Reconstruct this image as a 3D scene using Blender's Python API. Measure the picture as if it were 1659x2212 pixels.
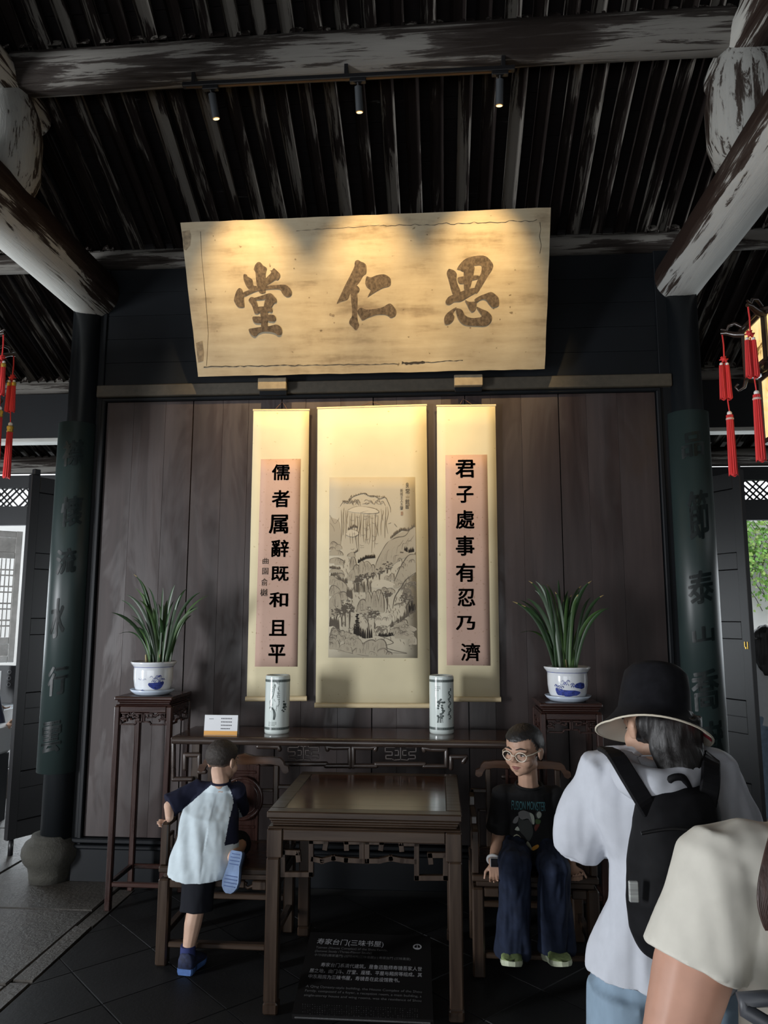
import bpy, bmesh, math, random
from mathutils import Vector, Matrix, noise
from mathutils.geometry import tessellate_polygon
S = bpy.context.scene
COL = S.collection
for _o in list(bpy.data.objects):
    bpy.data.objects.remove(_o)
V = Vector
PI = math.pi

# ------------------------------------------------------------------ camera
FPX, CX, CY, CAMH = 1600.0, 829.5, 1106.0, 1.72
_up = V((854 - CX, -10240 - CY, FPX)).normalized()
_xl = V((-22000.0, (FPX * FPX - (854 - CX) * 22000) / 11346.0, FPX))
_xr = -_xl.normalized()
_xr = (_xr - _up * _xr.dot(_up)).normalized()
_dp = _up.cross(_xr)
if _dp.z < 0:
    _dp = -_dp
RW = Matrix((_xr, _dp, _up))          # camera vector (right, down, forward) -> world
CAM = V((0, 0, CAMH))
cam_data = bpy.data.cameras.new('camera')
cam_data.sensor_fit = 'VERTICAL'
cam_data.sensor_height = 36.0
cam_data.lens = FPX * 36.0 / 2212.0
cam_data.clip_start = 0.05
cam = bpy.data.objects.new('camera', cam_data)
COL.objects.link(cam)
_m = Matrix((RW @ V((1, 0, 0)), RW @ V((0, -1, 0)), RW @ V((0, 0, -1)))).transposed().to_4x4()
_m.translation = CAM
cam.matrix_world = _m
S.camera = cam


def ray(x, y):
    return RW @ V((x - CX, y - CY, FPX))


def at(x, y, Y):
    "the point at depth Y behind photo pixel x, y"
    d = ray(x, y)
    return CAM + d * (Y / d.y)


def atz(x, y, Z):
    d = ray(x, y)
    return CAM + d * ((Z - CAMH) / d.z)


def atplane(x, y, p, n):
    d = ray(x, y)
    return CAM + d * ((p - CAM).dot(n) / d.dot(n))


# ------------------------------------------------------------------ light
S.view_settings.view_transform = 'Standard'
S.view_settings.look = 'None'
S.view_settings.gamma = 1.0
S.view_settings.use_curve_mapping = False
S.view_settings.exposure = -0.1
S.cycles.max_bounces = 6
S.cycles.diffuse_bounces = 3
S.cycles.glossy_bounces = 3
S.cycles.transmission_bounces = 2
S.cycles.caustics_reflective = False
S.cycles.caustics_refractive = False
world = bpy.data.worlds.new('overcast_sky')
S.world = world
world.use_nodes = True
_bg = world.node_tree.nodes['Background']
_bg.inputs[0].default_value = (0.93, 0.96, 1.0, 1)
_bg.inputs[1].default_value = 2.0


def area_light(name, loc, aim, sx, sy, power, color):
    d = bpy.data.lights.new(name, 'AREA')
    d.shape = 'RECTANGLE'
    d.size, d.size_y = sx, sy
    d.energy = power
    d.color = color
    o = bpy.data.objects.new(name, d)
    COL.objects.link(o)
    o.location = loc
    o.rotation_euler = (V(aim) - V(loc)).to_track_quat('-Z', 'Y').to_euler()
    return o


# daylight of the open court front: the doorways behind and to the left of the photographer
area_light('daylight_front_doorway', (-1.2, -2.3, 1.45), (-0.4, 5.0, 1.2), 4.6, 2.0, 30, (0.95, 0.97, 1.0))
area_light('daylight_left_doorway', (-6.9, -0.5, 1.4), (0.0, 4.8, 1.7), 0.9, 2.3, 560, (0.93, 0.96, 1.0))
# and of the rear passages
area_light('daylight_rear_left', (-5.0, 7.45, 1.35), (-3.6, 3.0, 2.2), 2.6, 2.3, 135, (0.86, 0.94, 1.0))
area_light('daylight_rear_right', (3.7, 7.45, 1.35), (2.6, 3.0, 2.2), 2.2, 2.3, 65, (0.86, 0.94, 1.0))

# added fill lamps at both ends, brightening the figures in the rear passage
area_light('fill_passage_right', (5.9, 6.75, 1.4), (2.6, 6.7, 1.3), 1.1, 2.3, 34, (0.88, 0.95, 1.0))
area_light('fill_passage_left', (-6.9, 6.75, 1.4), (-3.6, 6.5, 1.2), 1.1, 2.3, 20, (0.88, 0.95, 1.0))

# ------------------------------------------------------------------ materials
MATS = {}


def _nt(name):
    m = bpy.data.materials.new(name)
    m.use_nodes = True
    nt = m.node_tree
    return m, nt, nt.nodes['Principled BSDF']


def _coords(nt, scale, kind='Object', rnd=True):
    tc = nt.nodes.new('ShaderNodeTexCoord')
    mp = nt.nodes.new('ShaderNodeMapping')
    mp.inputs['Scale'].default_value = scale
    nt.links.new(tc.outputs[kind], mp.inputs['Vector'])
    if rnd:
        oi = nt.nodes.new('ShaderNodeObjectInfo')
        ml = nt.nodes.new('ShaderNodeMath')
        ml.operation = 'MULTIPLY'
        ml.inputs[1].default_value = 37.0
        nt.links.new(oi.outputs['Random'], ml.inputs[0])
        nt.links.new(ml.outputs[0], mp.inputs['Location'])
    return mp


def _noise(nt, mp, scale, detail=4, rough=0.6, dist=0.0):
    n = nt.nodes.new('ShaderNodeTexNoise')
    n.inputs['Scale'].default_value = scale
    n.inputs['Detail'].default_value = detail
    n.inputs['Roughness'].default_value = rough
    n.inputs['Distortion'].default_value = dist
    nt.links.new(mp.outputs[0], n.inputs['Vector'])
    return n


def _ramp(nt, src, stops):
    r = nt.nodes.new('ShaderNodeValToRGB')
    e = r.color_ramp.elements
    while len(e) < len(stops):
        e.new(0.5)
    for k, (p, c) in enumerate(stops):
        e[k].position = p
        e[k].color = (c, c, c, 1) if isinstance(c, (int, float)) else (*c, 1)
    nt.links.new(src, r.inputs[0])
    return r


def _bump(nt, src, bs, strength, dist=0.01):
    b = nt.nodes.new('ShaderNodeBump')
    b.inputs['Strength'].default_value = strength
    b.inputs['Distance'].default_value = dist
    nt.links.new(src, b.inputs['Height'])
    nt.links.new(b.outputs[0], bs.inputs['Normal'])


def plain(name, col, rough=0.5, metal=0.0, spec=0.5, vary=0.0, scale=(30, 30, 30), bump=0.0, emit=None, estr=0.0,
          coat=0.0, trans=0.0, sss=0.0):
    if name in MATS:
        return MATS[name]
    m, nt, bs = _nt(name)
    bs.inputs['Base Color'].default_value = (*col, 1)
    bs.inputs['Roughness'].default_value = rough
    bs.inputs['Metallic'].default_value = metal
    bs.inputs['Specular IOR Level'].default_value = spec
    bs.inputs['Coat Weight'].default_value = coat
    bs.inputs['Coat Roughness'].default_value = 0.12
    bs.inputs['Transmission Weight'].default_value = trans
    if emit:
        bs.inputs['Emission Color'].default_value = (*emit, 1)
        bs.inputs['Emission Strength'].default_value = estr
    if sss:
        bs.inputs['Subsurface Weight'].default_value = sss
        bs.inputs['Subsurface Radius'].default_value = (0.02, 0.008, 0.004)
        bs.inputs['Subsurface Scale'].default_value = 0.4
    if vary or bump:
        mp = _coords(nt, scale)
        n = _noise(nt, mp, 1.0, 4, 0.6)
        if vary:
            lo = tuple(max(0, c * (1 - vary)) for c in col)
            hi = tuple(min(1, c * (1 + vary)) for c in col)
            r = _ramp(nt, n.outputs[0], [(0.3, lo), (0.7, hi)])
            nt.links.new(r.outputs[0], bs.inputs['Base Color'])
        if bump:
            _bump(nt, n.outputs[0], bs, bump)
    MATS[name] = m
    return m


def weathered(name, axis, dark, mid, pale, cover=0.5, grain=3.0, rough=0.85, bias=None):
    "old timber with flaking pale paint; axis is the long direction of the piece"
    if name in MATS:
        return MATS[name]
    m, nt, bs = _nt(name)
    sc = [26.0, 26.0, 26.0]
    sc[axis] = grain
    mp = _coords(nt, sc)
    n1 = _noise(nt, mp, 1.0, 8, 0.68, 0.6)
    sc2 = [5.0, 5.0, 5.0]
    sc2[axis] = 1.1
    mp2 = _coords(nt, sc2)
    n2 = _noise(nt, mp2, 1.0, 3, 0.5, 0.2)
    ad = nt.nodes.new('ShaderNodeMath')
    ad.operation = 'MULTIPLY_ADD'
    ad.inputs[1].default_value = 0.55
    nt.links.new(n1.outputs[0], ad.inputs[0])
    ml = nt.nodes.new('ShaderNodeMath')
    ml.operation = 'MULTIPLY'
    ml.inputs[1].default_value = 0.45
    nt.links.new(n2.outputs[0], ml.inputs[0])
    nt.links.new(ml.outputs[0], ad.inputs[2])
    c = 0.5 + (0.5 - cover) * 0.35
    src = ad.outputs[0]
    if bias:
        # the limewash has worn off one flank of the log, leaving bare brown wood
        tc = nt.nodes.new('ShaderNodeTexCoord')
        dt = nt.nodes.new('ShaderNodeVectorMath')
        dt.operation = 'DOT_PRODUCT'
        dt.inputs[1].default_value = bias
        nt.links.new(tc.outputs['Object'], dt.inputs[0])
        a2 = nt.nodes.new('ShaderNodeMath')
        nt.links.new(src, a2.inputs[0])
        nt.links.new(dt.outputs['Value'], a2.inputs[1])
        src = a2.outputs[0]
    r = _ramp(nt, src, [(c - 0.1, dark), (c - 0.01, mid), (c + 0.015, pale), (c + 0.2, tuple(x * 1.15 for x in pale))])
    nt.links.new(r.outputs[0], bs.inputs['Base Color'])
    bs.inputs['Roughness'].default_value = rough
    bs.inputs['Specular IOR Level'].default_value = 0.12
    _bump(nt, n1.outputs[0], bs, 0.5, 0.012)
    MATS[name] = m
    return m


def wood(name, axis, c0, c1, rough=0.35, coat=0.0, grain=1.2, fine=22.0, bump=0.05, spec=0.5):
    if name in MATS:
        return MATS[name]
    m, nt, bs = _nt(name)
    sc = [fine] * 3
    sc[axis] = grain
    mp = _coords(nt, sc)
    n = _noise(nt, mp, 1.0, 6, 0.62, 0.5)
    r = _ramp(nt, n.outputs[0], [(0.3, c0), (0.7, c1)])
    nt.links.new(r.outputs[0], bs.inputs['Base Color'])
    r2 = _ramp(nt, n.outputs[0], [(0.3, rough * 0.8), (0.75, min(1, rough * 1.35))])
    nt.links.new(r2.outputs[0], bs.inputs['Roughness'])
    bs.inputs['Coat Weight'].default_value = coat
    bs.inputs['Coat Roughness'].default_value = 0.15
    bs.inputs['Specular IOR Level'].default_value = spec
    _bump(nt, n.outputs[0], bs, bump)
    MATS[name] = m
    return m


# ------------------------------------------------------------------ mesh building
def frame_of(d, hint=V((0, 0, 1))):
    d = d.normalized()
    if abs(d.dot(hint)) > 0.97:
        hint = V((1, 0, 0))
    a = hint.cross(d).normalized()
    return a, d.cross(a).normalized(), d


class MB:
    def __init__(s):
        s.v, s.f, s.m, s.sm = [], [], [], []

    def add(s, verts, faces, mi=0, smooth=False):
        b = len(s.v)
        s.v += [tuple(x) for x in verts]
        for f in faces:
            s.f.append(tuple(i + b for i in f))
            s.m.append(mi)
            s.sm.append(smooth)
        return s

    def box(s, lo, hi, ch=0.0, mi=0, mat=None):
        "axis-aligned box with chamfered edges; mat optional transform"
        lo, hi = V(lo), V(hi)
        lo, hi = V([min(a, b) for a, b in zip(lo, hi)]), V([max(a, b) for a, b in zip(lo, hi)])
        ch = min(ch, *[(b - a) * 0.45 for a, b in zip(lo, hi)])
        if ch <= 0:
            vs = [V((x, y, z)) for x in (lo.x, hi.x) for y in (lo.y, hi.y) for z in (lo.z, hi.z)]
            fs = [(0, 1, 3, 2), (4, 6, 7, 5), (0, 4, 5, 1), (2, 3, 7, 6), (0, 2, 6, 4), (1, 5, 7, 3)]
        else:
            c, h = (lo + hi) / 2, (hi - lo) / 2
            vs, ix = [], {}
            for sx in (-1, 1):
                for sy in (-1, 1):
                    for sz in (-1, 1):
                        for ax in range(3):
                            p = V((sx * (h.x - (ch if ax != 0 else 0)), sy * (h.y - (ch if ax != 1 else 0)), sz * (h.z - (ch if ax != 2 else 0))))
                            ix[sx, sy, sz, ax] = len(vs)
                            vs.append(c + p)
            fs = []
            for sg in (-1, 1):
                q = [(sg, -1, -1), (sg, 1, -1), (sg, 1, 1), (sg, -1, 1)]
                fs.append([ix[(*k, 0)] for k in (q if sg > 0 else q[::-1])])
                q = [(-1, sg, -1), (-1, sg, 1), (1, sg, 1), (1, sg, -1)]
                fs.append([ix[(*k, 1)] for k in (q if sg > 0 else q[::-1])])
                q = [(-1, -1, sg), (1, -1, sg), (1, 1, sg), (-1, 1, sg)]
                fs.append([ix[(*k, 2)] for k in (q if sg > 0 else q[::-1])])
            for a in range(3):
                b_, c_ = (a + 1) % 3, (a + 2) % 3
                for s1 in (-1, 1):
                    for s2 in (-1, 1):
                        def key(sa):
                            k = [0, 0, 0]
                            k[a], k[b_], k[c_] = sa, s1, s2
                            return tuple(k)
                        q = [ix[(*key(-1), b_)], ix[(*key(1), b_)], ix[(*key(1), c_)], ix[(*key(-1), c_)]]
                        fs.append(q if s1 * s2 < 0 else q[::-1])
            for sx in (-1, 1):
                for sy in (-1, 1):
                    for sz in (-1, 1):
                        q = [ix[sx, sy, sz, 0], ix[sx, sy, sz, 1], ix[sx, sy, sz, 2]]
                        fs.append(q if sx * sy * sz > 0 else q[::-1])
        if mat:
            vs = [mat @ p for p in vs]
        return s.add(vs, fs, mi)

    def bar(s, p, q, w, t, ch=0.0, hint=V((0, 1, 0)), ext=0.0, mi=0):
        "box along p-q: w across, t along hint"
        p, q = V(p), V(q)
        d = (q - p).normalized()
        p, q = p - d * ext, q + d * ext
        n = V(hint)
        n = (n - d * n.dot(d)).normalized()
        a = n.cross(d)
        M = Matrix((a, n, d)).transposed().to_4x4()
        M.translation = (p + q) / 2
        L = (q - p).length / 2
        return s.box((-w / 2, -t / 2, -L), (w / 2, t / 2, L), ch, mi, M)

    def path_bars(s, pts, w, t, ch=0.0, hint=V((0, 1, 0)), mi=0):
        for a, b in zip(pts, pts[1:]):
            if (V(b) - V(a)).length > 1e-5:
                s.bar(a, b, w, t, ch, hint, w * 0.5 - 0.0006, mi)
        return s

    def tube(s, pts, r, n=8, mi=0, closed=False, caps=True, smooth=True):
        pts = [V(p) for p in pts]
        k = len(pts)
        rs = r if isinstance(r, (list, tuple)) else [r] * k
        d0 = (pts[1] - pts[0]).normalized()
        a, b, _ = frame_of(d0)
        rings = []
        for i in range(k):
            if closed:
                d = pts[(i + 1) % k] - pts[i - 1]
            else:
                d = pts[min(i + 1, k - 1)] - pts[max(i - 1, 0)]
            d = d.normalized() if d.length > 1e-9 else d0
            a = (a - d * a.dot(d))
            a = a.normalized() if a.length > 1e-6 else frame_of(d)[0]
            b = d.cross(a)
            rings.append([pts[i] + (a * math.cos(t) + b * math.sin(t)) * rs[i] for t in [2 * PI * j / n for j in range(n)]])
        vs = [p for rg in rings for p in rg]
        fs = []
        for i in range(k if closed else k - 1):
            i2 = (i + 1) % k
            for j in range(n):
                fs.append((i * n + j, i * n + (j + 1) % n, i2 * n + (j + 1) % n, i2 * n + j))
        s.add(vs, fs, mi, smooth)
        if caps and not closed:
            s.add(rings[0], [tuple(range(n))[::-1]], mi)
            s.add(rings[-1], [tuple(range(n))], mi)
        return s

    def lathe(s, prof, n=24, c=V((0, 0, 0)), mi=0, smooth=True, axis=None, a0=0.0, a1=2 * PI, caps=False):
        "profile of (radius, height); turned about z (or axis)"
        M = Matrix.Identity(3)
        if axis is not None:
            a, b, d = frame_of(V(axis))
            M = Matrix((a, b, d)).transposed()
        full = abs(a1 - a0 - 2 * PI) < 1e-6
        m = n if full else n + 1
        vs = []
        for r, h in prof:
            for j in range(m):
                t = a0 + (a1 - a0) * j / n
                vs.append(V(c) + M @ V((r * math.cos(t), r * math.sin(t), h)))
        fs = []
        for i in range(len(prof) - 1):
            for j in range(n):
                j2 = (j + 1) % m
                fs.append((i * m + j, i * m + j2, (i + 1) * m + j2, (i + 1) * m + j))
        if caps:
            fs.append(tuple(range(m))[::-1])
            fs.append(tuple((len(prof) - 1) * m + j for j in range(m)))
        return s.add(vs, fs, mi, smooth)

    def ball(s, c, r, n=12, m=8, mi=0, M=None, smooth=True):
        c = V(c)
        r = V((r, r, r)) if isinstance(r, (int, float)) else V(r)
        vs = []
        for i in range(m + 1):
            ph = PI * i / m
            for j in range(n):
                t = 2 * PI * j / n
                p = V((r.x * math.sin(ph) * math.cos(t), r.y * math.sin(ph) * math.sin(t), r.z * math.cos(ph)))
                vs.append(c + (M @ p if M else p))
        fs = []
        for i in range(m):
            for j in range(n):
                fs.append((i * n + j, (i + 1) * n + j, (i + 1) * n + (j + 1) % n, i * n + (j + 1) % n))
        return s.add(vs, fs, mi, smooth)

    def capsule(s, p, q, r0, r1=None, n=12):
        "tapered capsule, closed"
        r1 = r0 if r1 is None else r1
        p, q = V(p), V(q)
        d = q - p
        L = d.length
        if L < 1e-6:
            return s.ball(p, max(r0, r1), n, 8)
        d.normalize()
        pts, rs = [], []
        for t in (0.995, 0.86, 0.6, 0.3):
            pts.append(p - d * r0 * t)
            rs.append(r0 * math.sqrt(1 - t * t))
        pts += [p, q]
        rs += [r0, r1]
        for t in (0.3, 0.6, 0.86, 0.995):
            pts.append(q + d * r1 * t)
            rs.append(r1 * math.sqrt(1 - t * t))
        return s.tube(pts, rs, n)

    def loft(s, secs, n=20, mi=0, caps=True, smooth=True):
        "secs: (centre, x axis, y axis) ellipses"
        vs = []
        for c, a, b in secs:
            for j in range(n):
                t = 2 * PI * j / n
                vs.append(V(c) + V(a) * math.cos(t) + V(b) * math.sin(t))
        fs = []
        for i in range(len(secs) - 1):
            for j in range(n):
                fs.append((i * n + j, i * n + (j + 1) % n, (i + 1) * n + (j + 1) % n, (i + 1) * n + j))
        s.add(vs, fs, mi, smooth)
        if caps:
            b = len(s.v) - len(vs)
            s.f.append(tuple(b + j for j in range(n))[::-1]); s.m.append(mi); s.sm.append(False)
            s.f.append(tuple(b + (len(secs) - 1) * n + j for j in range(n))); s.m.append(mi); s.sm.append(False)
        return s

    def prism(s, poly, d, mi=0):
        "polygon of 3D points pushed along d"
        d = V(d)
        k = len(poly)
        vs = [V(p) for p in poly] + [V(p) + d for p in poly]
        fs = [tuple(range(k)), tuple(range(2 * k - 1, k - 1, -1))]
        fs += [(i, i + k, (i + 1) % k + k, (i + 1) % k) for i in range(k)]
        return s.add(vs, fs, mi)

    def poly(s, pts, mi=0):
        return s.add(pts, [tuple(range(len(pts)))], mi)

    def mesh(s, name, mats):
        me = bpy.data.meshes.new(name)
        me.from_pydata(s.v, [], s.f)
        for m in (mats if isinstance(mats, (list, tuple)) else [mats]):
            me.materials.append(m)
        me.polygons.foreach_set('material_index', s.m)
        me.polygons.foreach_set('use_smooth', s.sm)
        me.update()
        bm = bmesh.new()
        bm.from_mesh(me)
        bmesh.ops.recalc_face_normals(bm, faces=bm.faces)
        bm.to_mesh(me)
        bm.free()
        return me

    def build(s, name, mats, parent=None, loc=None, rot=None):
        return link(name, s.mesh(name, mats), parent, loc, rot)


def link(name, me, parent=None, loc=None, rot=None):
    o = bpy.data.objects.new(name, me)
    COL.objects.link(o)
    if parent:
        o.parent = parent
    if loc is not None:
        o.location = loc
    if rot is not None:
        o.rotation_euler = rot
    return o


def thing(name, label, cat, loc=(0, 0, 0), rz=0.0, group=None):
    o = bpy.data.objects.new(name, None)
    COL.objects.link(o)
    o.empty_display_size = 0.1
    o.location = loc
    o.rotation_euler = (0, 0, rz)
    return tag(o, label, cat, group)


def tag(o, label=None, cat=None, group=None, kind=None):
    for k, v in (('label', label), ('category', cat), ('group', group), ('kind', kind)):
        if v:
            o[k] = v
    return o


def struct(name, mb, mats, label=None):
    o = mb.build(name, mats)
    o['kind'] = 'structure'
    if label:
        o['label'] = label
    return o


def copy_tree(o, parent=None):
    c = o.copy()
    COL.objects.link(c)
    c.parent = parent
    for ch in list(o.children):
        copy_tree(ch, c)
    return c


def spline(pts, n=6, closed=False):
    "Catmull-Rom through points"
    pts = [V(p) for p in pts]
    k = len(pts)
    out = []
    for i in range(k if closed else k - 1):
        g = (lambda j: pts[j % k]) if closed else (lambda j: pts[max(0, min(k - 1, j))])
        p0, p1, p2, p3 = g(i - 1), g(i), g(i + 1), g(i + 2)
        for j in range(n):
            t = j / n
            out.append(0.5 * ((2 * p1) + (p2 - p0) * t + (2 * p0 - 5 * p1 + 4 * p2 - p3) * t * t + (3 * p1 - p0 - 3 * p2 + p3) * t ** 3))
    if not closed:
        out.append(pts[-1])
    return out


def glyphs(text, size=1.0, bold=0.0, extrude=0.0, res=3):
    "flat mesh of a line of lettering, centred on x and y, as verts and faces"
    c = bpy.data.curves.new('lettering', 'FONT')
    c.body = text
    c.size = size
    c.offset = bold
    c.extrude = extrude
    c.resolution_u = res
    c.align_x = 'CENTER'
    c.align_y = 'CENTER'
    o = bpy.data.objects.new('lettering', c)
    COL.objects.link(o)
    bpy.context.view_layer.update()
    dg = bpy.context.evaluated_depsgraph_get()
    me = bpy.data.meshes.new_from_object(o.evaluated_get(dg))
    vs = [v.co.copy() for v in me.vertices]
    fs = [tuple(p.vertices) for p in me.polygons]
    bpy.data.objects.remove(o)
    bpy.data.curves.remove(c)
    bpy.data.meshes.remove(me)
    if vs:
        lo = V((min(v.x for v in vs), min(v.y for v in vs), 0))
        hi = V((max(v.x for v in vs), max(v.y for v in vs), 0))
        mid = (lo + hi) / 2
        return [v - mid for v in vs], fs, hi - lo
    return [], [], V((0, 0, 0))


def fine_tris(vs, fs, maxlen):
    "split lettering into small triangles so that it can be bent"
    vs = [V(v) for v in vs]
    todo = []
    for f in fs:
        todo += [(f[0], f[i], f[i + 1]) for i in range(1, len(f) - 1)]
    out, mids = [], {}
    while todo:
        a, b, c = todo.pop()
        L = [((vs[a] - vs[b]).length, a, b, c), ((vs[b] - vs[c]).length, b, c, a), ((vs[c] - vs[a]).length, c, a, b)]
        l, i, j, k = max(L)
        if l < maxlen:
            out.append((a, b, c))
            continue
        key = (min(i, j), max(i, j))
        if key not in mids:
            mids[key] = len(vs)
            vs.append((vs[i] + vs[j]) / 2)
        m = mids[key]
        todo += [(i, m, k), (m, j, k)]
    return vs, out


def put_glyphs(mb, text, c, right, up, w, h, bold=0.0, mi=0, fit=True):
    "lettering fitted to a w x h box centred at c on the plane of right / up"
    vs, fs, ext = glyphs(text, 1.0, 0.0)
    if not vs:
        return
    sx = w / ext.x if ext.x > 1e-6 else 1
    sy = h / ext.y if ext.y > 1e-6 else 1
    if not fit:
        sx = sy = min(sx, sy)
    for k in range(9 if bold > 0 else 1):
        # heavier brush weight: the same strokes laid again a little to every side
        o = V((0, 0)) if k == 0 else V((math.cos(k * PI / 4), math.sin(k * PI / 4))) * bold
        kx, ky = sx * (1 - 2 * bold / max(ext.x, 0.3)), sy * (1 - 2 * bold / max(ext.y, 0.3))
        mb.add([V(c) + V(right) * (v.x * kx + o.x * sx) + V(up) * (v.y * ky + o.y * sy) for v in vs], fs, mi)
# ------------------------------------------------------------------ shared materials
WY = 5.0                                     # front face of the screen wall
M_BEAMY = weathered('weathered_timber_y', 1, (0.022, 0.013, 0.010), (0.05, 0.038, 0.032), (0.42, 0.42, 0.39), 0.5, 2.0)
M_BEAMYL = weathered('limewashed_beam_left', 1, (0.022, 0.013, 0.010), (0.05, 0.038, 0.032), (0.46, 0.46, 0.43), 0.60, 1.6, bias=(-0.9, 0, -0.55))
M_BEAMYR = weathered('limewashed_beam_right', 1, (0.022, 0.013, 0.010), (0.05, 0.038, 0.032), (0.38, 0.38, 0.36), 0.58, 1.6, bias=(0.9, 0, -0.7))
M_BEAMX = weathered('weathered_timber_x', 0, (0.016, 0.012, 0.010), (0.04, 0.034, 0.030), (0.16, 0.152, 0.138), 0.5, 1.6)
M_RAFT = weathered('weathered_rafter', 1, (0.014, 0.010, 0.009), (0.022, 0.017, 0.015), (0.165, 0.153, 0.135), 0.40, 1.8)
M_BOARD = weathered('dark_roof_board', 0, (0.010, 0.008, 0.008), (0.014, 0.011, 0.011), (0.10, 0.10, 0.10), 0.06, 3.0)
M_NAVY = plain('blue_black_paint', (0.0045, 0.0058, 0.0075), 0.5, vary=0.25, scale=(2, 2, 1.2), bump=0.03, spec=0.22)
M_COLUMN = plain('blue_black_lacquer', (0.008, 0.010, 0.012), 0.36, vary=0.2, scale=(3, 3, 0.8), bump=0.03)
M_PLANK = wood('brown_black_plank', 2, (0.022, 0.0145, 0.0135), (0.044, 0.030, 0.028), 0.40, grain=0.8, fine=12, bump=0.06)
def smudge(m):
    "hand-wiped dull and shiny patches on the boards"
    nt = m.node_tree
    bs = nt.nodes['Principled BSDF']
    mp = _coords(nt, (2.6, 2.6, 0.8), 'Object')
    n = _noise(nt, mp, 1.0, 5, 0.65, 0.8)
    r = _ramp(nt, n.outputs[0], [(0.36, 0.30), (0.48, 0.42), (0.56, 0.62)])
    nt.links.new(r.outputs[0], bs.inputs['Roughness'])


smudge(M_PLANK)
M_ROSE = wood('rosewood', 2, (0.016, 0.006, 0.005), (0.042, 0.016, 0.011), 0.28, coat=0.25, grain=2.0, fine=30)
M_ROSEX = wood('rosewood_x', 0, (0.016, 0.006, 0.005), (0.042, 0.016, 0.011), 0.28, coat=0.25, grain=2.0, fine=30)
M_TEAK = wood('worn_brown_wood', 2, (0.017, 0.009, 0.0055), (0.045, 0.026, 0.014), 0.36, coat=0.15, grain=2.0, fine=30)
M_TEAKX = wood('worn_brown_wood_x', 0, (0.017, 0.009, 0.0055), (0.045, 0.026, 0.014), 0.36, coat=0.15, grain=2.0, fine=30)
M_TOP = wood('polished_table_top', 0, (0.034, 0.012, 0.006), (0.080, 0.030, 0.012), 0.16, coat=0.3, grain=0.8, fine=16, bump=0.02)
M_BLACK = plain('black_metal', (0.012, 0.012, 0.013), 0.4, 0.3)
M_INK = plain('black_ink', (0.016, 0.013, 0.010), 0.75, spec=0.2)


def stone_mat(name, c, rough, bump, spec=0.5):
    m, nt, bs = _nt(name)
    mp = _coords(nt, (1, 1, 1), 'Object')
    n1 = _noise(nt, mp, 38.0, 8, 0.7)
    n2 = _noise(nt, mp, 3.0, 3, 0.5)
    r = _ramp(nt, n2.outputs[0], [(0.3, tuple(x * 0.7 for x in c)), (0.7, tuple(x * 1.25 for x in c))])
    nt.links.new(r.outputs[0], bs.inputs['Base Color'])
    bs.inputs['Roughness'].default_value = rough
    bs.inputs['Specular IOR Level'].default_value = spec
    ad = nt.nodes.new('ShaderNodeMath')
    ad.operation = 'ADD'
    nt.links.new(n1.outputs[0], ad.inputs[0])
    nt.links.new(n2.outputs[0], ad.inputs[1])
    _bump(nt, ad.outputs[0], bs, bump, 0.02)
    MATS[name] = m
    return m


M_SLAB = stone_mat('worn_stone_slab', (0.060, 0.053, 0.044), 0.38, 0.75)
M_TILE = stone_mat('grey_floor_tile', (0.012, 0.0125, 0.013), 0.5, 0.15, 0.22)
M_GROUT = plain('dark_joint', (0.008, 0.008, 0.008), 0.9)
M_BASE = stone_mat('carved_base_stone', (0.050, 0.048, 0.038), 0.8, 0.6)

# ------------------------------------------------------------------ floor
floor = struct('floor', MB().box((-7.2, -2.6, -0.2), (6.2, 8.0, -0.022)), M_GROUT, 'dark stone and tile floor of the hall')


def clip_rect(poly, x0, x1, y0, y1):
    for ax, lim, sg in ((0, x0, 1), (0, x1, -1), (1, y0, 1), (1, y1, -1)):
        out = []
        for i in range(len(poly)):
            a, b = poly[i - 1], poly[i]
            da, db = (a[ax] - lim) * sg, (b[ax] - lim) * sg
            if da * db < 0:
                t = da / (da - db)
                out.append((a[0] + (b[0] - a[0]) * t, a[1] + (b[1] - a[1]) * t))
            if db >= 0:
                out.append(b)
        poly = out
        if len(poly) < 3:
            return []
    return poly


def floor_piece(name, poly, z, th, mat, tilt=0.0):
    c = V((sum(p[0] for p in poly) / len(poly), sum(p[1] for p in poly) / len(poly), 0))
    top, bot = [], []
    k = len(poly)
    for p in poly:
        d = V((p[0], p[1], 0)) - c
        top.append((d.x * 0.985, d.y * 0.985, z))
        bot.append((d.x, d.y, z - 0.007))
    mb = MB()
    vs = top + bot + [(p[0], p[1], z - th) for p in bot]
    fs = [tuple(range(k))] + [(i, i + k, (i + 1) % k + k, (i + 1) % k) for i in range(k)] + [(i + k, i + 2 * k, (i + 1) % k + 2 * k, (i + 1) % k + k) for i in range(k)]
    mb.add(vs, fs)
    return mb.build(name, mat, floor, (c.x, c.y, 0))


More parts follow.
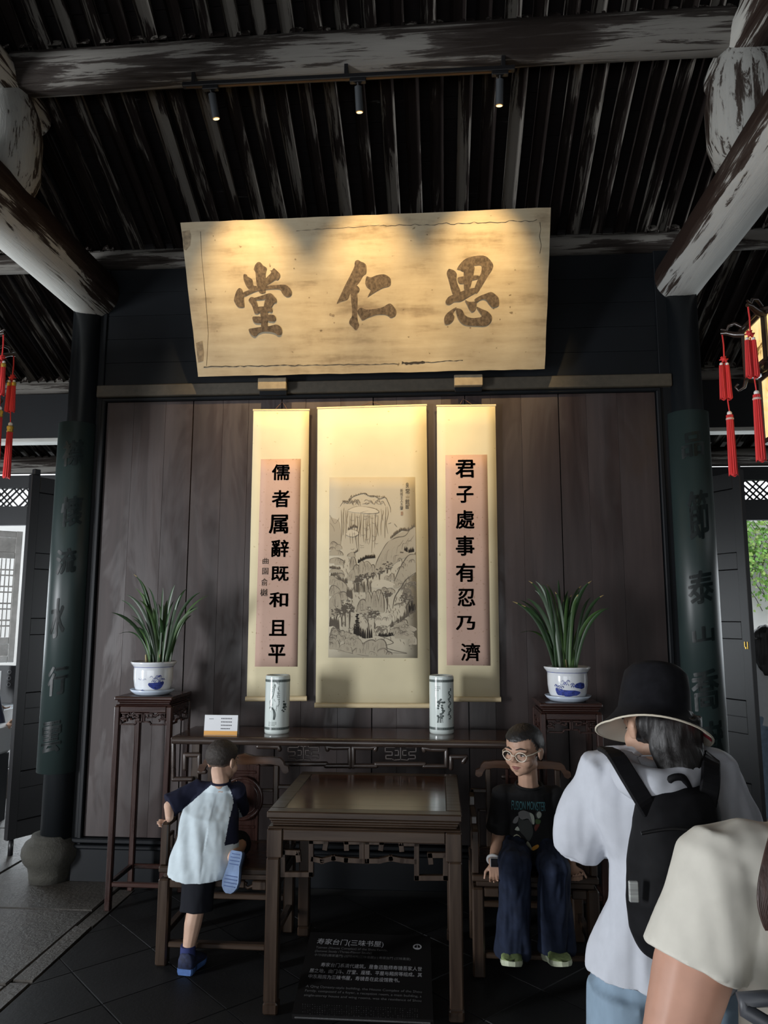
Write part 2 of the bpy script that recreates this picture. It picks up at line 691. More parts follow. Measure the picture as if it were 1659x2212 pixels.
random.seed(4)
T = 0.40
ux, uy = V((1, 1, 0)).normalized() * T, V((1, -1, 0)).normalized() * T
g = 0.0035
for i in range(-14, 15):
    for j in range(-14, 15):
        c = V((-0.95, 3.77, 0)) + ux * i + uy * j
        q = [c + ux * (0.5 - g) * a + uy * (0.5 - g) * b for a, b in ((-1, -1), (1, -1), (1, 1), (-1, 1))]
        poly = clip_rect([(p.x, p.y) for p in q], -1.93, 1.16, 2.0, 4.86)
        if len(poly) >= 3:
            floor_piece('floor_tile', poly, random.uniform(-0.002, 0.001), 0.02, M_TILE)
slabs = []
for x0, x1, ys in ((-2.035, -1.945, (2.0, 2.75, 3.66, 4.30, 4.87)),
                   (-2.95, -2.045, (2.0, 2.85, 3.62, 4.505, 5.62, 6.5, 7.6)),
                   (-3.9, -2.96, (2.0, 3.1, 4.2, 5.05, 6.1, 7.6)), (-4.9, -3.91, (2.0, 3.4, 4.7, 5.6, 6.6, 7.6)),
                   (1.17, 1.26, (2.0, 3.0, 3.9, 4.87)), (1.27, 2.2, (2.0, 3.1, 4.3, 5.4, 6.5, 7.6)), (2.21, 3.2, (2.0, 3.5, 4.7, 5.9, 7.0, 7.6)), (3.21, 4.3, (4.5, 5.6, 6.6, 7.6))):
    for y0, y1 in zip(ys, ys[1:]):
        j = lambda: random.uniform(-0.006, 0.006)
        poly = [(x0 + j(), y0 + 0.006), (x1 + j(), y0 + 0.006 + j() * .5), (x1 + j(), y1 - 0.006), (x0 + j(), y1 - 0.006 + j() * .5)]
        floor_piece('stone_slab', poly, random.uniform(-0.003, 0.004), 0.03, M_SLAB)

# ------------------------------------------------------------------ screen wall between the columns
XL, XR = -2.362, 1.482                        # inner edges of the door frame
XCL, XCR = -2.525, 1.685                      # column axes
wall = struct('wall_back', MB().box((XCL, WY + 0.03, 0), (XCR, WY + 0.09, 4.30)), M_NAVY, 'dark boarded screen wall behind the scrolls')
seams = [XL, -1.727, -1.09, -0.445, 0.192, 0.830, XR]
random.seed(11)
for a, b in zip(seams, seams[1:]):
    cuts = [a] + sorted(a + (b - a) * t for t in (random.uniform(0.25, 0.4), random.uniform(0.6, 0.75))) + [b]
    for k, (p, q) in enumerate(zip(cuts, cuts[1:])):
        g0 = 0.0035 if k == 0 else 0.0006
        g1 = 0.0035 if k == 2 else 0.0006
        dy = random.uniform(-0.0012, 0.0012)
        c = ((p + q) / 2, WY, 1.74)
        MB().box((p - c[0] + g0, dy, 0.275 - 1.74), (q - c[0] - g1, 0.03, 3.235 - 1.74), 0.0005).build('plank', M_PLANK, wall, c)
# frame: jambs, sill, rails, header boards
for x0, x1 in ((XCL + 0.02, XL - 0.03), (XR + 0.03, XCR - 0.02)):
    MB().box((x0, WY - 0.012, 0), (x1, WY + 0.03, 4.28), 0.004).build('jamb', M_NAVY, wall)
for x0, x1 in ((XL - 0.032, XL - 0.002), (XR + 0.002, XR + 0.032)):
    MB().box((x0, WY - 0.026, 0.2), (x1, WY + 0.03, 3.25), 0.006).build('moulding', M_NAVY, wall)
MB().box((XCL + 0.1, WY - 0.03, 0), (XCR - 0.1, WY + 0.03, 0.205), 0.004).build('sill', M_NAVY, wall)
MB().box((XCL + 0.1, WY - 0.045, 0.207), (XCR - 0.1, WY + 0.03, 0.232), 0.006).box((XCL + 0.1, WY - 0.035, 0.240), (XCR - 0.1, WY + 0.03, 0.270), 0.006).build('sill_moulding', M_NAVY, wall)
MB().box((XL - 0.03, WY - 0.028, 3.237), (XR + 0.03, WY + 0.03, 3.262), 0.006).build('moulding', M_NAVY, wall)
MB().box((XCL + 0.1, WY - 0.05, 3.264), (XCR - 0.1, WY + 0.03, 3.352), 0.006).build('top_rail', plain('brown_rail_paint', (0.05, 0.042, 0.03), 0.5, vary=0.2), wall)
for k in range(5):
    z0 = 3.354 + k * 0.178
    MB().box((XL - 0.03, WY + 0.002, z0), (XR + 0.03, WY + 0.03, z0 + 0.1765), 0.001).build('header_board', M_NAVY, wall)

# ------------------------------------------------------------------ outer shell of the hall (daylight enters by its open fronts)
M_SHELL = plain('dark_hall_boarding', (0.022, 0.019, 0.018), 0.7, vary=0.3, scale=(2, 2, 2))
struct('wall_left', MB().box((-7.1, -2.6, 0), (-7.0, -1.0, 2.75)).box((-7.1, 0.0, 0), (-7.0, 6.15, 2.75)).box((-7.1, 7.35, 0), (-7.0, 7.7, 2.75)).box((-7.1, -2.6, 2.75), (-7.0, 7.7, 4.2)), M_SHELL)  # rear gap is unseen, added to go with the left passage fill lamp
struct('wall_right', MB().box((6.0, -2.6, 0), (6.1, 6.15, 2.75)).box((6.0, 7.35, 0), (6.1, 7.7, 2.75)).box((6.0, -2.6, 2.75), (6.1, 7.7, 4.2)), M_SHELL)  # unseen gap, added to go with the right passage fill lamp
struct('wall_front', MB().box((-7.1, -2.7, 2.7), (6.1, -2.6, 3.9)).box((1.6, -2.7, 0), (6.1, -2.6, 2.7)).box((-7.1, -2.7, 0), (-3.8, -2.6, 2.7)), M_SHELL)
for nm, x0, x1 in (('wall_rear_left', -7.0, XCL), ('wall_rear_right', XCR, 6.0)):
    struct(nm, MB().box((x0, 6.30, 3.31), (x1, 6.36, 3.76)), M_NAVY, 'dark boarding above the rear passage')
M_PALE = plain('pale_weathered_paint', (0.5, 0.5, 0.47), 0.8, vary=0.2, scale=(3, 20, 20))
for nm, x0, x1 in (('trim_1', -7.0, XCL - 0.1), ('trim_2', XCR + 0.1, 6.0)):
    struct(nm, MB().box((x0, 6.285, 3.275), (x1, 6.42, 3.309), 0.004), M_PALE)

# outer row: transom with lattice above the open doorways
M_TRANS = plain('transom_paint', (0.010, 0.011, 0.013), 0.5)


def transom(nm, x0, x1, d):
    o = struct(nm, MB().box((x0, 7.56, 3.085), (x1, 7.64, 3.22)).box((x0, 7.56, 2.68), (x1, 7.64, 2.885)), M_TRANS, 'dark transom over the rear doorway')
    mb = MB()
    z0, z1 = 2.885, 3.085
    p = 0.068
    x = x0 - 0.3
    k = 0
    while x < x1 + 0.3:
        for sg in (1, -1):
            if (k + (0 if sg > 0 else 1)) % 5 == 0:
                continue
            a = V((x, 7.6, z0 if sg > 0 else z1))
            b = V((x + (z1 - z0), 7.6, z1 if sg > 0 else z0))
            if a.x > x0 and b.x < x1:
                mb.bar(a, b, 0.013, 0.02)
        x += p
        k += 1
    tag(mb.build('lattice', M_TRANS, o), kind='stuff')
    return o


transom('window_1', -7.0, -2.7, 1)
transom('window_2', 1.9, 6.0, 1)
for nm, x0, x1 in (('wall_rear_centre', -3.35, 2.35),):
    struct(nm, MB().box((x0, 7.58, 0), (x1, 7.66, 3.25)), M_SHELL)

# court behind the hall
M_WHITEWALL = plain('whitewashed_wall', (0.75, 0.76, 0.74), 0.9, vary=0.12, scale=(0.8, 0.8, 0.8), bump=0.1)
struct('ground_court', MB().box((-12, 7.7, -0.25), (12, 14, -0.06)), M_SLAB)
struct('wall_court', MB().box((-12, 11.0, -0.2), (12, 11.25, 3.1)), M_WHITEWALL)

# ------------------------------------------------------------------ roof
RP = [(7.9, 3.34), (7.6, 3.445), (6.3, 3.855), (5.0, 4.398), (3.75, 4.975), (2.3, 5.80)]   # (Y, z) under the boards' rafters
RAFT_H = 0.06
mb = MB()
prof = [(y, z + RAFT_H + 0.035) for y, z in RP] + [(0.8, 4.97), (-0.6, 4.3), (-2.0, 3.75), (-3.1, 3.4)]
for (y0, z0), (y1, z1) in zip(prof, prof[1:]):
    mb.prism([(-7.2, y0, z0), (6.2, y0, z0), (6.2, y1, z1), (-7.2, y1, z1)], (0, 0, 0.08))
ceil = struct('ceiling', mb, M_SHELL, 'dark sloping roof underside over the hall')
random.seed(21)


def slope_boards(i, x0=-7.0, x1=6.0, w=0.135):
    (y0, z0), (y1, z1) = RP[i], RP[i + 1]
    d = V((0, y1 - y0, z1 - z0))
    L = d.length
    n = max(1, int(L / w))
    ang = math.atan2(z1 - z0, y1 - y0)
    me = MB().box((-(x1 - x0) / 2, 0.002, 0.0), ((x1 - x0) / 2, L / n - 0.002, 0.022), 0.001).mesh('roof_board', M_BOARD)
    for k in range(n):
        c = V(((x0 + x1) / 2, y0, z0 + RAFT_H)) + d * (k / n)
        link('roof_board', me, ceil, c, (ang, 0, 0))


def slope_rafters(i, spans, sp=0.156):
    (y0, z0), (y1, z1) = RP[i], RP[i + 1]
    d = V((0, y1 - y0, z1 - z0))
    L = d.length
    ang = math.atan2(z1 - z0, y1 - y0)
    w = 0.042
    ring = [(-w, RAFT_H), (-w * 0.95, 0.018), (-w * 0.5, 0.002), (w * 0.5, 0.0), (w * 0.97, 0.02), (w, RAFT_H)]
    ms = MB()
    n = len(ring)
    e = 0.06
    ms.add([(x, -e, z) for x, z in ring] + [(x, L + e, z) for x, z in ring], [(j, j + 1, n + j + 1, n + j) for j in range(n - 1)] + [tuple(range(n)), tuple(range(2 * n - 1, n - 1, -1))])
    me = ms.mesh('rafter', M_RAFT)
    for x0, x1 in spans:
        x = x0
        while x < x1:
            o = link('rafter', me, ceil, (x + random.uniform(-.012, .012), y0, z0 + random.uniform(-.004, .002)), (ang, 0, random.uniform(-.006, .006)))
            o.scale = (random.uniform(0.88, 1.12), 1, 1)
            x += sp


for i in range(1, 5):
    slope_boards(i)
slope_rafters(1, [(-5.6, -2.9), (2.0, 4.3)])
slope_rafters(2, [(-5.2, -2.35), (1.5, 3.9)])
slope_rafters(3, [(-3.1, 2.3)])
slope_rafters(4, [(-3.0, 2.2)])


def log_mesh(L, r, axis, mat, n=20, seg=14, bend=0.012, taper=0.0, round_end=False, seed=0):
    rnd = random.Random(seed)
    pts, rs = [], []
    for k in range(seg + 1):
        t = k / seg
        a = L * t
        o = V((bend * math.sin(3.1 * t + seed), bend * math.cos(2.3 * t + seed * 2), 0))
        p = V((a, o.x, o.y)) if axis == 0 else V((o.x, a, o.y))
        pts.append(p)
        rs.append(r * (1 + taper * (t - 0.5)) * rnd.uniform(0.985, 1.015))
    if round_end:
        d = V((1, 0, 0)) if axis == 0 else V((0, 1, 0))
        e = pts[-1]
        for t in (0.35, 0.65, 0.86, 0.97):
            pts.append(e + d * r * 0.75 * t)
            rs.append(r * math.sqrt(1 - t * t))
    return MB().tube(pts, rs, n).mesh('log', mat)


def beam(name, label, cat, loc, L, r, axis, mat, **kw):
    o = link(name, log_mesh(L, r, axis, mat, **kw), None, loc)
    return tag(o, label, cat)


beam('purlin', 'long grey weathered purlin log with spotlight track under it', 'beam', (-2.42, 3.75, 4.852), 4.02, 0.118, 0, M_BEAMX, seed=2)
beam('purlin', 'lower weathered purlin log running behind the big name board', 'beam', (-6.8, 5.0, 4.318), 12.6, 0.074, 0, M_BEAMX, seed=5, seg=40, bend=0.008)
beam('purlin', 'rear purlin log beyond the dark column beside the left tassels', 'beam', (-6.9, 6.3, 3.79), 4.2, 0.063, 0, M_BEAMX, seed=7, bend=0.006)
beam('purlin', 'rear purlin log behind the lantern tassels on the right', 'beam', (1.8, 6.3, 3.79), 4.1, 0.063, 0, M_BEAMX, seed=8, bend=0.006)
beam('purlin', 'pale eave purlin above the lattice transom on the left', 'beam', (-6.9, 7.6, 3.335), 4.4, 0.10, 0, M_BEAMX, seed=9, bend=0.006)
beam('purlin', 'grey eave purlin above the lattice transom on the right', 'beam', (1.8, 7.6, 3.335), 4.1, 0.10, 0, M_BEAMX, seed=10, bend=0.006)
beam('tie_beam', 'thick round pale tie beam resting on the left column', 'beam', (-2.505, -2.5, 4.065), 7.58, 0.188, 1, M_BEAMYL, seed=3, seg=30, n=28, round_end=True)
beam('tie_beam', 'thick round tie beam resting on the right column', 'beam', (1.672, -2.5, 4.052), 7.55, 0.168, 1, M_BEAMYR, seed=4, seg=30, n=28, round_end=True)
beam('upper_tie_beam', 'short upper beam with rounded end at the top left corner', 'beam', (-2.50, -1.0, 4.80), 5.05, 0.125, 1, M_BEAMY, seed=13, seg=24, n=24, round_end=True)
beam('upper_tie_beam', 'short upper beam with rounded end at the top right corner', 'beam', (1.70, -1.0, 4.80), 5.05, 0.125, 1, M_BEAMY, seed=14, seg=24, n=24, round_end=True)
M_POST = weathered('weathered_post', 2, (0.02, 0.013, 0.010), (0.05, 0.04, 0.034), (0.30, 0.30, 0.28), 0.55, 3.0)
for x, zc, lb in ((-2.51, 4.10, 'stout short post standing on the left tie beam'), (1.69, 4.10, 'stout short post standing on the right tie beam')):
    pr = [(0.12, 0.0), (0.185, 0.05), (0.215, 0.16), (0.215, 0.38), (0.19, 0.52), (0.15, 0.62), (0.13, 0.70)]
    tag(MB().lathe(pr, 28, V((0, 0, 0)), caps=True).build('short_post', M_POST, None, (x, 3.80, zc)), lb, 'post')

# ------------------------------------------------------------------ columns
M_GREEN = plain('green_couplet_lacquer', (0.022, 0.036, 0.035), 0.42, vary=0.15, scale=(2, 2, 1), bump=0.02)
M_GREENINK = plain('carved_dark_lacquer', (0.0055, 0.010, 0.010), 0.38, spec=0.22)


def column(x, label, bx=0.0, r=0.106):
    t = thing('column', label, 'column', (x, WY, 0))
    MB().lathe([(r * 1.0, 0.27), (r * 1.02, 1.2), (r, 2.4), (r * 0.97, 3.93)], 32, V((bx * 0.3, 0, 0)), caps=True).build('shaft', M_COLUMN, t)
    pr = [(0.128, 0.0), (0.135, 0.05), (0.142, 0.09), (0.172, 0.125), (0.188, 0.17), (0.186, 0.205), (0.165, 0.245), (0.132, 0.268), (0.128, 0.29), (0.10, 0.295)]
    MB().lathe(pr, 32, V((bx, 0, 0)), caps=True).build('stone_base', M_BASE, t)
    return t


column(XCL, 'round black column on a bulging stone base at left', -0.045)
column(XCR, 'round black column between the white-shirted visitor and the lantern')


def couplet(x, label, chars, z0, z1, r, spots):
    "half-round green board strapped to a column, with carved characters"
    t = thing('couplet_board', label, 'sign', (x, WY, 0))
    a0, a1 = -PI / 2 - 1.50, -PI / 2 + 1.50
    n = 30
    mb = MB()
    vs = []
    for rr in (r, r - 0.016):
        for z in (z0, z1):
            for j in range(n + 1):
                a = a0 + (a1 - a0) * j / n
                vs.append((rr * math.cos(a), rr * math.sin(a), z))
    m = n + 1
    fs = []
    for j in range(n):
        fs.append((j, j + 1, m + j + 1, m + j))
        fs.append((2 * m + j, 3 * m + j, 3 * m + j + 1, 2 * m + j + 1))
        fs.append((j, 2 * m + j, 2 * m + j + 1, j + 1))
        fs.append((m + j, m + j + 1, 3 * m + j + 1, 3 * m + j))
    fs += [(0, m, 3 * m, 2 * m), (n, 2 * m + n, 3 * m + n, m + n)]
    mb.add(vs, fs, 0, False)
    o = mb.build('board', M_GREEN, t)
    for p in o.data.polygons:
        p.use_smooth = abs(p.normal.z) < 0.5
    o.data.shade_smooth() if False else None
    for ch, (px, py, w, h) in zip(chars, spots):
        g_, f_, ext = glyphs(ch, 1.0, 0.0)
        g_, f_ = fine_tris(g_, f_, 0.11)
        if not g_:
            continue
        P = at(px, py, WY - r * 0.92)
        dx = max(-r * 0.98, min(r * 0.98, P.x - x))
        ac = math.atan2(-math.sqrt(max(1e-6, r * r - dx * dx)), dx)
        mbg = MB()
        for k in range(9):
            o2 = V((0, 0)) if k == 0 else V((math.cos(k * PI / 4), math.sin(k * PI / 4))) * 0.0045
            pts = []
            for v in g_:
                vx, vz = v.x * w * 0.9 / ext.x + o2.x, v.y * h * 0.92 / ext.y + o2.y
                a = ac + vx / r
                rr = r + 0.003
                pts.append((rr * math.cos(a), rr * math.sin(a), P.z + vz + 0.18 * vx))
            mbg.add(pts, f_)
        mbg.build('carved_character', M_GREENINK, t)
    return t


couplet(XCL - 0.038, 'green half-round couplet board on the left column', '襟懷流水行雲', 0.69, 3.07, 0.133,
        [(158, 978, .15, .19), (155, 1104, .15, .22), (143, 1212, .14, .18), (125, 1335, .10, .28), (124, 1470, .13, .20), (110, 1592, .14, .21)])
couplet(XCR - 0.002, 'green half-round couplet board on the right column', '品節泰山喬嶽', 0.70, 3.075, 0.135,
        [(1496, 960, .15, .17), (1509, 1112, .14, .34), (1514, 1268, .17, .22), (1519, 1370, .14, .10), (1524, 1490, .18, .26), (1536, 1595, .17, .22)])


# ------------------------------------------------------------------ open door leaves beyond the columns
def door_leaf(nm, label, hinge, ang, w, z0, z1, glass):
    "leaf along local +x from the hinge"
    m = M_LEAF
    o = struct(nm, MB().box((0, -0.022, z0), (0.07, 0.022, z1), 0.003), m, label)
    o.location = (hinge[0], hinge[1], 0)
    o.rotation_euler = (0, 0, ang)
    MB().box((w - 0.07, -0.022, z0), (w, 0.022, z1), 0.003).build('stile', m, o)
    zs = [z0 + (z1 - z0) * t for t in (0.0, 0.13, 0.30, 0.34, 0.545, 0.73, 0.95)]
    for z in zs:
        MB().box((0.071, -0.019, z), (w - 0.071, 0.019, z + (z1 - z0) * 0.045), 0.003).build('rail', m, o)
    for a, b in zip(zs, zs[1:]):
        if b - a - (z1 - z0) * 0.045 > 0.02:
            MB().box((0.071, -0.008, a + (z1 - z0) * 0.045), (w - 0.071, 0.008, b), 0.004).build('panel', m, o)
    MB().lathe([(0.018, 0.0), (0.018, z0 + 0.002)], 10, V((0.045, 0, 0)), caps=True).build('pivot', m, o)
    MB().box((0.02, -0.02, z1), (0.07, 0.02, z1 + 0.045), 0.004).build('pivot', m, o)
    return o


M_LEAF = plain('door_lacquer', (0.013, 0.013, 0.0145), 0.34, vary=0.2, scale=(3, 3, 1), bump=0.03)
dl = door_leaf('door_1', 'dark open door leaf behind the left column', (-3.128, 5.40), math.radians(60), 0.62, 0.115, 2.80, False)
dr = door_leaf('door_2', 'dark open door leaf behind the right column', (2.185, 5.42), math.radians(118), 0.62, 0.115, 2.78, False)
M_BRASS = plain('brass', (0.55, 0.36, 0.08), 0.3, 1.0)
MB().box((0.0, 0.0, 0), (0.006, 0.004, 0.05)).box((0.024, 0, 0.012), (0.030, 0.004, 0.05)).box((0.012, 0, 0.0), (0.022, 0.006, 0.014)).build('latch', M_BRASS, dr, (0.02, 0.0225, 1.50))
SPOT_W, SPOT_A, SPOT_DZ = 215.0, 58.0, -0.26
# ------------------------------------------------------------------ name board (plaque)
BL, BR, TL, TR = at(428, 814, 4.85), at(1177, 797, 4.85), at(390, 481, 4.40), at(1190, 448, 4.40)
P_up = ((TL - BL) + (TR - BR)).normalized()
P_x = ((BR - BL).normalized() + (TR - TL).normalized()).normalized()
P_n = P_x.cross(P_up).normalized()
if P_n.y > 0:
    P_n = -P_n


def gold_mat():
    m, nt, bs = _nt('aged_gold_gesso')
    mp = _coords(nt, (1, 1, 1), 'Object', False)
    n1 = _noise(nt, mp, 3.2, 5, 0.6)
    mp2 = _coords(nt, (2.0, 14, 14), 'Object', False)
    n2 = _noise(nt, mp2, 1.0, 5, 0.6)
    ad = nt.nodes.new('ShaderNodeMath')
    ad.operation = 'ADD'
    nt.links.new(n1.outputs[0], ad.inputs[0])
    nt.links.new(n2.outputs[0], ad.inputs[1])
    hv = nt.nodes.new('ShaderNodeMath')
    hv.operation = 'MULTIPLY'
    hv.inputs[1].default_value = 0.5
    nt.links.new(ad.outputs[0], hv.inputs[0])
    r = _ramp(nt, hv.outputs[0], [(0.34, (0.15, 0.11, 0.065)), (0.46, (0.28, 0.228, 0.145)), (0.62, (0.35, 0.295, 0.195))])
    mp3 = _coords(nt, (1, 1, 1), 'Object', False)
    n3 = _noise(nt, mp3, 26, 2, 0.4)
    r3 = _ramp(nt, n3.outputs[0], [(0.22, (0.30, 0.26, 0.2)), (0.26, (1, 1, 1))])
    mx = nt.nodes.new('ShaderNodeMix')
    mx.data_type = 'RGBA'
    mx.blend_type = 'MULTIPLY'
    mx.inputs['Factor'].default_value = 0.8
    nt.links.new(r.outputs[0], mx.inputs['A'])
    nt.links.new(r3.outputs[0], mx.inputs['B'])
    nt.links.new(mx.outputs['Result'], bs.inputs['Base Color'])
    bs.inputs['Roughness'].default_value = 0.62
    bs.inputs['Specular IOR Level'].default_value = 0.3
    _bump(nt, n2.outputs[0], bs, 0.12)
    return m


M_GOLD = gold_mat()
plaq = thing('name_board', 'large pale gold inscribed name board leaning out above the scrolls', 'sign', (BL + BR) / 2)
O0 = plaq.location.copy()
bm_ = MB()
loc = [p - O0 for p in (BL, BR, TR, TL)]


def quadp(u, v):
    return (loc[0] * (1 - u) + loc[1] * u) * (1 - v) + (loc[3] * (1 - u) + loc[2] * u) * v


# slightly uneven outline
edge = []
random.seed(5)
N = 26
for k in range(N):
    edge.append(quadp(k / N, 0) + P_up * random.uniform(-.003, .002))
for k in range(10):
    edge.append(quadp(1, k / 10) + P_x * random.uniform(-.0015, .0015))
for k in range(N):
    edge.append(quadp(1 - k / N, 1) + P_up * random.uniform(-.0015, .0015))
for k in range(10):
    edge.append(quadp(0, 1 - k / 10) + P_x * random.uniform(-.0015, .0015))
bm_.prism(edge, -P_n * 0.055)
bm_.build('board', M_GOLD, plaq)
M_PLQINK = plain('faded_brown_ink', (0.075, 0.055, 0.036), 0.8, vary=0.55, scale=(60, 60, 40), spec=0.2)
M_CRACK = plain('dark_crack', (0.02, 0.015, 0.01), 0.9)  # dark brown of the cracks in the board
M_PATCH = plain('bare_wood_patch', (0.16, 0.12, 0.07), 0.8, vary=0.4, scale=(30, 30, 30))
Q0, Q1 = (BL + BR + TL + TR) / 4, P_n


def onplaq(x, y, off):
    return atplane(x, y, Q0 + P_n * off, P_n) - O0


CH_TANG = [[(610, 300), (640, 220), (700, 165), (760, 180), (810, 240), (880, 285), (900, 330), (880, 380), (870, 480), (880, 640), (860, 720), (870, 840), (830, 870), (780, 880), (720, 840), (690, 760), (670, 680), (650, 540), (640, 400), (605, 340)],
           [(380, 440), (440, 445), (470, 495), (550, 540), (580, 590), (600, 690), (670, 710), (660, 820), (600, 800), (540, 790), (480, 760), (430, 690), (390, 600), (370, 510)],
           [(955, 355), (1010, 350), (1050, 305), (1110, 350), (1190, 440), (1180, 520), (1140, 575), (1080, 570), (1000, 620), (900, 680), (870, 700), (860, 560), (920, 480), (980, 420), (990, 375)],
           [(270, 750), (330, 770), (360, 840), (385, 930), (380, 1000), (395, 1150), (380, 1180), (320, 1190), (250, 1170), (190, 1090), (160, 1010), (180, 920), (210, 830)],
           [(365, 850), (480, 800), (560, 770), (640, 720), (700, 740), (870, 700), (1060, 685), (1280, 670), (1380, 720), (1440, 800), (1455, 870), (1420, 930), (1350, 950), (1280, 910), (1230, 850), (1190, 780), (1040, 770), (900, 785), (760, 800), (640, 830), (500, 890), (390, 935)],
           [(490, 1010), (540, 950), (620, 970), (660, 1040), (700, 1160), (730, 1300), (640, 1325), (600, 1250), (560, 1130), (500, 1050)],
           [(600, 965), (640, 960), (800, 910), (940, 865), (1010, 880), (1070, 950), (1115, 1010), (1100, 1080), (1030, 1060), (870, 1000), (770, 1015), (640, 1010)],
           [(870, 1000), (1000, 960), (1100, 1020), (1040, 1110), (1000, 1170), (930, 1200), (830, 1180), (840, 1090)],
           [(690, 1180), (830, 1160), (960, 1160), (1020, 1220), (1000, 1295), (930, 1280), (720, 1300)],
           [(750, 1270), (830, 1265), (910, 1270), (905, 1450), (910, 1640), (840, 1645), (770, 1640), (765, 1450)],
           [(575, 1400), (620, 1385), (770, 1400), (770, 1520), (690, 1540), (620, 1520), (575, 1450)],
           [(900, 1360), (1000, 1340), (1070, 1370), (1095, 1430), (1070, 1490), (1000, 1500), (900, 1470)],
           [(490, 1670), (560, 1650), (760, 1620), (950, 1600), (1100, 1565), (1190, 1610), (1230, 1690), (1210, 1790), (1140, 1805), (1080, 1760), (960, 1730), (800, 1730), (700, 1770), (640, 1830), (570, 1810), (510, 1740)]]
CH_REN = [[(580, 200), (600, 140), (660, 120), (720, 155), (800, 190), (845, 260), (840, 420), (770, 480), (700, 600), (630, 690), (560, 800), (470, 900), (430, 1000), (330, 1040), (250, 1060), (180, 1100), (230, 980), (300, 830), (380, 660), (480, 470), (570, 280)],
          [(500, 720), (620, 690), (690, 760), (680, 830), (640, 880), (650, 1000), (640, 1350), (660, 1500), (680, 1590), (610, 1690), (540, 1620), (460, 1540), (480, 1440), (520, 1380), (520, 1200), (500, 1000), (490, 860)],
          [(850, 490), (940, 510), (1080, 460), (1230, 440), (1340, 490), (1390, 570), (1370, 700), (1230, 740), (1130, 790), (960, 890), (870, 950), (940, 800), (880, 750), (820, 650)],
          [(640, 1270), (720, 1190), (850, 1230), (1000, 1220), (1200, 1180), (1320, 1110), (1390, 1100), (1470, 1180), (1515, 1270), (1490, 1370), (1390, 1415), (1320, 1360), (1200, 1340), (1050, 1350), (880, 1410), (760, 1470), (700, 1390)]]
CH_SI = [[(260, 530), (290, 440), (340, 425), (440, 470), (485, 540), (480, 640), (500, 760), (560, 900), (560, 1000), (440, 1050), (390, 980), (340, 820), (300, 660)],
         [(490, 430), (560, 310), (680, 200), (860, 140), (1080, 125), (1200, 190), (1300, 330), (1270, 450), (1180, 580), (1100, 720), (1000, 880), (930, 980), (870, 890), (960, 650), (1030, 500), (1030, 350), (900, 350), (820, 360), (720, 380), (640, 490), (560, 450)],
         [(650, 300), (870, 360), (870, 500), (840, 640), (800, 800), (760, 870), (660, 900), (640, 700), (640, 500)],
         [(500, 640), (560, 600), (760, 580), (960, 570), (980, 640), (800, 690), (640, 750), (540, 750)],
         [(240, 1130), (300, 1050), (400, 1000), (560, 940), (760, 870), (930, 850), (900, 960), (780, 1030), (640, 1120), (540, 1160), (430, 1160), (340, 1220), (270, 1220), (235, 1180)],
         [(430, 1300), (480, 1290), (400, 1420), (430, 1490), (410, 1570), (330, 1650), (230, 1665), (200, 1560), (230, 1460), (310, 1380)],
         [(470, 1310), (600, 1340), (660, 1450), (760, 1510), (900, 1520), (1040, 1490), (1000, 1400), (920, 1270), (1060, 1330), (1180, 1380), (1270, 1490), (1250, 1600), (1130, 1700), (900, 1700), (720, 1690), (600, 1640), (520, 1540), (480, 1420)],
         [(670, 1120), (760, 1160), (900, 1160), (930, 1220), (900, 1340), (830, 1385), (770, 1330), (720, 1220)],
         [(880, 1110), (1000, 1030), (1130, 980), (1250, 940), (1340, 990), (1420, 1080), (1420, 1240), (1290, 1285), (1210, 1210), (1130, 1110), (1020, 1110), (930, 1170)]]
for strokes, (ox, oy) in ((CH_TANG, (490, 550)), (CH_REN, (710, 550)), (CH_SI, (940, 540))):
    mb = MB()
    for k, st in enumerate(strokes):
        pts = [onplaq(ox + p.x * 160 / 1659, oy + p.y * 160 / 1659, 0.0015 + 0.0003 * k) for p in spline([(a, b, 0) for a, b in st], 3, True)]
        mb.poly(pts)
    mb.build('brush_character', M_PLQINK, plaq)


def crackline(mb, pts, w, off=0.0012):
    P = [onplaq(x, y, off) for x, y in pts]
    L, R_ = [], []
    for i, p in enumerate(P):
        d = (P[min(i + 1, len(P) - 1)] - P[max(i - 1, 0)]).normalized()
        s_ = P_n.cross(d) * w * (0.25 + 0.75 * abs(math.sin(i * 1.7 + len(P))))
        L.append(p + s_)
        R_.append(p - s_)
    mb.add(L + R_, [(i, i + 1, len(P) + i + 1, len(P) + i) for i in range(len(P) - 1)])


def wob(x0, y0, x1, y1, n, a):
    return [(x0 + (x1 - x0) * k / n, y0 + (y1 - y0) * k / n + random.uniform(-a, a)) for k in range(n + 1)]


mb = MB()
crackline(mb, wob(440, 792, 645, 789, 26, 1.2), 0.0035)
crackline(mb, wob(645, 789, 860, 786, 22, 1.0), 0.0025)
crackline(mb, wob(868, 784, 918, 783, 10, 1.5), 0.010)
crackline(mb, wob(918, 783, 1000, 778, 12, 1.0), 0.003)
crackline(mb, wob(640, 498, 820, 487, 16, 1.5), 0.0015)
crackline(mb, wob(820, 487, 1160, 477, 40, 3.0), 0.002)
crackline(mb, [(1166, 480), (1168, 495), (1165, 510), (1169, 530), (1166, 548)], 0.0015)
crackline(mb, [(433, 500), (436, 560), (444, 640), (450, 720), (446, 790)], 0.0015)
tag(mb.build('crack', M_CRACK, plaq), kind='stuff')
mb = MB()
for pp in ([(393, 500), (410, 497), (413, 510), (411, 530), (402, 541), (396, 538)], [(423, 741), (437, 736), (440, 760), (439, 780), (428, 783)]):
    mb.poly([onplaq(x, y, 0.001) for x, y in pp])
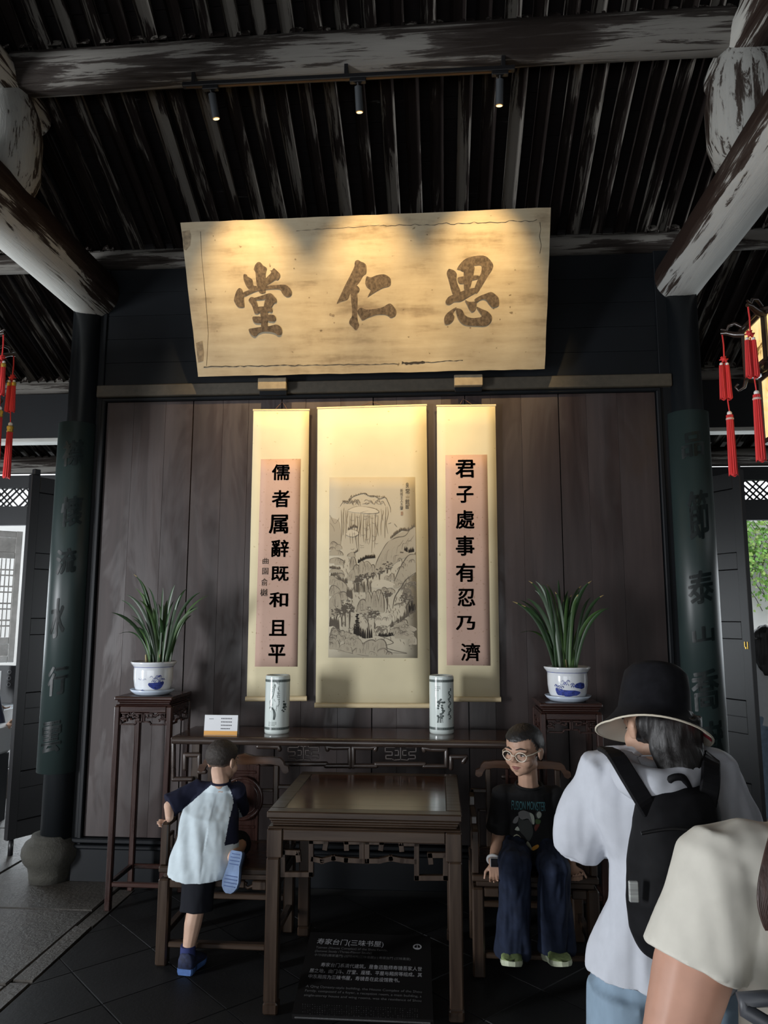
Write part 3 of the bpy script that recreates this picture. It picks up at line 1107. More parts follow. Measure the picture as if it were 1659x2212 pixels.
for (x, y, s_) in ((714, 680, 4), (720, 682, 4), (722, 697, 2), (668, 643, 2), (1016, 708, 3), (967, 706, 2), (1080, 690, 2), (638, 560, 2.5), (635, 580, 2)):
    mb.poly([onplaq(x + s_ * math.cos(a) * random.uniform(.6, 1), y + s_ * math.sin(a) * random.uniform(.6, 1), 0.001) for a in [k * PI / 4 for k in range(8)]])
tag(mb.build('worn_patch', M_PATCH, plaq), kind='stuff')

# two bracket blocks carrying the board
M_BRK = plain('bracket_paint', (0.16, 0.13, 0.085), 0.6, vary=0.2, scale=(20, 20, 20))
for a, b, c, d, lb in ((557, 815, 618, 840, 'left wooden bracket block under the name board'), (981, 808, 1043, 832, 'right wooden bracket block under the name board')):
    p, q = at(a, b, 4.885), at(c, d, 4.885)
    t = thing('bracket', lb, 'bracket', (0.5 * (p.x + q.x), WY, q.z))
    hw, hh = abs(q.x - p.x) / 2, abs(p.z - q.z)
    MB().box((-hw, -0.115, 0), (hw, -0.075, hh - 0.004), 0.004).build('front_block', M_BRK, t)
    MB().box((-hw * 0.96, -0.0745, -0.03), (hw * 0.96, -0.051, hh - 0.01), 0.003).build('arm', M_NAVY, t)

# ------------------------------------------------------------------ hanging scrolls


def paper(name, col, spots, rough=0.85, sc=60):
    m, nt, bs = _nt(name)
    mp = _coords(nt, (1, 1, 1), 'Object', False)
    n1 = _noise(nt, mp, 2.5, 3, 0.5)
    r = _ramp(nt, n1.outputs[0], [(0.3, tuple(x * 0.9 for x in col)), (0.7, tuple(min(1, x * 1.06) for x in col))])
    n3 = _noise(nt, mp, sc, 2, 0.3)
    r3 = _ramp(nt, n3.outputs[0], [(spots - 0.03, (0.62, 0.55, 0.45)), (spots, (1, 1, 1))])
    mx = nt.nodes.new('ShaderNodeMix')
    mx.data_type = 'RGBA'
    mx.blend_type = 'MULTIPLY'
    mx.inputs['Factor'].default_value = 0.7
    nt.links.new(r.outputs[0], mx.inputs['A'])
    nt.links.new(r3.outputs[0], mx.inputs['B'])
    nt.links.new(mx.outputs['Result'], bs.inputs['Base Color'])
    bs.inputs['Roughness'].default_value = rough
    bs.inputs['Specular IOR Level'].default_value = 0.2
    MATS[name] = m
    return m


M_SILK = paper('cream_silk_mount', (0.66, 0.585, 0.39), 0.25, sc=45)
M_PINK = paper('pink_flecked_paper', (0.52, 0.355, 0.285), 0.31, sc=70)
M_OLDP = paper('aged_painting_paper', (0.49, 0.435, 0.325), 0.25)
M_ROLLER = plain('pale_roller_wood', (0.62, 0.50, 0.30), 0.5, vary=0.1, scale=(4, 40, 40))
M_CORD = plain('brown_cord', (0.12, 0.06, 0.03), 0.8)
SY = 4.962


def sheet(mb, q, Y, n=14, amp=0.0006, ph=0.0, mi=0):
    "quad from four photo corners (tl, tr, br, bl) at depth Y, gently wavy, with thickness"
    c = [at(x, y, Y) for x, y in q]
    m = 6
    vs = []
    for off in (0.0, 0.0022):
        for i in range(n + 1):
            v = i / n
            for j in range(m + 1):
                u = j / m
                p = (c[0] * (1 - u) + c[1] * u) * (1 - v) + (c[3] * (1 - u) + c[2] * u) * v
                vs.append(p + V((0, off - amp * math.sin(v * 7 + ph) * v - amp * 1.5 * (2 * u - 1) ** 2 * v, 0)))
    w = m + 1
    K = (n + 1) * w
    fs = []
    for i in range(n):
        for j in range(m):
            a = i * w + j
            fs.append((a, a + w, a + w + 1, a + 1))
            fs.append((K + a, K + a + 1, K + a + w + 1, K + a + w))
    for i in range(n):
        fs.append((i * w, K + i * w, K + (i + 1) * w, (i + 1) * w))
        fs.append((i * w + m, (i + 1) * w + m, K + (i + 1) * w + m, K + i * w + m))
    for j in range(m):
        fs.append((j, j + 1, K + j + 1, K + j))
        fs.append((n * w + j, K + n * w + j, K + n * w + j + 1, n * w + j + 1))
    mb.add(vs, fs, mi, True)


def scroll(label, q, cord_px, roller=True):
    tl, tr, br, bl = [at(x, y, SY) for x, y in q]
    t = thing('hanging_scroll', label, 'scroll', (0, 0, 0))
    mb = MB()
    sheet(mb, q, SY)
    mb.build('silk_mount', M_SILK, t)
    MB().tube([tl + V((-.004, .004, .004)), tr + V((.004, .004, .004))], 0.008, 8).build('top_batten', M_ROLLER, t)
    MB().tube([bl + V((-.006, -.004, -.002)), br + V((.006, -.004, -.002))], 0.017, 12).build('roller', M_ROLLER, t)
    cx = at(cord_px[0], cord_px[1], WY - 0.03)
    MB().tube([tl * 0.6 + tr * 0.4 + V((0, 0, .012)), cx, tl * 0.4 + tr * 0.6 + V((0, 0, .012))], 0.0022, 5).build('hanging_cord', M_CORD, t)
    return t


def chars_on(t, text, spots, Y, mat, bold=0.02, name='ink_character', org=(500, 850), sc=620 / 1659):
    for ch, (u, v, w, h) in zip(text, spots):
        c = at(org[0] + u * sc, org[1] + v * sc, Y)
        e = at(org[0] + (u + w) * sc, org[1] + v * sc, Y)
        f_ = at(org[0] + u * sc, org[1] + (v - h) * sc, Y)
        mb = MB()
        put_glyphs(mb, ch, (0, 0, 0), (1, 0, 0), (0, 0, 1), (e - c).length, (f_ - c).length, bold)
        if mb.v:
            mb.build(name, mat, t, c)


sl = scroll('tall calligraphy scroll on pink paper hanging left of the landscape painting', [(547.5, 887), (668, 886.6), (661.5, 1508), (533, 1509)], (610, 868))
mb = MB(); sheet(mb, [(563.5, 992), (649.5, 991), (642, 1440), (550.5, 1440)], SY - 0.0022); mb.build('paper_panel', M_PINK, sl)
chars_on(sl, '儒者属辭既和且平', [(285, 455, 104, 92), (285, 608, 104, 100), (272, 755, 112, 110), (280, 895, 102, 100), (280, 1042, 100, 86), (272, 1192, 110, 88), (268, 1355, 102, 92), (262, 1505, 98, 108)], SY - 0.0042, M_INK)
chars_on(sl, '曲園俞樾', [(197, 968, 34, 34), (195, 1027, 34, 38), (190, 1090, 36, 42), (187, 1150, 42, 42)], SY - 0.0042, M_INK, 0.0, 'signature_character')
sr = scroll('tall calligraphy scroll on pink paper hanging right of the landscape painting', [(943.6, 878), (1070, 876.5), (1080, 1510), (946.6, 1509)], (1000, 861))
mb = MB(); sheet(mb, [(962, 983), (1052, 982), (1059, 1438), (965, 1437)], SY - 0.0022); mb.build('paper_panel', M_PINK, sr)
chars_on(sr, '君子處事有忍乃濟', [(1352, 435, 116, 104), (1350, 583, 98, 98), (1350, 728, 108, 108), (1350, 880, 108, 116), (1352, 1035, 112, 108), (1357, 1180, 102, 102), (1352, 1327, 112, 82), (1382, 1495, 112, 104)], SY - 0.0042, M_INK)
sc_ = scroll('wide central hanging scroll with an ink landscape painting', [(686, 883), (921, 876), (930, 1523.5), (682, 1522.5)], (804, 868))
mb = MB(); sheet(mb, [(711.5, 1031), (896.5, 1030.5), (901.7, 1421.5), (709, 1420.6)], SY - 0.0022); mb.build('painting_paper', M_OLDP, sc_)

# ink landscape: brush lines and dabs laid on the paper
INKS = [plain('ink_light', (0.33, 0.29, 0.22), 0.9, spec=0.1), plain('ink_grey', (0.20, 0.17, 0.13), 0.9, spec=0.1), plain('ink_mid', (0.115, 0.097, 0.075), 0.9, spec=0.1), plain('ink_dark', (0.035, 0.030, 0.025), 0.9, spec=0.1), plain('ink_wash', (0.40, 0.35, 0.26), 0.9, spec=0.1), plain('ink_bright_paper', (0.55, 0.49, 0.37), 0.9, spec=0.1)]
rnd = random.Random(77)
PAINT = MB()
PSC = 230 / 1241
_pc = [0]


def pp(u, v):
    _pc[0] += 1
    u = max(120 - v * 0.004, min(1112 + v * 0.012, u))
    v = min(v, 2155)
    return at(690 + u * PSC, 1020 + v * PSC, SY - 0.0042 - (_pc[0] % 40) * 0.00001)


def stroke(pts, w=5.0, mi=2, taper=True, wobble=2.0):
    w *= 1.25
    pts = spline([(x + rnd.uniform(-wobble, wobble), y + rnd.uniform(-wobble, wobble), 0) for x, y in pts], 4)
    L, R_ = [], []
    n = len(pts)
    for i, p in enumerate(pts):
        d = pts[min(i + 1, n - 1)] - pts[max(i - 1, 0)]
        d = d.normalized() if d.length > 0 else V((1, 0, 0))
        k = w * 0.5 * (0.35 + 0.65 * math.sin(PI * (i + 0.5) / n) if taper else 1.0) * rnd.uniform(0.8, 1.2)
        L.append((p.x - d.y * k, p.y + d.x * k))
        R_.append((p.x + d.y * k, p.y - d.x * k))
    _pc[0] += 1
    base = _pc[0]
    vs = [pp(*a) for a in L + R_]
    PAINT.add(vs, [(i, i + 1, n + i + 1, n + i) for i in range(n - 1)], mi)


def dab(x, y, w, h, mi=3, n=7, jag=0.3):
    PAINT.poly([pp(x + w * math.cos(a) * rnd.uniform(1 - jag, 1 + jag) / 2, y + h * math.sin(a) * rnd.uniform(1 - jag, 1 + jag) / 2) for a in [2 * PI * k / n for k in range(n)]], mi)


def fill(pts, mi):
    PAINT.poly([pp(p.x, p.y) for p in spline([(a, b, 0) for a, b in pts], 3, True)], mi)


def rock(x, y, w, h, mi=2, lines=3, wash=True):
    "rounded boulder: dome outline, wash at its foot, texture strokes"
    sk = rnd.uniform(-.2, .2)
    dome = [(x - w / 2, y + h * .5), (x - w * .45, y), (x + w * (sk - .2), y - h * .45), (x + w * (sk + .15), y - h * .5), (x + w * .45, y - h * .05), (x + w / 2, y + h * .5)]
    if wash:
        fill(dome + [(x, y + h * .55)], 4)
    stroke(dome, 5.5, mi)
    stroke([(a + 4, b + 7) for a, b in dome[1:5]], 5, 1)
    for k in range(lines + 3):
        u = rnd.uniform(-.38, .38)
        stroke([(x + w * u, y - h * (.4 - abs(u) * .6)), (x + w * (u * 1.25 + .03), y - h * .05), (x + w * u * 1.35, y + h * .35)], 3.2, 1)


def pines(pts, n, h, mi=3, w=13):
    for k in range(n):
        t = (k + rnd.random() * .5) / n * (len(pts) - 1)
        i = min(int(t), len(pts) - 2)
        f_ = t - i
        x = pts[i][0] * (1 - f_) + pts[i + 1][0] * f_
        y = pts[i][1] * (1 - f_) + pts[i + 1][1] * f_
        hh = h * rnd.uniform(.6, 1.15)
        PAINT.poly([pp(x - w * .5, y), pp(x - w * .35, y - hh * .5), pp(x, y - hh), pp(x + w * .4, y - hh * .45), pp(x + w * .5, y)], mi)


def tree(x, y, h, s, mi=2, n=34):
    for k in range(3):
        stroke([(x + rnd.uniform(-6, 6), y), (x + rnd.uniform(-8, 8), y - h * .5), (x + rnd.uniform(-s * .3, s * .3), y - h * .9)], 5, mi)
    for k in range(n):
        a, r_ = rnd.uniform(0, 2 * PI), math.sqrt(rnd.random())
        dab(x + math.cos(a) * r_ * s * .5, y - h + math.sin(a) * r_ * s * .42, rnd.uniform(14, 30), rnd.uniform(9, 18), mi)


# distant hills and the great cliff
fill([(118, 560), (160, 540), (235, 600), (240, 900), (120, 900)], 4)
for pts in ([(118, 500), (145, 545), (180, 600), (215, 560), (228, 530)], [(120, 590), (160, 640), (175, 690)], [(800, 600), (835, 590)], [(870, 600), (905, 640)]):
    stroke(pts, 4, 1)
cliff = [(240, 400), (280, 345), (330, 360), (370, 300), (430, 270), (530, 245), (570, 275), (640, 275), (700, 310), (765, 295), (800, 350), (825, 420), (830, 470)]
stroke(cliff, 6, 2)
fill([(345, 440), (420, 405), (540, 405), (680, 440), (690, 470), (560, 480), (440, 470), (340, 455)], 5)
stroke([(330, 440), (420, 402), (550, 405), (640, 425), (690, 455), (670, 478), (560, 480), (480, 465)], 5, 2)
stroke([(480, 470), (560, 450), (650, 440)], 4, 2)
for k in range(22):
    x = 250 + k * 26 + rnd.uniform(-8, 8)
    if 330 < x < 690:
        y0, y1 = 480 + rnd.uniform(-8, 30), rnd.uniform(700, 960)
    else:
        y0, y1 = 400 + rnd.uniform(0, 50), rnd.uniform(560, 820)
    stroke([(x, y0), (x + rnd.uniform(-14, 10), y0 * .7 + y1 * .3), (x + rnd.uniform(-18, 10), y0 * .35 + y1 * .65), (x + rnd.uniform(-16, 8), y1)], 4.2, 1 if rnd.random() < .5 else 2)
for k in range(20):
    x, y = rnd.uniform(360, 640), rnd.uniform(490, 900)
    stroke([(x, y), (x + 20, y + rnd.uniform(4, 14)), (x + 46, y + rnd.uniform(-6, 6))], 3, 1)
for k in range(26):
    x = rnd.uniform(270, 790)
    stroke([(x, 320 + rnd.uniform(0, 60)), (x + 25, 312 + rnd.uniform(0, 60)), (x + 55, 335 + rnd.uniform(0, 60))], 4, 1)
pines([(270, 345), (330, 350), (370, 285), (500, 250), (600, 290), (680, 290), (770, 298)], 30, 24, 2, 9)
fill([(310, 700), (360, 670), (440, 690), (450, 730), (380, 755), (315, 730)], 5)
stroke([(305, 715), (350, 675), (430, 685), (455, 725), (390, 755), (310, 735)], 5, 2)
pines([(335, 675), (400, 640), (445, 650)], 12, 36, 2)
# right hill ranges
fill([(640, 1180), (700, 980), (820, 790), (960, 700), (1120, 640), (1128, 930), (960, 1010), (780, 1130)], 4)
stroke([(640, 1180), (665, 1040), (730, 920), (800, 815), (900, 760), (1000, 740), (1060, 660), (1120, 630)], 7, 2)
for a, b, c, d in ((760, 1040, 830, 830), (820, 1000, 900, 800), (700, 1100, 760, 900), (900, 950, 980, 790), (960, 900, 1040, 770), (1010, 860, 1100, 740), (860, 1060, 950, 900)):
    stroke([(a, b), (a + 12, (b + d) / 2), ((a + c) / 2, d + 60), (c, d)], 6, 1)
    stroke([(a + 16, b), (a + 30, (b + d) / 2), ((a + c) / 2 + 22, d + 66)], 4, 1)
pines([(830, 775), (900, 720), (960, 680), (1030, 690), (1110, 640)], 26, 48, 2, 13)
pines([(980, 905), (1040, 940), (1120, 925)], 16, 62, 3, 14)
pines([(925, 940), (990, 945)], 8, 30, 2, 10)
stroke([(860, 1330), (900, 1200), (960, 1080), (1040, 970), (1120, 960)], 8, 2)
stroke([(850, 1590), (880, 1450), (960, 1330), (1010, 1250), (1120, 1170)], 8, 2)
fill([(860, 1330), (960, 1080), (1040, 975), (1125, 965), (1130, 1160), (1010, 1250), (930, 1340)], 4)
for k in range(20):
    x, y = rnd.uniform(890, 1110), rnd.uniform(1000, 1560)
    rock(x, y, rnd.uniform(45, 90), rnd.uniform(28, 50), 1, 2, False)
# left hill ranges
for x, y, w, h in ((170, 840, 90, 60), (225, 870, 70, 50), (150, 890, 70, 40), (180, 940, 190, 60), (160, 1030, 140, 60), (230, 1040, 110, 80), (190, 1150, 160, 40), (230, 1200, 110, 50), (170, 1260, 130, 100), (240, 1320, 160, 120), (180, 1380, 140, 120), (180, 1500, 150, 170), (260, 1440, 130, 90), (150, 1620, 110, 120), (370, 960, 90, 50), (390, 1060, 80, 150), (370, 1200, 90, 120), (430, 1140, 90, 120), (500, 1120, 90, 160), (560, 1110, 110, 130), (610, 1140, 80, 120)):
    rock(x, y, w, h, 2, 4)
pines([(450, 1060), (540, 1010), (650, 1000)], 22, 52, 3, 14)
pines([(400, 950), (450, 920)], 8, 34, 2, 10)
pines([(120, 1120), (180, 1130), (250, 1130)], 12, 40, 2, 12)
pines([(130, 1215), (200, 1215), (260, 1280), (330, 1300)], 16, 66, 2, 14)
# middle valley: mist, tall rocks, trees
fill([(610, 1290), (720, 1250), (860, 1290), (870, 1340), (740, 1350), (610, 1340)], 5)
for x, y, w, h in ((640, 1500, 90, 210), (720, 1510, 70, 220), (570, 1480, 70, 160), (500, 1560, 130, 150), (790, 1240, 70, 60), (840, 1220, 70, 70), (760, 1370, 70, 60), (830, 1380, 90, 50), (690, 1400, 80, 60)):
    rock(x, y, w, h, 2, 4)
for x, y, h, s in ((700, 1270, 120, 100), (790, 1180, 90, 120), (480, 1320, 100, 90), (440, 1380, 110, 80), (560, 1330, 130, 90), (620, 1250, 60, 60)):
    tree(x, y, h, s, 2)
for k in range(26):
    x = rnd.uniform(400, 610)
    stroke([(x, rnd.uniform(1270, 1320)), (x + rnd.uniform(-6, 6), 1400)], 4, 2)
for x, y, h, s in ((790, 1600, 180, 90), (1020, 1640, 170, 150), (300, 1800, 260, 150), (350, 1820, 230, 130), (260, 1800, 200, 120), (190, 1830, 200, 110), (570, 1900, 260, 190), (640, 1830, 180, 120)):
    tree(x, y, h, s, 1 if s > 160 else 2, 46)
pines([(320, 1440), (380, 1480)], 7, 110, 2, 18)
pines([(120, 1800), (160, 1790), (230, 1840)], 12, 130, 2, 18)
pines([(400, 1920), (450, 1900), (520, 1940), (620, 1930)], 13, 150, 3, 20)
for k in range(8):
    y = 1660 + k * 24
    dab(440 + rnd.uniform(-5, 5), y, 30 + k * 5, 26, 3)
pines([(690, 1910), (780, 1920), (880, 1900)], 18, 50, 3, 14)
pines([(830, 1810), (900, 1780), (1000, 1700), (1120, 1620)], 22, 90, 2, 15)
pines([(1040, 1640), (1120, 1600)], 8, 130, 3, 18)
fill([(650, 1690), (760, 1640), (860, 1660), (870, 1760), (760, 1800), (660, 1780)], 5)
for k in range(16):
    rock(rnd.uniform(640, 860), rnd.uniform(1680, 1880), rnd.uniform(50, 90), rnd.uniform(30, 50), 1, 1, False)
# foreground boulders and bank
for k in range(30):
    rock(rnd.uniform(120, 420), rnd.uniform(1840, 2000), rnd.uniform(50, 110), rnd.uniform(34, 62), 2, 2)
for k in range(16):
    rock(rnd.uniform(880, 1110), rnd.uniform(1740, 1930), rnd.uniform(80, 170), rnd.uniform(40, 70), 2, 3)
for x, y, w, h in ((430, 2000, 150, 110), (570, 2030, 210, 150), (300, 2050, 160, 90), (460, 2080, 150, 80), (700, 2010, 170, 120), (170, 2010, 130, 100), (730, 2090, 150, 70), (620, 2120, 90, 50), (810, 2110, 70, 40), (1090, 1960, 100, 90)):
    rock(x, y, w, h, 2, 6)
stroke([(640, 1900), (760, 1930), (860, 1990), (740, 2030), (880, 2080), (1020, 2110), (820, 2105)], 6, 2)
stroke([(120, 2060), (220, 2070), (330, 2100), (480, 2130), (600, 2140)], 5, 1)
for k in range(60):
    x, y = rnd.uniform(120, 1120), rnd.uniform(1000, 2080)
    dab(x, y, rnd.uniform(6, 16), rnd.uniform(5, 11), 1)
for k in range(260):
    x, y = rnd.uniform(125, 1115), rnd.uniform(1000, 2000)
    if 620 < x < 870 and 1240 < y < 1350 or 640 < x < 870 and 1640 < y < 1800:
        continue
    a = rnd.uniform(20, 46)
    stroke([(x, y), (x + a * .25, y + a * .5), (x + a * rnd.uniform(-.2, .5), y + a)], 3.4, 1)
tag(PAINT.build('ink_landscape', INKS, sc_), kind='stuff')
chars_on(sc_, '良常山館圖', [(1025, 150, 34, 60), (1028, 222, 48, 62), (1027, 287, 34, 28), (1024, 345, 46, 62), (1022, 405, 36, 44)], SY - 0.0048, INKS[3], 0.0, 'inscription_character', (690, 1020), PSC)
chars_on(sc_, '新城王人玉肇', [(958, 215, 34, 44), (956, 255, 34, 36), (957, 297, 36, 36), (958, 335, 34, 32), (957, 372, 28, 28), (957, 418, 38, 48)], SY - 0.0048, INKS[3], 0.0, 'inscription_character', (690, 1020), PSC)
mb = MB()
mb.poly([at(690 + u * PSC, 1020 + v * PSC, SY - 0.0048) for u, v in ((948, 458), (972, 458), (972, 504), (948, 504))])
mb.build('seal', plain('seal_brown', (0.30, 0.20, 0.13), 0.9), sc_)
# ------------------------------------------------------------------ helpers for traced fretwork
def trace(pts, Y, org=(540, 1600), sc=500 / 1659, rel=V((0, 0, 0))):
    return [at(org[0] + u * sc, org[1] + v * sc, Y) - rel for u, v in pts]


# ------------------------------------------------------------------ square table
tab = thing('square_table', 'square dark wooden table with carved apron standing between the chairs', 'table', (-0.342, 3.88, 0))
TX, TY, TZ = 0.438, 0.435, 0.850
to = tab.location.copy()
mb = MB()
mb.box((-TX + 0.07, -TY + 0.07, TZ - 0.02), (TX - 0.07, TY - 0.07, TZ - 0.001), 0.001)
mb.build('table_top', M_TOP, tab)
for lo, hi in (((-TX, -TY, TZ - 0.03), (TX, -TY + 0.07, TZ)), ((-TX, TY - 0.07, TZ - 0.03), (TX, TY, TZ)), ((-TX, -TY + 0.0705, TZ - 0.03), (-TX + 0.07, TY - 0.0705, TZ)), ((TX - 0.07, -TY + 0.0705, TZ - 0.03), (TX, TY - 0.0705, TZ))):
    MB().box(lo, hi, 0.005).build('top_frame', M_TEAKX, tab)
mb = MB()
for k, (ins, z0, z1) in enumerate(((0.010, TZ - 0.043, TZ - 0.0305), (0.016, TZ - 0.055, TZ - 0.0435), (0.022, TZ - 0.066, TZ - 0.0555), (0.005, TZ - 0.076, TZ - 0.0665))):
    mb.box((-TX + ins, -TY + ins, z0), (TX - ins, TY - ins, z1), 0.004)
mb.build('waist_moulding', M_TEAKX, tab)
for s in (-1, 1):
    MB().box((-TX + 0.075, s * (TY - 0.004), TZ - 0.125), (TX - 0.075, s * (TY - 0.045), TZ - 0.0765), 0.004).build('apron', M_TEAKX, tab)
    MB().box((s * (TX - 0.004), -TY + 0.075, TZ - 0.125), (s * (TX - 0.045), TY - 0.075, TZ - 0.0765), 0.004).build('apron', M_TEAKX, tab)
    for s2 in (-1, 1):
        x1, y1 = s * (TX - 0.002), s2 * (TY - 0.002)
        x0, y0 = x1 - s * 0.072, y1 - s2 * 0.072
        mb = MB()
        mb.box((x1, y1, TZ - 0.20), (x0, y0, TZ - 0.0767), 0.005)
        mb.box((x1, y1, 0.05), (x1 - s * 0.06, y1 - s2 * 0.06, TZ - 0.2), 0.006)
        mb.box((x1 + s * 0.002, y1 + s2 * 0.002, 0.0), (x1 - s * 0.064, y1 - s2 * 0.064, 0.05), 0.008)
        mb.build('leg', M_TEAK, tab)
FY = to.y - TY + 0.025
FRET = [[(350, 850), (345, 800), (238, 795), (238, 955), (440, 955), (440, 718), (548, 718), (540, 765)],
        [(455, 845), (520, 858), (600, 838), (690, 852), (802, 858)], [(802, 720), (802, 858)], [(802, 722), (692, 722), (694, 768)],
        [(840, 722), (840, 860)], [(840, 722), (946, 725), (940, 768)], [(840, 858), (930, 858), (1010, 840), (1090, 855), (1180, 862)],
        [(1088, 775), (1084, 733), (1195, 735), (1195, 980), (1402, 980), (1402, 818), (1290, 818), (1296, 866)]]
mb = MB()
fr = [trace(p, FY, rel=to) for p in FRET]
for p in fr:
    mb.path_bars(p, 0.022, 0.022, 0.0012)
mb.build('fretwork', M_TEAK, tab)
xs = [q.x for p in fr for q in p]
for rz in (PI / 2, -PI / 2, PI):
    mb2 = MB()
    Rz = Matrix.Rotation(rz, 3, 'Z')
    mb2.v = [tuple(Rz @ V(v)) for v in mb.v]
    mb2.f, mb2.m, mb2.sm = mb.f[:], mb.m[:], mb.sm[:]
    mb2.build('fretwork', M_TEAK, tab)

# ------------------------------------------------------------------ long altar desk against the wall
DX0, DX1, DY0, DZ = -1.600, 0.572, 4.480, 1.005
desk = thing('altar_table', 'long narrow altar table with rounded rails standing against the wall', 'table', ((DX0 + DX1) / 2, DY0 + 0.22, 0))
do = desk.location.copy()
DL = (DX1 - DX0) / 2
MB().box((-DL, -0.20, DZ - 0.03), (DL, 0.215, DZ), 0.004).build('desk_top', M_TOP, desk)
M_ROD = wood('dark_rounded_rod', 0, (0.024, 0.016, 0.013), (0.055, 0.038, 0.030), 0.30, coat=0.3, grain=3, fine=20)
MB().tube([V((-DL + 0.004, -0.215, DZ - 0.022)), V((DL - 0.004, -0.215, DZ - 0.022))], 0.0225, 14).build('front_rail', M_ROD, desk)
ROD = 0.0145


def rods(name, paths, Y, org, sc, mirror=False, r=ROD):
    for p in paths:
        q = trace(p, Y, org, sc, do)
        if mirror:
            q = [V((-v.x, v.y, v.z)) for v in q]
        mb = MB()
        for a, b in zip(q, q[1:]):
            mb.capsule(a, b, r, r, 10)
        mb.build(name, M_ROD, desk)


C5 = ((540, 1600), 500 / 1659)
C1 = ((200, 1220), 420 / 1659)
DYF = DY0 + 0.01
rods('fret_rod', [[(60, 42), (205, 44), (212, 62)], [(716, 48), (716, 185)], [(741, 48), (741, 185)], [(265, 166), (545, 166)], [(545, 180), (716, 180)], [(741, 180), (905, 180)], [(905, 168), (1250, 168)], [(1250, 182), (1408, 182)], [(716, 48), (600, 50), (552, 44), (556, 62)], [(741, 48), (860, 50), (905, 44), (900, 62)], [(1408, 182), (1408, 64), (1300, 62), (1245, 52), (1250, 70)], [(1442, 195), (1442, 116), (1548, 116), (1530, 150)], [(250, 166), (60, 166)]], DYF, *C5)
left_end = [[(690, 1485), (690, 1828), (845, 1828)], [(790, 1738), (790, 1622), (912, 1622), (912, 1765), (960, 1765)], [(1080, 1548), (1180, 1546)]]
rods('fret_rod', left_end, DYF, *C1)
rods('fret_rod', left_end[:2], DYF, *C1, mirror=True)
for cx in (385, 1080):
    mb = MB()
    S_ = [[(-110, -42), (-40, -42), (-30, -55), (0, -45), (30, -55), (40, -42), (110, -42), (110, -10), (60, -10), (60, 15), (105, 15), (105, 40), (60, 40), (50, 50), (0, 45), (-50, 50), (-60, 40), (-105, 40), (-105, 15), (-60, 15), (-60, -10), (-110, -10), (-110, -42)], [(0, -45), (0, 45)], [(-40, -20), (-15, -20), (-15, 15), (-40, 15)], [(40, -20), (15, -20), (15, 15), (40, 15)]]
    for p in S_:
        mb.path_bars(trace([(cx + a, 88 + b) for a, b in p], DYF, *C5, rel=do), 0.0065, 0.014, 0.001)
    mb.build('carved_panel', M_ROD, desk)
for x in (DX0 + 0.14, DX1 - 0.14):
    for y in (-0.17, 0.17):
        MB().box((x - do.x - 0.025, y - 0.025, 0), (x - do.x + 0.025, y + 0.025, DZ - 0.0305), 0.005).build('leg', M_TEAK, desk)
    MB().box((x - do.x - 0.02, -0.144, 0.14), (x - do.x + 0.02, 0.144, 0.17), 0.004).build('stretcher', M_TEAK, desk)


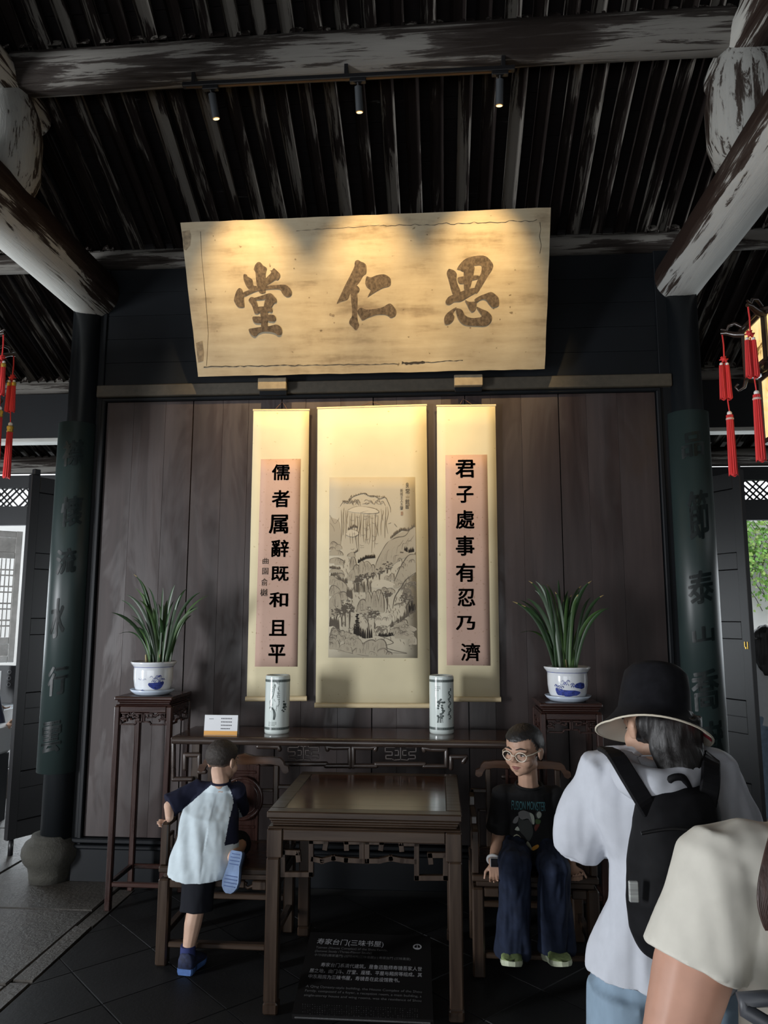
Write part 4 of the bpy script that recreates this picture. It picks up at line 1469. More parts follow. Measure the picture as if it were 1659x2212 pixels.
# ------------------------------------------------------------------ armchairs
def armchair(label, x):
    t = thing('armchair', label, 'chair', (x, 4.10, 0))
    W, F, B, SZ = 0.305, -0.245, 0.245, 0.468
    MB().box((-W + 0.02, F + 0.02, SZ - 0.022), (W - 0.02, B - 0.02, SZ), 0.004).build('seat', M_ROSEX, t)
    for lo, hi in (((-W, F, SZ - 0.03), (W, F + 0.05, SZ + 0.002)), ((-W, B - 0.05, SZ - 0.03), (W, B, SZ + 0.002)), ((-W, F + 0.051, SZ - 0.03), (-W + 0.05, B - 0.051, SZ + 0.002)), ((W - 0.05, F + 0.051, SZ - 0.03), (W, B - 0.051, SZ + 0.002))):
        MB().box(lo, hi, 0.006).build('seat_frame', M_TEAKX, t)
    MB().box((-W + 0.022, F + 0.022, SZ - 0.058), (W - 0.022, B - 0.022, SZ - 0.0305), 0.003).build('waist', M_TEAKX, t)
    for s in (-1, 1):
        for y, back in ((F, 0), (B, 1)):
            x1 = s * W
            y1 = y + (0.0 if not back else 0.0)
            sy = 1 if not back else -1
            MB().box((x1, y1, 0), (x1 - s * 0.058, y1 + sy * 0.058, SZ - 0.0585), 0.008).build('leg', M_TEAK, t)
        # apron spandrels with a curled end at the front
        mb = MB()
        mb.box((s * (W - 0.0585), F + 0.004, SZ - 0.10), (s * (W - 0.13), F + 0.036, SZ - 0.0585), 0.004)
        c = V((s * (W - 0.148), F + 0.02, SZ - 0.085))
        mb.tube([c + V((s * 0.018, 0, 0.0)), c + V((s * -0.006, 0, -0.010)), c + V((s * -0.022, 0, 0.0)), c + V((s * -0.014, 0, 0.016))], 0.0085, 8)
        mb.build('spandrel', M_TEAK, t)
        MB().box((s * (W - 0.008), F + 0.0585, 0.12), (s * (W - 0.042), B - 0.0585, 0.15), 0.004).build('stretcher', M_TEAK, t)
        MB().box((s * (W - 0.004), F + 0.0585, SZ - 0.105), (s * (W - 0.03), B - 0.0585, SZ - 0.0585), 0.004).build('apron', M_TEAK, t)
        # arm: front post, rail, fret
        ax = s * (W - 0.02)
        mb = MB()
        mb.box((ax - 0.018, F + 0.012, SZ + 0.0025), (ax + 0.018, F + 0.048, 0.672), 0.006)
        mb.build('arm_post', M_TEAK, t)
        mb = MB()
        pts = [V((ax, F + 0.03, 0.664)), V((ax, F + 0.14, 0.664)), V((ax, F + 0.145, 0.70)), V((ax, B - 0.12, 0.70)), V((ax, B - 0.115, 0.745)), V((ax, B - 0.03, 0.745))]
        mb.path_bars(pts, 0.024, 0.03, 0.004, V((1, 0, 0)))
        mb.build('arm_rail', M_TEAK, t)
        mb = MB()
        mb.path_bars([V((ax, F + 0.075, 0.475)), V((ax, F + 0.075, 0.60)), V((ax, F + 0.13, 0.60)), V((ax, F + 0.13, 0.53))], 0.018, 0.016, 0.003, V((1, 0, 0)))
        mb.path_bars([V((ax, B - 0.07, 0.475)), V((ax, B - 0.07, 0.67)), V((ax, B - 0.19, 0.67)), V((ax, B - 0.19, 0.56)), V((ax, F + 0.20, 0.56)), V((ax, F + 0.20, 0.475))], 0.018, 0.016, 0.003, V((1, 0, 0)))
        mb.build('arm_fret', M_TEAK, t)
        # back stile
        MB().box((s * 0.205, B - 0.045, SZ + 0.0025), (s * 0.175, B - 0.012, 0.885), 0.005).build('back_stile', M_TEAK, t)
        mb = MB()
        yb = B - 0.03
        mb.path_bars([V((s * 0.28, yb, 0.475)), V((s * 0.28, yb, 0.765)), V((s * 0.206, yb, 0.765))], 0.022, 0.022, 0.004)
        mb.path_bars([V((s * 0.245, yb, 0.475)), V((s * 0.245, yb, 0.66)), V((s * 0.206, yb, 0.66))], 0.014, 0.016, 0.003)
        mb.build('back_fret', M_TEAK, t)
    MB().box((-W + 0.0585, F + 0.01, 0.085), (W - 0.0585, F + 0.05, 0.112), 0.005).build('foot_rest', M_TEAKX, t)
    MB().box((-W + 0.0585, B - 0.04, 0.16), (W - 0.0585, B - 0.01, 0.19), 0.004).build('stretcher', M_TEAKX, t)
    MB().box((-W + 0.1685, F + 0.006, SZ - 0.092), (W - 0.1685, F + 0.03, SZ - 0.0585), 0.004).build('apron', M_TEAKX, t)
    # yoke shaped top rail
    out = [(-0.245, 0.838), (-0.262, 0.850), (-0.258, 0.876), (-0.235, 0.886), (-0.228, 0.905), (-0.21, 0.922), (-0.15, 0.928), (-0.06, 0.930), (0, 0.944), (0.06, 0.930), (0.15, 0.928), (0.21, 0.922), (0.228, 0.905), (0.235, 0.886), (0.258, 0.876), (0.262, 0.850), (0.245, 0.838),
           (0.226, 0.846), (0.218, 0.866), (0.206, 0.882), (0.16, 0.890), (0.06, 0.888), (0, 0.884), (-0.06, 0.888), (-0.16, 0.890), (-0.206, 0.882), (-0.218, 0.866), (-0.226, 0.846)]
    MB().prism([V((a, B - 0.048, z)) for a, z in out], (0, 0.034, 0)).build('top_rail', wood('amber_rosewood', 0, (0.03, 0.013, 0.007), (0.075, 0.034, 0.016), 0.22, coat=0.4, grain=2, fine=26), t)
    # splat: frame, medallion, lower panel
    mb = MB()
    for xx in (-0.085, 0.085):
        mb.bar(V((xx, B - 0.03, SZ + 0.003)), V((xx, B - 0.03, 0.884)), 0.018, 0.022, 0.004)
    for zz in (0.545, 0.842):
        mb.bar(V((-0.076, B - 0.03, zz)), V((0.076, B - 0.03, zz)), 0.016, 0.02, 0.004)
    mb.build('splat_frame', M_ROSE, t)
    MB().box((-0.076, B - 0.032, SZ + 0.003), (0.076, B - 0.022, 0.885), 0.002).build('splat', M_ROSE, t)
    mb = MB()
    for r_, rr in ((0.112, 0.010), (0.090, 0.006)):
        mb.tube([V((r_ * math.cos(a), B - 0.046, 0.70 + r_ * math.sin(a))) for a in [2 * PI * k / 32 for k in range(32)]], rr, 8, closed=True)
    mb.lathe([(0.0, 0.0), (0.112, 0.0), (0.112, 0.014), (0.0, 0.014)], 32, V((0, B - 0.05, 0.70)), axis=(0, 1, 0), smooth=False)
    mb.build('medallion', M_ROSE, t)
    for zz in (0.745, 0.66):
        for s in (-1, 1):
            MB().bar(V((s * 0.095, B - 0.03, zz)), V((s * 0.174, B - 0.03, zz)), 0.016, 0.018, 0.003).build('back_rail', M_TEAK, t)
    return t


armchair('carved wooden armchair the small boy is climbing onto', -1.115)
armchair('carved wooden armchair occupied by the boy in a black shirt', 0.457)


# ------------------------------------------------------------------ flower stands
def flower_stand(label, x, y, h, mx, mz):
    t = thing('flower_stand', label, 'stand', (x, y, 0))
    w = 0.182
    mb = MB()
    mb.box((-w, -w, h - 0.022), (w, w, h), 0.006)
    mb.build('stand_top', mx, t)
    MB().box((-w + 0.012, -w + 0.012, h - 0.036), (w - 0.012, w - 0.012, h - 0.0225), 0.005).box((-w + 0.022, -w + 0.022, h - 0.048), (w - 0.022, w - 0.022, h - 0.0365), 0.003).box((-w + 0.008, -w + 0.008, h - 0.057), (w - 0.008, w - 0.008, h - 0.0485), 0.004).build('waist_moulding', mx, t)
    w2 = w - 0.002
    lw = 0.036
    for s in (-1, 1):
        for s2 in (-1, 1):
            MB().box((s * w2, s2 * w2, 0), (s * (w2 - lw), s2 * (w2 - lw), h - 0.0575), 0.006).build('leg', mz, t)
    for k in range(4):
        Rz = Matrix.Rotation(k * PI / 2, 4, 'Z')
        mb = MB()
        mb.box((-w2 + lw, -w2 + 0.002, h - 0.094), (w2 - lw, -w2 + 0.03, h - 0.0578), 0.004, 0, Rz)
        mb.build('apron', mx, t)
        mb = MB()
        for s in (-1, 1):
            P = [[(0.006, -0.100), (0.006, -0.150), (0.040, -0.150), (0.050, -0.166), (0.135, -0.166), (0.140, -0.136), (0.100, -0.136), (0.100, -0.146)],
                 [(0.006, -0.102), (0.060, -0.102), (0.060, -0.118), (0.030, -0.126), (0.030, -0.112)], [(0.060, -0.112), (0.090, -0.112), (0.090, -0.100), (0.140, -0.100), (0.140, -0.126), (0.112, -0.126), (0.112, -0.114), (0.124, -0.114)],
                 [(0.140, -0.100), (0.140, -0.166)]]
            for p in P:
                pts = [Rz @ V((s * a, -w2 + 0.016, h + b)) for a, b in p]
                mb.path_bars(pts, 0.0085, 0.016, 0.0015, Rz.to_3x3() @ V((0, 1, 0)))
        mb.build('fretwork', mz, t)
        MB().box((-w2 + lw, -w2 + 0.004, 0.135), (w2 - lw, -w2 + 0.03, 0.162), 0.004, 0, Rz).build('stretcher', mx, t)
    return t


FSL = (-1.797, 4.682)
FSR = (0.766, 4.682)
flower_stand('tall dark red flower stand left of the altar table', *FSL, 1.233, M_ROSEX, M_ROSE)
flower_stand('tall dark flower stand behind the seated boy', *FSR, 1.219, M_ROSEX, M_ROSE)

# ------------------------------------------------------------------ pots with orchids
M_PORC = plain('white_porcelain', (0.74, 0.77, 0.80), 0.12, spec=0.6, coat=0.4)
M_COBALT = plain('cobalt_blue_glaze', (0.03, 0.05, 0.26), 0.15, vary=0.6, scale=(60, 60, 60), coat=0.3)
M_SAUCER = plain('pale_blue_saucer', (0.55, 0.63, 0.74), 0.25, spec=0.5)
M_SOIL = plain('bark_soil', (0.05, 0.03, 0.018), 0.95, vary=0.6, scale=(80, 80, 80), bump=0.6)
M_LEAF = plain('orchid_leaf', (0.020, 0.050, 0.016), 0.42, vary=0.35, scale=(5, 5, 5))
M_LEAF2 = plain('orchid_leaf_light', (0.045, 0.095, 0.025), 0.42, vary=0.35, scale=(5, 5, 5))
M_LEAFTIP = plain('dry_leaf_tip', (0.36, 0.27, 0.10), 0.7)


def blob_on(mb, r_of_z, a0, z0, pts, n=3, mi=0, off=0.0009):
    "closed painted shape on a turned surface: pts are (arc, height) about angle a0, height z0; filled as a fan of thin strips"
    P = [(p.x, p.y) for p in spline([(a, b, 0) for a, b in pts], n, True)]
    # subdivide into a grid-like triangulation through horizontal slices
    ys = [p[1] for p in P]
    lo, hi = min(ys), max(ys)
    N = max(3, int((hi - lo) / 0.006))
    for k in range(N):
        yy = [lo + (hi - lo) * (k + e) / N for e in (0.02, 0.98)]
        rows = []
        for y in yy:
            xs_ = []
            for i in range(len(P)):
                (x1, y1), (x2, y2) = P[i - 1], P[i]
                if (y1 - y) * (y2 - y) < 0:
                    xs_.append(x1 + (x2 - x1) * (y - y1) / (y2 - y1))
            xs_.sort()
            rows.append(xs_)
        for m in range(0, min(len(rows[0]), len(rows[1])) - 1, 2):
            seg = 6
            vs = []
            for y, xs_ in zip(yy, rows):
                for q in range(seg + 1):
                    arc = xs_[m] + (xs_[m + 1] - xs_[m]) * q / seg
                    rr = r_of_z(z0 + y) + off
                    a = a0 + arc / rr
                    vs.append((rr * math.cos(a), rr * math.sin(a), z0 + y))
            mb.add(vs, [(q, q + 1, seg + 2 + q, seg + 1 + q) for q in range(seg)], mi)


def line_on(mb, r_of_z, a0, z0, pts, w, mi=0, off=0.0009):
    P = spline([(a, b, 0) for a, b in pts], 3)
    vs = []
    n = len(P)
    for sgn in (-1, 1):
        for i, p in enumerate(P):
            d = P[min(i + 1, n - 1)] - P[max(i - 1, 0)]
            d = d.normalized() if d.length > 1e-9 else V((1, 0, 0))
            x, y = p.x - d.y * w * .5 * sgn, p.y + d.x * w * .5 * sgn
            rr = r_of_z(z0 + y) + off
            a = a0 + x / rr
            vs.append((rr * math.cos(a), rr * math.sin(a), z0 + y))
    mb.add(vs, [(i, i + 1, n + i + 1, n + i) for i in range(n - 1)], mi)


def leaf_blade(base, tip, wmax, bend, side):
    "strap leaf: quadratic arc from base to tip with a shallow keel"
    base, tip = V(base), V(tip)
    d = tip - base
    ctrl = base + V((d.x * 0.25, d.y * 0.25, d.z * (0.75 + bend)))
    n = 12
    vs, fs = [], []
    for i in range(n + 1):
        t = i / n
        p = base * (1 - t) ** 2 + ctrl * 2 * t * (1 - t) + tip * t * t
        tg = ((ctrl - base) * (1 - t) + (tip - ctrl) * t).normalized()
        s_ = tg.cross(side).normalized()
        s_ = (side - tg * side.dot(tg)).normalized()
        nn = tg.cross(s_)
        w = wmax * (0.42 + 0.58 * math.sin(PI * min(1, t * 0.72 + 0.16))) * (1 - max(0, (t - 0.72) / 0.28) ** 1.6 * 0.94) * 0.5
        vs += [p - s_ * w + nn * w * 0.35, p, p + s_ * w + nn * w * 0.35]
    k = len(vs)
    vs += [v - (vs[(i // 3) * 3 + 1] * 0) + V((0, 0.0007, -0.0007)) for i, v in enumerate(vs)]
    for i in range(n):
        for j in (0, 1):
            a = i * 3 + j
            fs.append((a, a + 1, a + 4, a + 3))
            fs.append((k + a, k + a + 3, k + a + 4, k + a + 1))
    return vs, fs


def orchid_pot(lab_pot, lab_plant, lab_saucer, x, y, z, tips, basepx, org, sc, Yc, deco, seed, tipcol):
    rnd = random.Random(seed)
    sau = tag(MB().lathe([(0.0, 0.003), (0.092, 0.003), (0.098, 0.0), (0.104, 0.002), (0.128, 0.020), (0.138, 0.034), (0.1335, 0.034), (0.122, 0.021), (0.10, 0.008), (0.0, 0.008)], 40).build('saucer', M_SAUCER, None, (x, y, z)), lab_saucer, 'saucer')
    t = thing('flower_pot', lab_pot, 'pot', (x, y, z + 0.0085))
    prof = [(0.0, 0.0), (0.088, 0.0), (0.100, 0.012), (0.113, 0.045), (0.119, 0.09), (0.120, 0.140), (0.119, 0.158), (0.126, 0.170), (0.137, 0.183), (0.140, 0.192), (0.134, 0.196), (0.126, 0.186), (0.112, 0.168), (0.105, 0.15), (0.0, 0.148)]
    MB().lathe(prof, 48).build('body', M_PORC, t)

    def rz(h):
        for (r0, z0), (r1, z1) in zip(prof[1:11], prof[2:11]):
            if z0 <= h <= z1:
                return r0 + (r1 - r0) * (h - z0) / max(1e-6, z1 - z0)
        return 0.12
    mb = MB()
    line = [(rz(0.163) + 0.0008, 0.1615), (rz(0.165) + 0.0008, 0.1645)]
    mb.lathe(line, 48)
    mb.build('rim_line', M_COBALT, t)
    deco(t, rz)
    MB().lathe([(0.0, 0.176), (0.06, 0.178), (0.108, 0.168)], 24).build('soil', M_SOIL, t)
    p = thing('orchid', lab_plant, 'plant', (x, y, z + 0.0085 + 0.15))
    o = p.location.copy()
    allt = []
    for u, v in tips:
        allt.append((u, v, rnd.uniform(-0.05, 0.05)))
    for k in range(16):
        u, v = rnd.choice(tips)
        allt.append((u + rnd.uniform(-90, 90), v + rnd.uniform(20, 160), rnd.uniform(-0.16, 0.16)))
    for k, (u, v, dy) in enumerate(allt):
        Yt = Yc + dy
        tip = at(org[0] + u * sc, org[1] + v * sc, Yt) - o
        bu = basepx[0] + (basepx[1] - basepx[0]) * min(1, max(0, 0.5 + (u - (basepx[0] + basepx[1]) / 2) / 700 + rnd.uniform(-.25, .25)))
        base = at(org[0] + bu * sc, org[1] + basepx[2] * sc, Yc + rnd.uniform(-0.04, 0.04)) - o
        base.z = 0.012
        base.x = max(-0.085, min(0.085, base.x))
        base.y = max(-0.05, min(0.05, base.y))
        sag = 0.12 if tip.z > 0.25 else 0.55
        side = V((math.cos(rnd.uniform(-.7, .7)), math.sin(rnd.uniform(-.7, .7)), 0)).normalized()
        vs, fs = leaf_blade(base, tip, rnd.uniform(0.017, 0.025), sag, side)
        mb = MB()
        nq = len(fs)
        cut = nq * 0.9 if rnd.random() < tipcol else nq + 1
        for i_, f_ in enumerate(fs):
            pass
        mb.add(vs, fs, 0, True)
        if cut <= nq:
            for i_ in range(len(mb.m)):
                if i_ >= cut:
                    mb.m[i_] = 1
        mb.build('leaf', [M_LEAF if rnd.random() < 0.65 else M_LEAF2, M_LEAFTIP], p)
    for k in range(7):
        a = rnd.uniform(0, 2 * PI)
        b = V((math.cos(a) * rnd.uniform(0.01, 0.06), math.sin(a) * rnd.uniform(0.01, 0.05), 0.012))
        MB().tube([b, b + V((b.x * 0.15, b.y * 0.15, 0.03)), b + V((b.x * .3, b.y * .3, 0.075))], [0.011, 0.010, 0.006], 8).build('pseudobulb', plain('leaf_sheath', (0.30, 0.25, 0.12), 0.6, vary=0.4, scale=(40, 40, 10)), p)
    return t


def deco_left(t, rz):
    a0 = -PI / 2
    mb = MB()
    blob_on(mb, rz, a0, 0, [(0.012, 0.060), (0.03, 0.040), (0.055, 0.028), (0.085, 0.034), (0.105, 0.055), (0.11, 0.075), (0.08, 0.074), (0.05, 0.072), (0.025, 0.075)])
    blob_on(mb, rz, a0, 0, [(-0.045, 0.018), (-0.03, 0.028), (-0.015, 0.025), (0.0, 0.016), (-0.02, 0.015)])
    rn = random.Random(3)
    for k in range(26):
        x, z = rn.uniform(0.03, 0.11), rn.uniform(0.072, 0.115)
        line_on(mb, rz, a0, 0, [(x - .008, z - .006), (x, z + .004), (x + .009, z - .005)], 0.0022)
    for k in range(5):
        x = -0.055 + k * 0.011
        line_on(mb, rz, a0, 0, [(x, 0.09), (x + .005, 0.096 - k % 2 * .008), (x + .012, 0.088)], 0.0014)
    tag(mb.build('blue_painting', M_COBALT, t), kind='stuff')


def deco_right(t, rz):
    a0 = -PI / 2
    mb = MB()
    blob_on(mb, rz, a0, 0, [(-0.092, 0.075), (-0.088, 0.045), (-0.07, 0.030), (-0.02, 0.026), (0.03, 0.030), (0.06, 0.050), (0.03, 0.062), (-0.03, 0.066)])
    blob_on(mb, rz, a0, 0, [(0.020, 0.082), (0.035, 0.105), (0.07, 0.108), (0.092, 0.100), (0.094, 0.078), (0.07, 0.070), (0.045, 0.074)])
    rn = random.Random(8)
    for k in range(40):
        x, z = rn.uniform(-0.095, 0.02), rn.uniform(0.075, 0.118)
        if z > 0.1 and x < -0.05:
            continue
        line_on(mb, rz, a0, 0, [(x - .007, z - .004), (x - .002, z + .005), (x + .006, z + .003), (x + .007, z - .005)], 0.0022)
    tag(mb.build('blue_painting', M_COBALT, t), kind='stuff')


orchid_pot('white flower pot with blue landscape on the left stand', 'dark green orchid growing in the left pot', 'pale blue saucer on the left flower stand', FSL[0], 4.65, 1.2335,
           [(350, 80), (365, 200), (290, 255), (245, 300), (310, 510), (350, 465), (470, 190), (520, 285), (600, 195), (705, 170), (800, 205), (755, 255), (845, 430), (920, 235), (990, 260), (400, 300), (900, 350), (640, 300), (560, 330)], (490, 660, 815), (200, 1220), 420 / 1659, 4.65, deco_left, 3, 0.05)
orchid_pot('white flower pot with blue trees on the right stand', 'orchid with a few dry yellow tips in the right pot', 'pale blue saucer on the right flower stand', FSR[0] + 0.008, 4.65, 1.2195,
           [(820, 285), (930, 262), (945, 125), (1000, 128), (1050, 150), (1175, 115), (1255, 200), (1435, 125), (1530, 235), (880, 530), (1150, 210), (1220, 270), (1350, 200), (1300, 330), (1040, 525), (1330, 230)], (1150, 1310, 770), (880, 1220), 460 / 1659, 4.65, deco_right, 9, 0.5)

# ------------------------------------------------------------------ tall porcelain hat vases
M_CELADON = plain('pale_celadon_glaze', (0.66, 0.73, 0.70), 0.10, spec=0.6, coat=0.5)
M_VINK = plain('green_black_glaze', (0.05, 0.07, 0.065), 0.25)
M_VINK2 = plain('grey_glaze', (0.16, 0.19, 0.18), 0.25)


def hat_vase(label, px, y, h, r, kind):
    b = atz(px, y, DZ)
    t = thing('porcelain_vase', label, 'vase', (b.x, b.y + r, DZ))
    prof = [(r * 0.93, 0.0), (r * 0.985, 0.004), (r, 0.012), (r, h - 0.012), (r * 0.985, h - 0.004), (r * 0.93, h), (r * 0.87, h - 0.004), (r * 0.86, h - 0.02), (r * 0.86, 0.02), (0.0, 0.018)]
    MB().lathe(prof, 48).build('body', M_CELADON, t)
    rz = lambda z: r
    for z0, z1 in ((h - 0.040, h - 0.024), (0.026, 0.042)):
        mb = MB()
        mb.lathe([(r + 0.0006, z0), (r + 0.0006, z1)], 48)
        mb.build('pattern_band', M_VINK2, t)
        mb = MB()
        for k in range(44):
            a = 2 * PI * k / 44
            line_on(mb, rz, a, z0, [(0, 0.004), (0, 0.012)], 0.0045, 0, 0.0012)
        tag(mb.build('key_pattern', M_VINK, t), kind='stuff')
    mb = MB()
    rn = random.Random(5 if kind else 6)
    if kind:
        a0 = -PI / 2 - 0.15
        for off in (0, 0.006, 0.011):
            line_on(mb, rz, a0, 0, [(0.004 + off * .7, 0.088), (0.006 + off, 0.12), (0.0 + off * .6, 0.150), (-0.016, 0.158 + off * .4), (-0.024, 0.155)], 0.004)
        line_on(mb, rz, a0, 0, [(-0.016, 0.158), (-0.018, 0.175), (-0.022, 0.195), (-0.012, 0.210), (0.0, 0.23), (0.006, 0.26), (0.012, 0.30)], 0.0035)
        for k in range(36):
            z = rn.uniform(0.13, 0.31)
            x = (z - 0.15) * 0.1 + rn.uniform(-0.025, 0.035) * (1.1 - abs(z - 0.2) * 4)
            line_on(mb, rz, a0, 0, [(x, z), (x + rn.uniform(-.006, .006), z + .008), (x + rn.uniform(-.008, .008), z + .016)], 0.0016)
        for k in range(14):
            x = -0.024 + (k % 5) * 0.011
            z = 0.072 - (k // 5) * 0.009
            line_on(mb, rz, a0, 0, [(x - .002, z), (x + .002, z)], 0.005)
        for k in range(8):
            line_on(mb, rz, a0, 0, [(0.030 + (k // 4) * .008, 0.245 - k % 4 * .012), (0.033 + (k // 4) * .008, 0.245 - k % 4 * .012)], 0.006)
        for k in range(16):
            x, z = rn.uniform(0.06, 0.09), rn.uniform(0.07, 0.20)
            line_on(mb, rz, a0, 0, [(x - .006, z), (x, z + .004), (x + .006, z)], 0.006)
    else:
        a0 = -PI / 2 - 0.1
        for k in range(24):
            z = rn.uniform(0.10, 0.215)
            x = rn.uniform(-0.03, 0.025)
            blob_on(mb, rz, a0, 0, [(x - .007, z), (x - .003, z + .006), (x + .006, z + .005), (x + .008, z - .002), (x + .001, z - .007)], 2)
        for k in range(10):
            x = rn.uniform(-0.025, 0.02)
            line_on(mb, rz, a0, 0, [(x, 0.07), (x * .8, 0.09), (x * .9 + .002, 0.115)], 0.002)
        for k in range(11):
            x, z = -0.032 + (k % 4) * 0.0095, 0.285 - (k // 4) * 0.0105
            line_on(mb, rz, a0, 0, [(x - .002, z), (x + .002, z)], 0.006)
        for k in range(22):
            z = 0.09 + k * 0.0085
            x = 0.062 + 0.008 * math.sin(k * 1.3)
            line_on(mb, rz, a0, 0, [(x - .006 + rn.uniform(-.004, .004), z), (x, z + .004), (x + .006, z)], 0.0055)
    tag(mb.build('ink_painting', M_VINK, t), kind='stuff')
    return t


hat_vase('tall cylindrical porcelain vase with a plum tree on the left', 592, 1587, 0.352, 0.0765, True)
hat_vase('tall cylindrical porcelain vase with flowers on the right', 954.5, 1587, 0.352, 0.0765, False)

# ------------------------------------------------------------------ little tent card on the desk
c0, c1, c2, c3 = at(440, 1588, 4.545), at(512, 1586, 4.545), at(512, 1544, 4.565), at(440, 1547, 4.565)
card = thing('tent_card', 'small white tent card with an orange strip on the altar table', 'card', (c0.x, 4.545, DZ))
cw, chh = c1.x - c0.x, 0.118
MB().prism([V((0, 0, 0.0)), V((cw, 0, 0.0)), V((cw, 0.012, chh)), V((0, 0.012, chh))], (0, 0.0015, 0)).prism([V((0, 0.05, 0.0)), V((cw, 0.05, 0.0)), V((cw, 0.0145, chh)), V((0, 0.0145, chh))], (0, 0.0015, 0)).build('card_sheet', plain('white_card', (0.72, 0.74, 0.76), 0.6), card)
MB().poly([V((0, -0.0005, 0.001)), V((cw, -0.0005, 0.001)), V((cw, 0.0018, 0.026)), V((0, 0.0018, 0.026))]).build('orange_strip', plain('orange_print', (0.72, 0.36, 0.08), 0.6), card)
mb = MB()
rn = random.Random(2)
for r_ in range(4):
    z = chh * (0.80 - r_ * 0.165)
    for k in range(7 if r_ < 3 else 6):
        x = cw * (0.50 + k * 0.048)
        y = 0.012 * z / chh - 0.0007
        mb.poly([V((x, y, z)), V((x + cw * 0.034, y, z)), V((x + cw * 0.034, y + .0006, z + 0.0065)), V((x, y + .0006, z + 0.0065))])
for k in range(4):
    x, z = cw * (0.14 + k * 0.035), chh * 0.79
    mb.poly([V((x, 0.0086, z)), V((x + cw * .02, 0.0086, z)), V((x + cw * .02, 0.009, z + 0.004)), V((x, 0.009, z + 0.004))])
tag(mb.build('print', plain('grey_print', (0.10, 0.10, 0.11), 0.7), card), kind='stuff')

# ------------------------------------------------------------------ low sloping information board under the table
A, B_, C_, D_ = V((-0.633, 3.36, 0.055)), V((-0.036, 3.36, 0.055)), V((-0.054, 3.90, 0.166)), V((-0.648, 3.90, 0.166))
sgn = thing('information_board', 'black sloping information board on the floor beneath the square table', 'sign', (-0.34, 3.63, 0))
so = sgn.location.copy()
nrm = (B_ - A).cross(D_ - A).normalized()
mb = MB()
mb.prism([A - so, B_ - so, C_ - so, D_ - so], -nrm * 0.022)
mb.build('panel', plain('black_sign_panel', (0.006, 0.0055, 0.0055), 0.5, spec=0.25), sgn)
for x in (-0.22, 0.22):
    MB().box((x - 0.02, -0.2, 0), (x + 0.02, -0.16, 0.055), 0.003).box((x - 0.02, 0.2, 0), (x + 0.02, 0.24, 0.13), 0.003).box((x - 0.02, -0.16, 0), (x + 0.02, 0.2, 0.02), 0.003).build('foot', M_BLACK, sgn)
rt = ((B_ - A).normalized() + (C_ - D_).normalized()).normalized()
upv = nrm.cross(rt).normalized()


def onsign(x, y, off=0.0012):
    return atplane(x, y, A + nrm * off, nrm) - so


M_SIGNTXT = plain('white_print', (0.30, 0.30, 0.31), 0.6)
M_SIGNTXT2 = plain('grey_sign_print', (0.10, 0.10, 0.10), 0.6)


def sign_line(name, text, x0, y0, x1, y1, hpx, mat):
    "one printed line between two photo points"
    p, q = onsign(x0, y0), onsign(x1, y1)
    mb = MB()
    r_ = (q - p).normalized()
    u_ = nrm.cross(r_).normalized()
    hh = (onsign(x0, y0 - hpx) - onsign(x0, y0)).length
    put_glyphs(mb, text, (0, 0, 0), r_, u_, (q - p).length, hh, 0.0)
    if mb.v:
        mb.build(name, mat, sgn, (p + q) / 2)


sx, sy_ = 380 / 1659, 252 / 1100


def SL(name, text, u0, v0, u1, v1, h, mat):
    sign_line(name, text, 600 + u0 * sx, 1960 + v0 * sy_, 600 + u1 * sx, 1960 + v1 * sy_, h * sy_, mat)


SL('title_line', '寿家台门(三味书屋)', 372, 322, 998, 352, 62, M_SIGNTXT)
SL('text_line', 'Taimen (House Complex) of the Shou Family,', 360, 378, 1035, 408, 26, M_SIGNTXT2)
SL('text_line', '(Sanwei Study /Three-Flavor Study)', 352, 412, 885, 434, 26, M_SIGNTXT2)
SL('text_line', '수가대문(壽家臺門) (삼미서옥(三味書屋)) | 寿家台門 (三味書屋)', 345, 448, 1252, 490, 28, M_SIGNTXT2)
SL('text_line', '寿家台门系清代建筑，是鲁迅塾师寿镜吾家人世', 408, 540, 1360, 582, 40, M_SIGNTXT)
SL('text_line', '居之地，由门斗、厅堂、座楼、平屋与厢房等组成。其', 302, 594, 1360, 638, 40, M_SIGNTXT)
SL('text_line', '中东厢房为三味书屋，寿镜吾在此设馆教书。', 290, 648, 1150, 690, 40, M_SIGNTXT)
SL('text_line', 'A Qing Dynasty-style building, the House Complex of the Shou', 265, 745, 1358, 800, 28, M_SIGNTXT2)
SL('text_line', 'Family, composed of a foyer, a reception room, a main building, a', 258, 785, 1356, 842, 28, M_SIGNTXT2)
SL('text_line', 'single-storey house and wing rooms, was the residence of Shou', 248, 828, 1354, 884, 28, M_SIGNTXT2)
mb = MB()
ic = onsign(600 + 1316 * sx, 1960 + 372 * sy_)
ro, ri = 0.021, 0.014
N = 28
ring = [ic + (rt * math.cos(2 * PI * k / N) + upv * math.sin(2 * PI * k / N)) * r_ for r_ in (ro, ri) for k in range(N)]
mb.add(ring, [(k, (k + 1) % N, N + (k + 1) % N, N + k) for k in range(N)])
mb.poly([ic + rt * a + upv * b + nrm * .0003 for a, b in ((-.0015, -.012), (.0015, -.012), (.0015, .012), (-.0015, .012))])
mb.poly([ic + rt * a + upv * b + nrm * .0003 for a, b in ((-.014, -.014), (.014, -.014), (.014, -.008), (-.014, -.008))])
mb.build('book_emblem', M_SIGNTXT, sgn)
mb = MB()
rn = random.Random(12)
for i in range(48):
    for j in range(6):
        u, v = 232 + i * 23, 915 + i * 1.0 + j * 18
        if rn.random() < 0.75:
            p = onsign(600 + u * sx, 1960 + v * sy_)
            w, h = rn.choice(((.0035, .0012), (.0012, .0035), (.003, .003)))
            mb.poly([p, p + rt * w, p + rt * w + upv * h, p + upv * h])
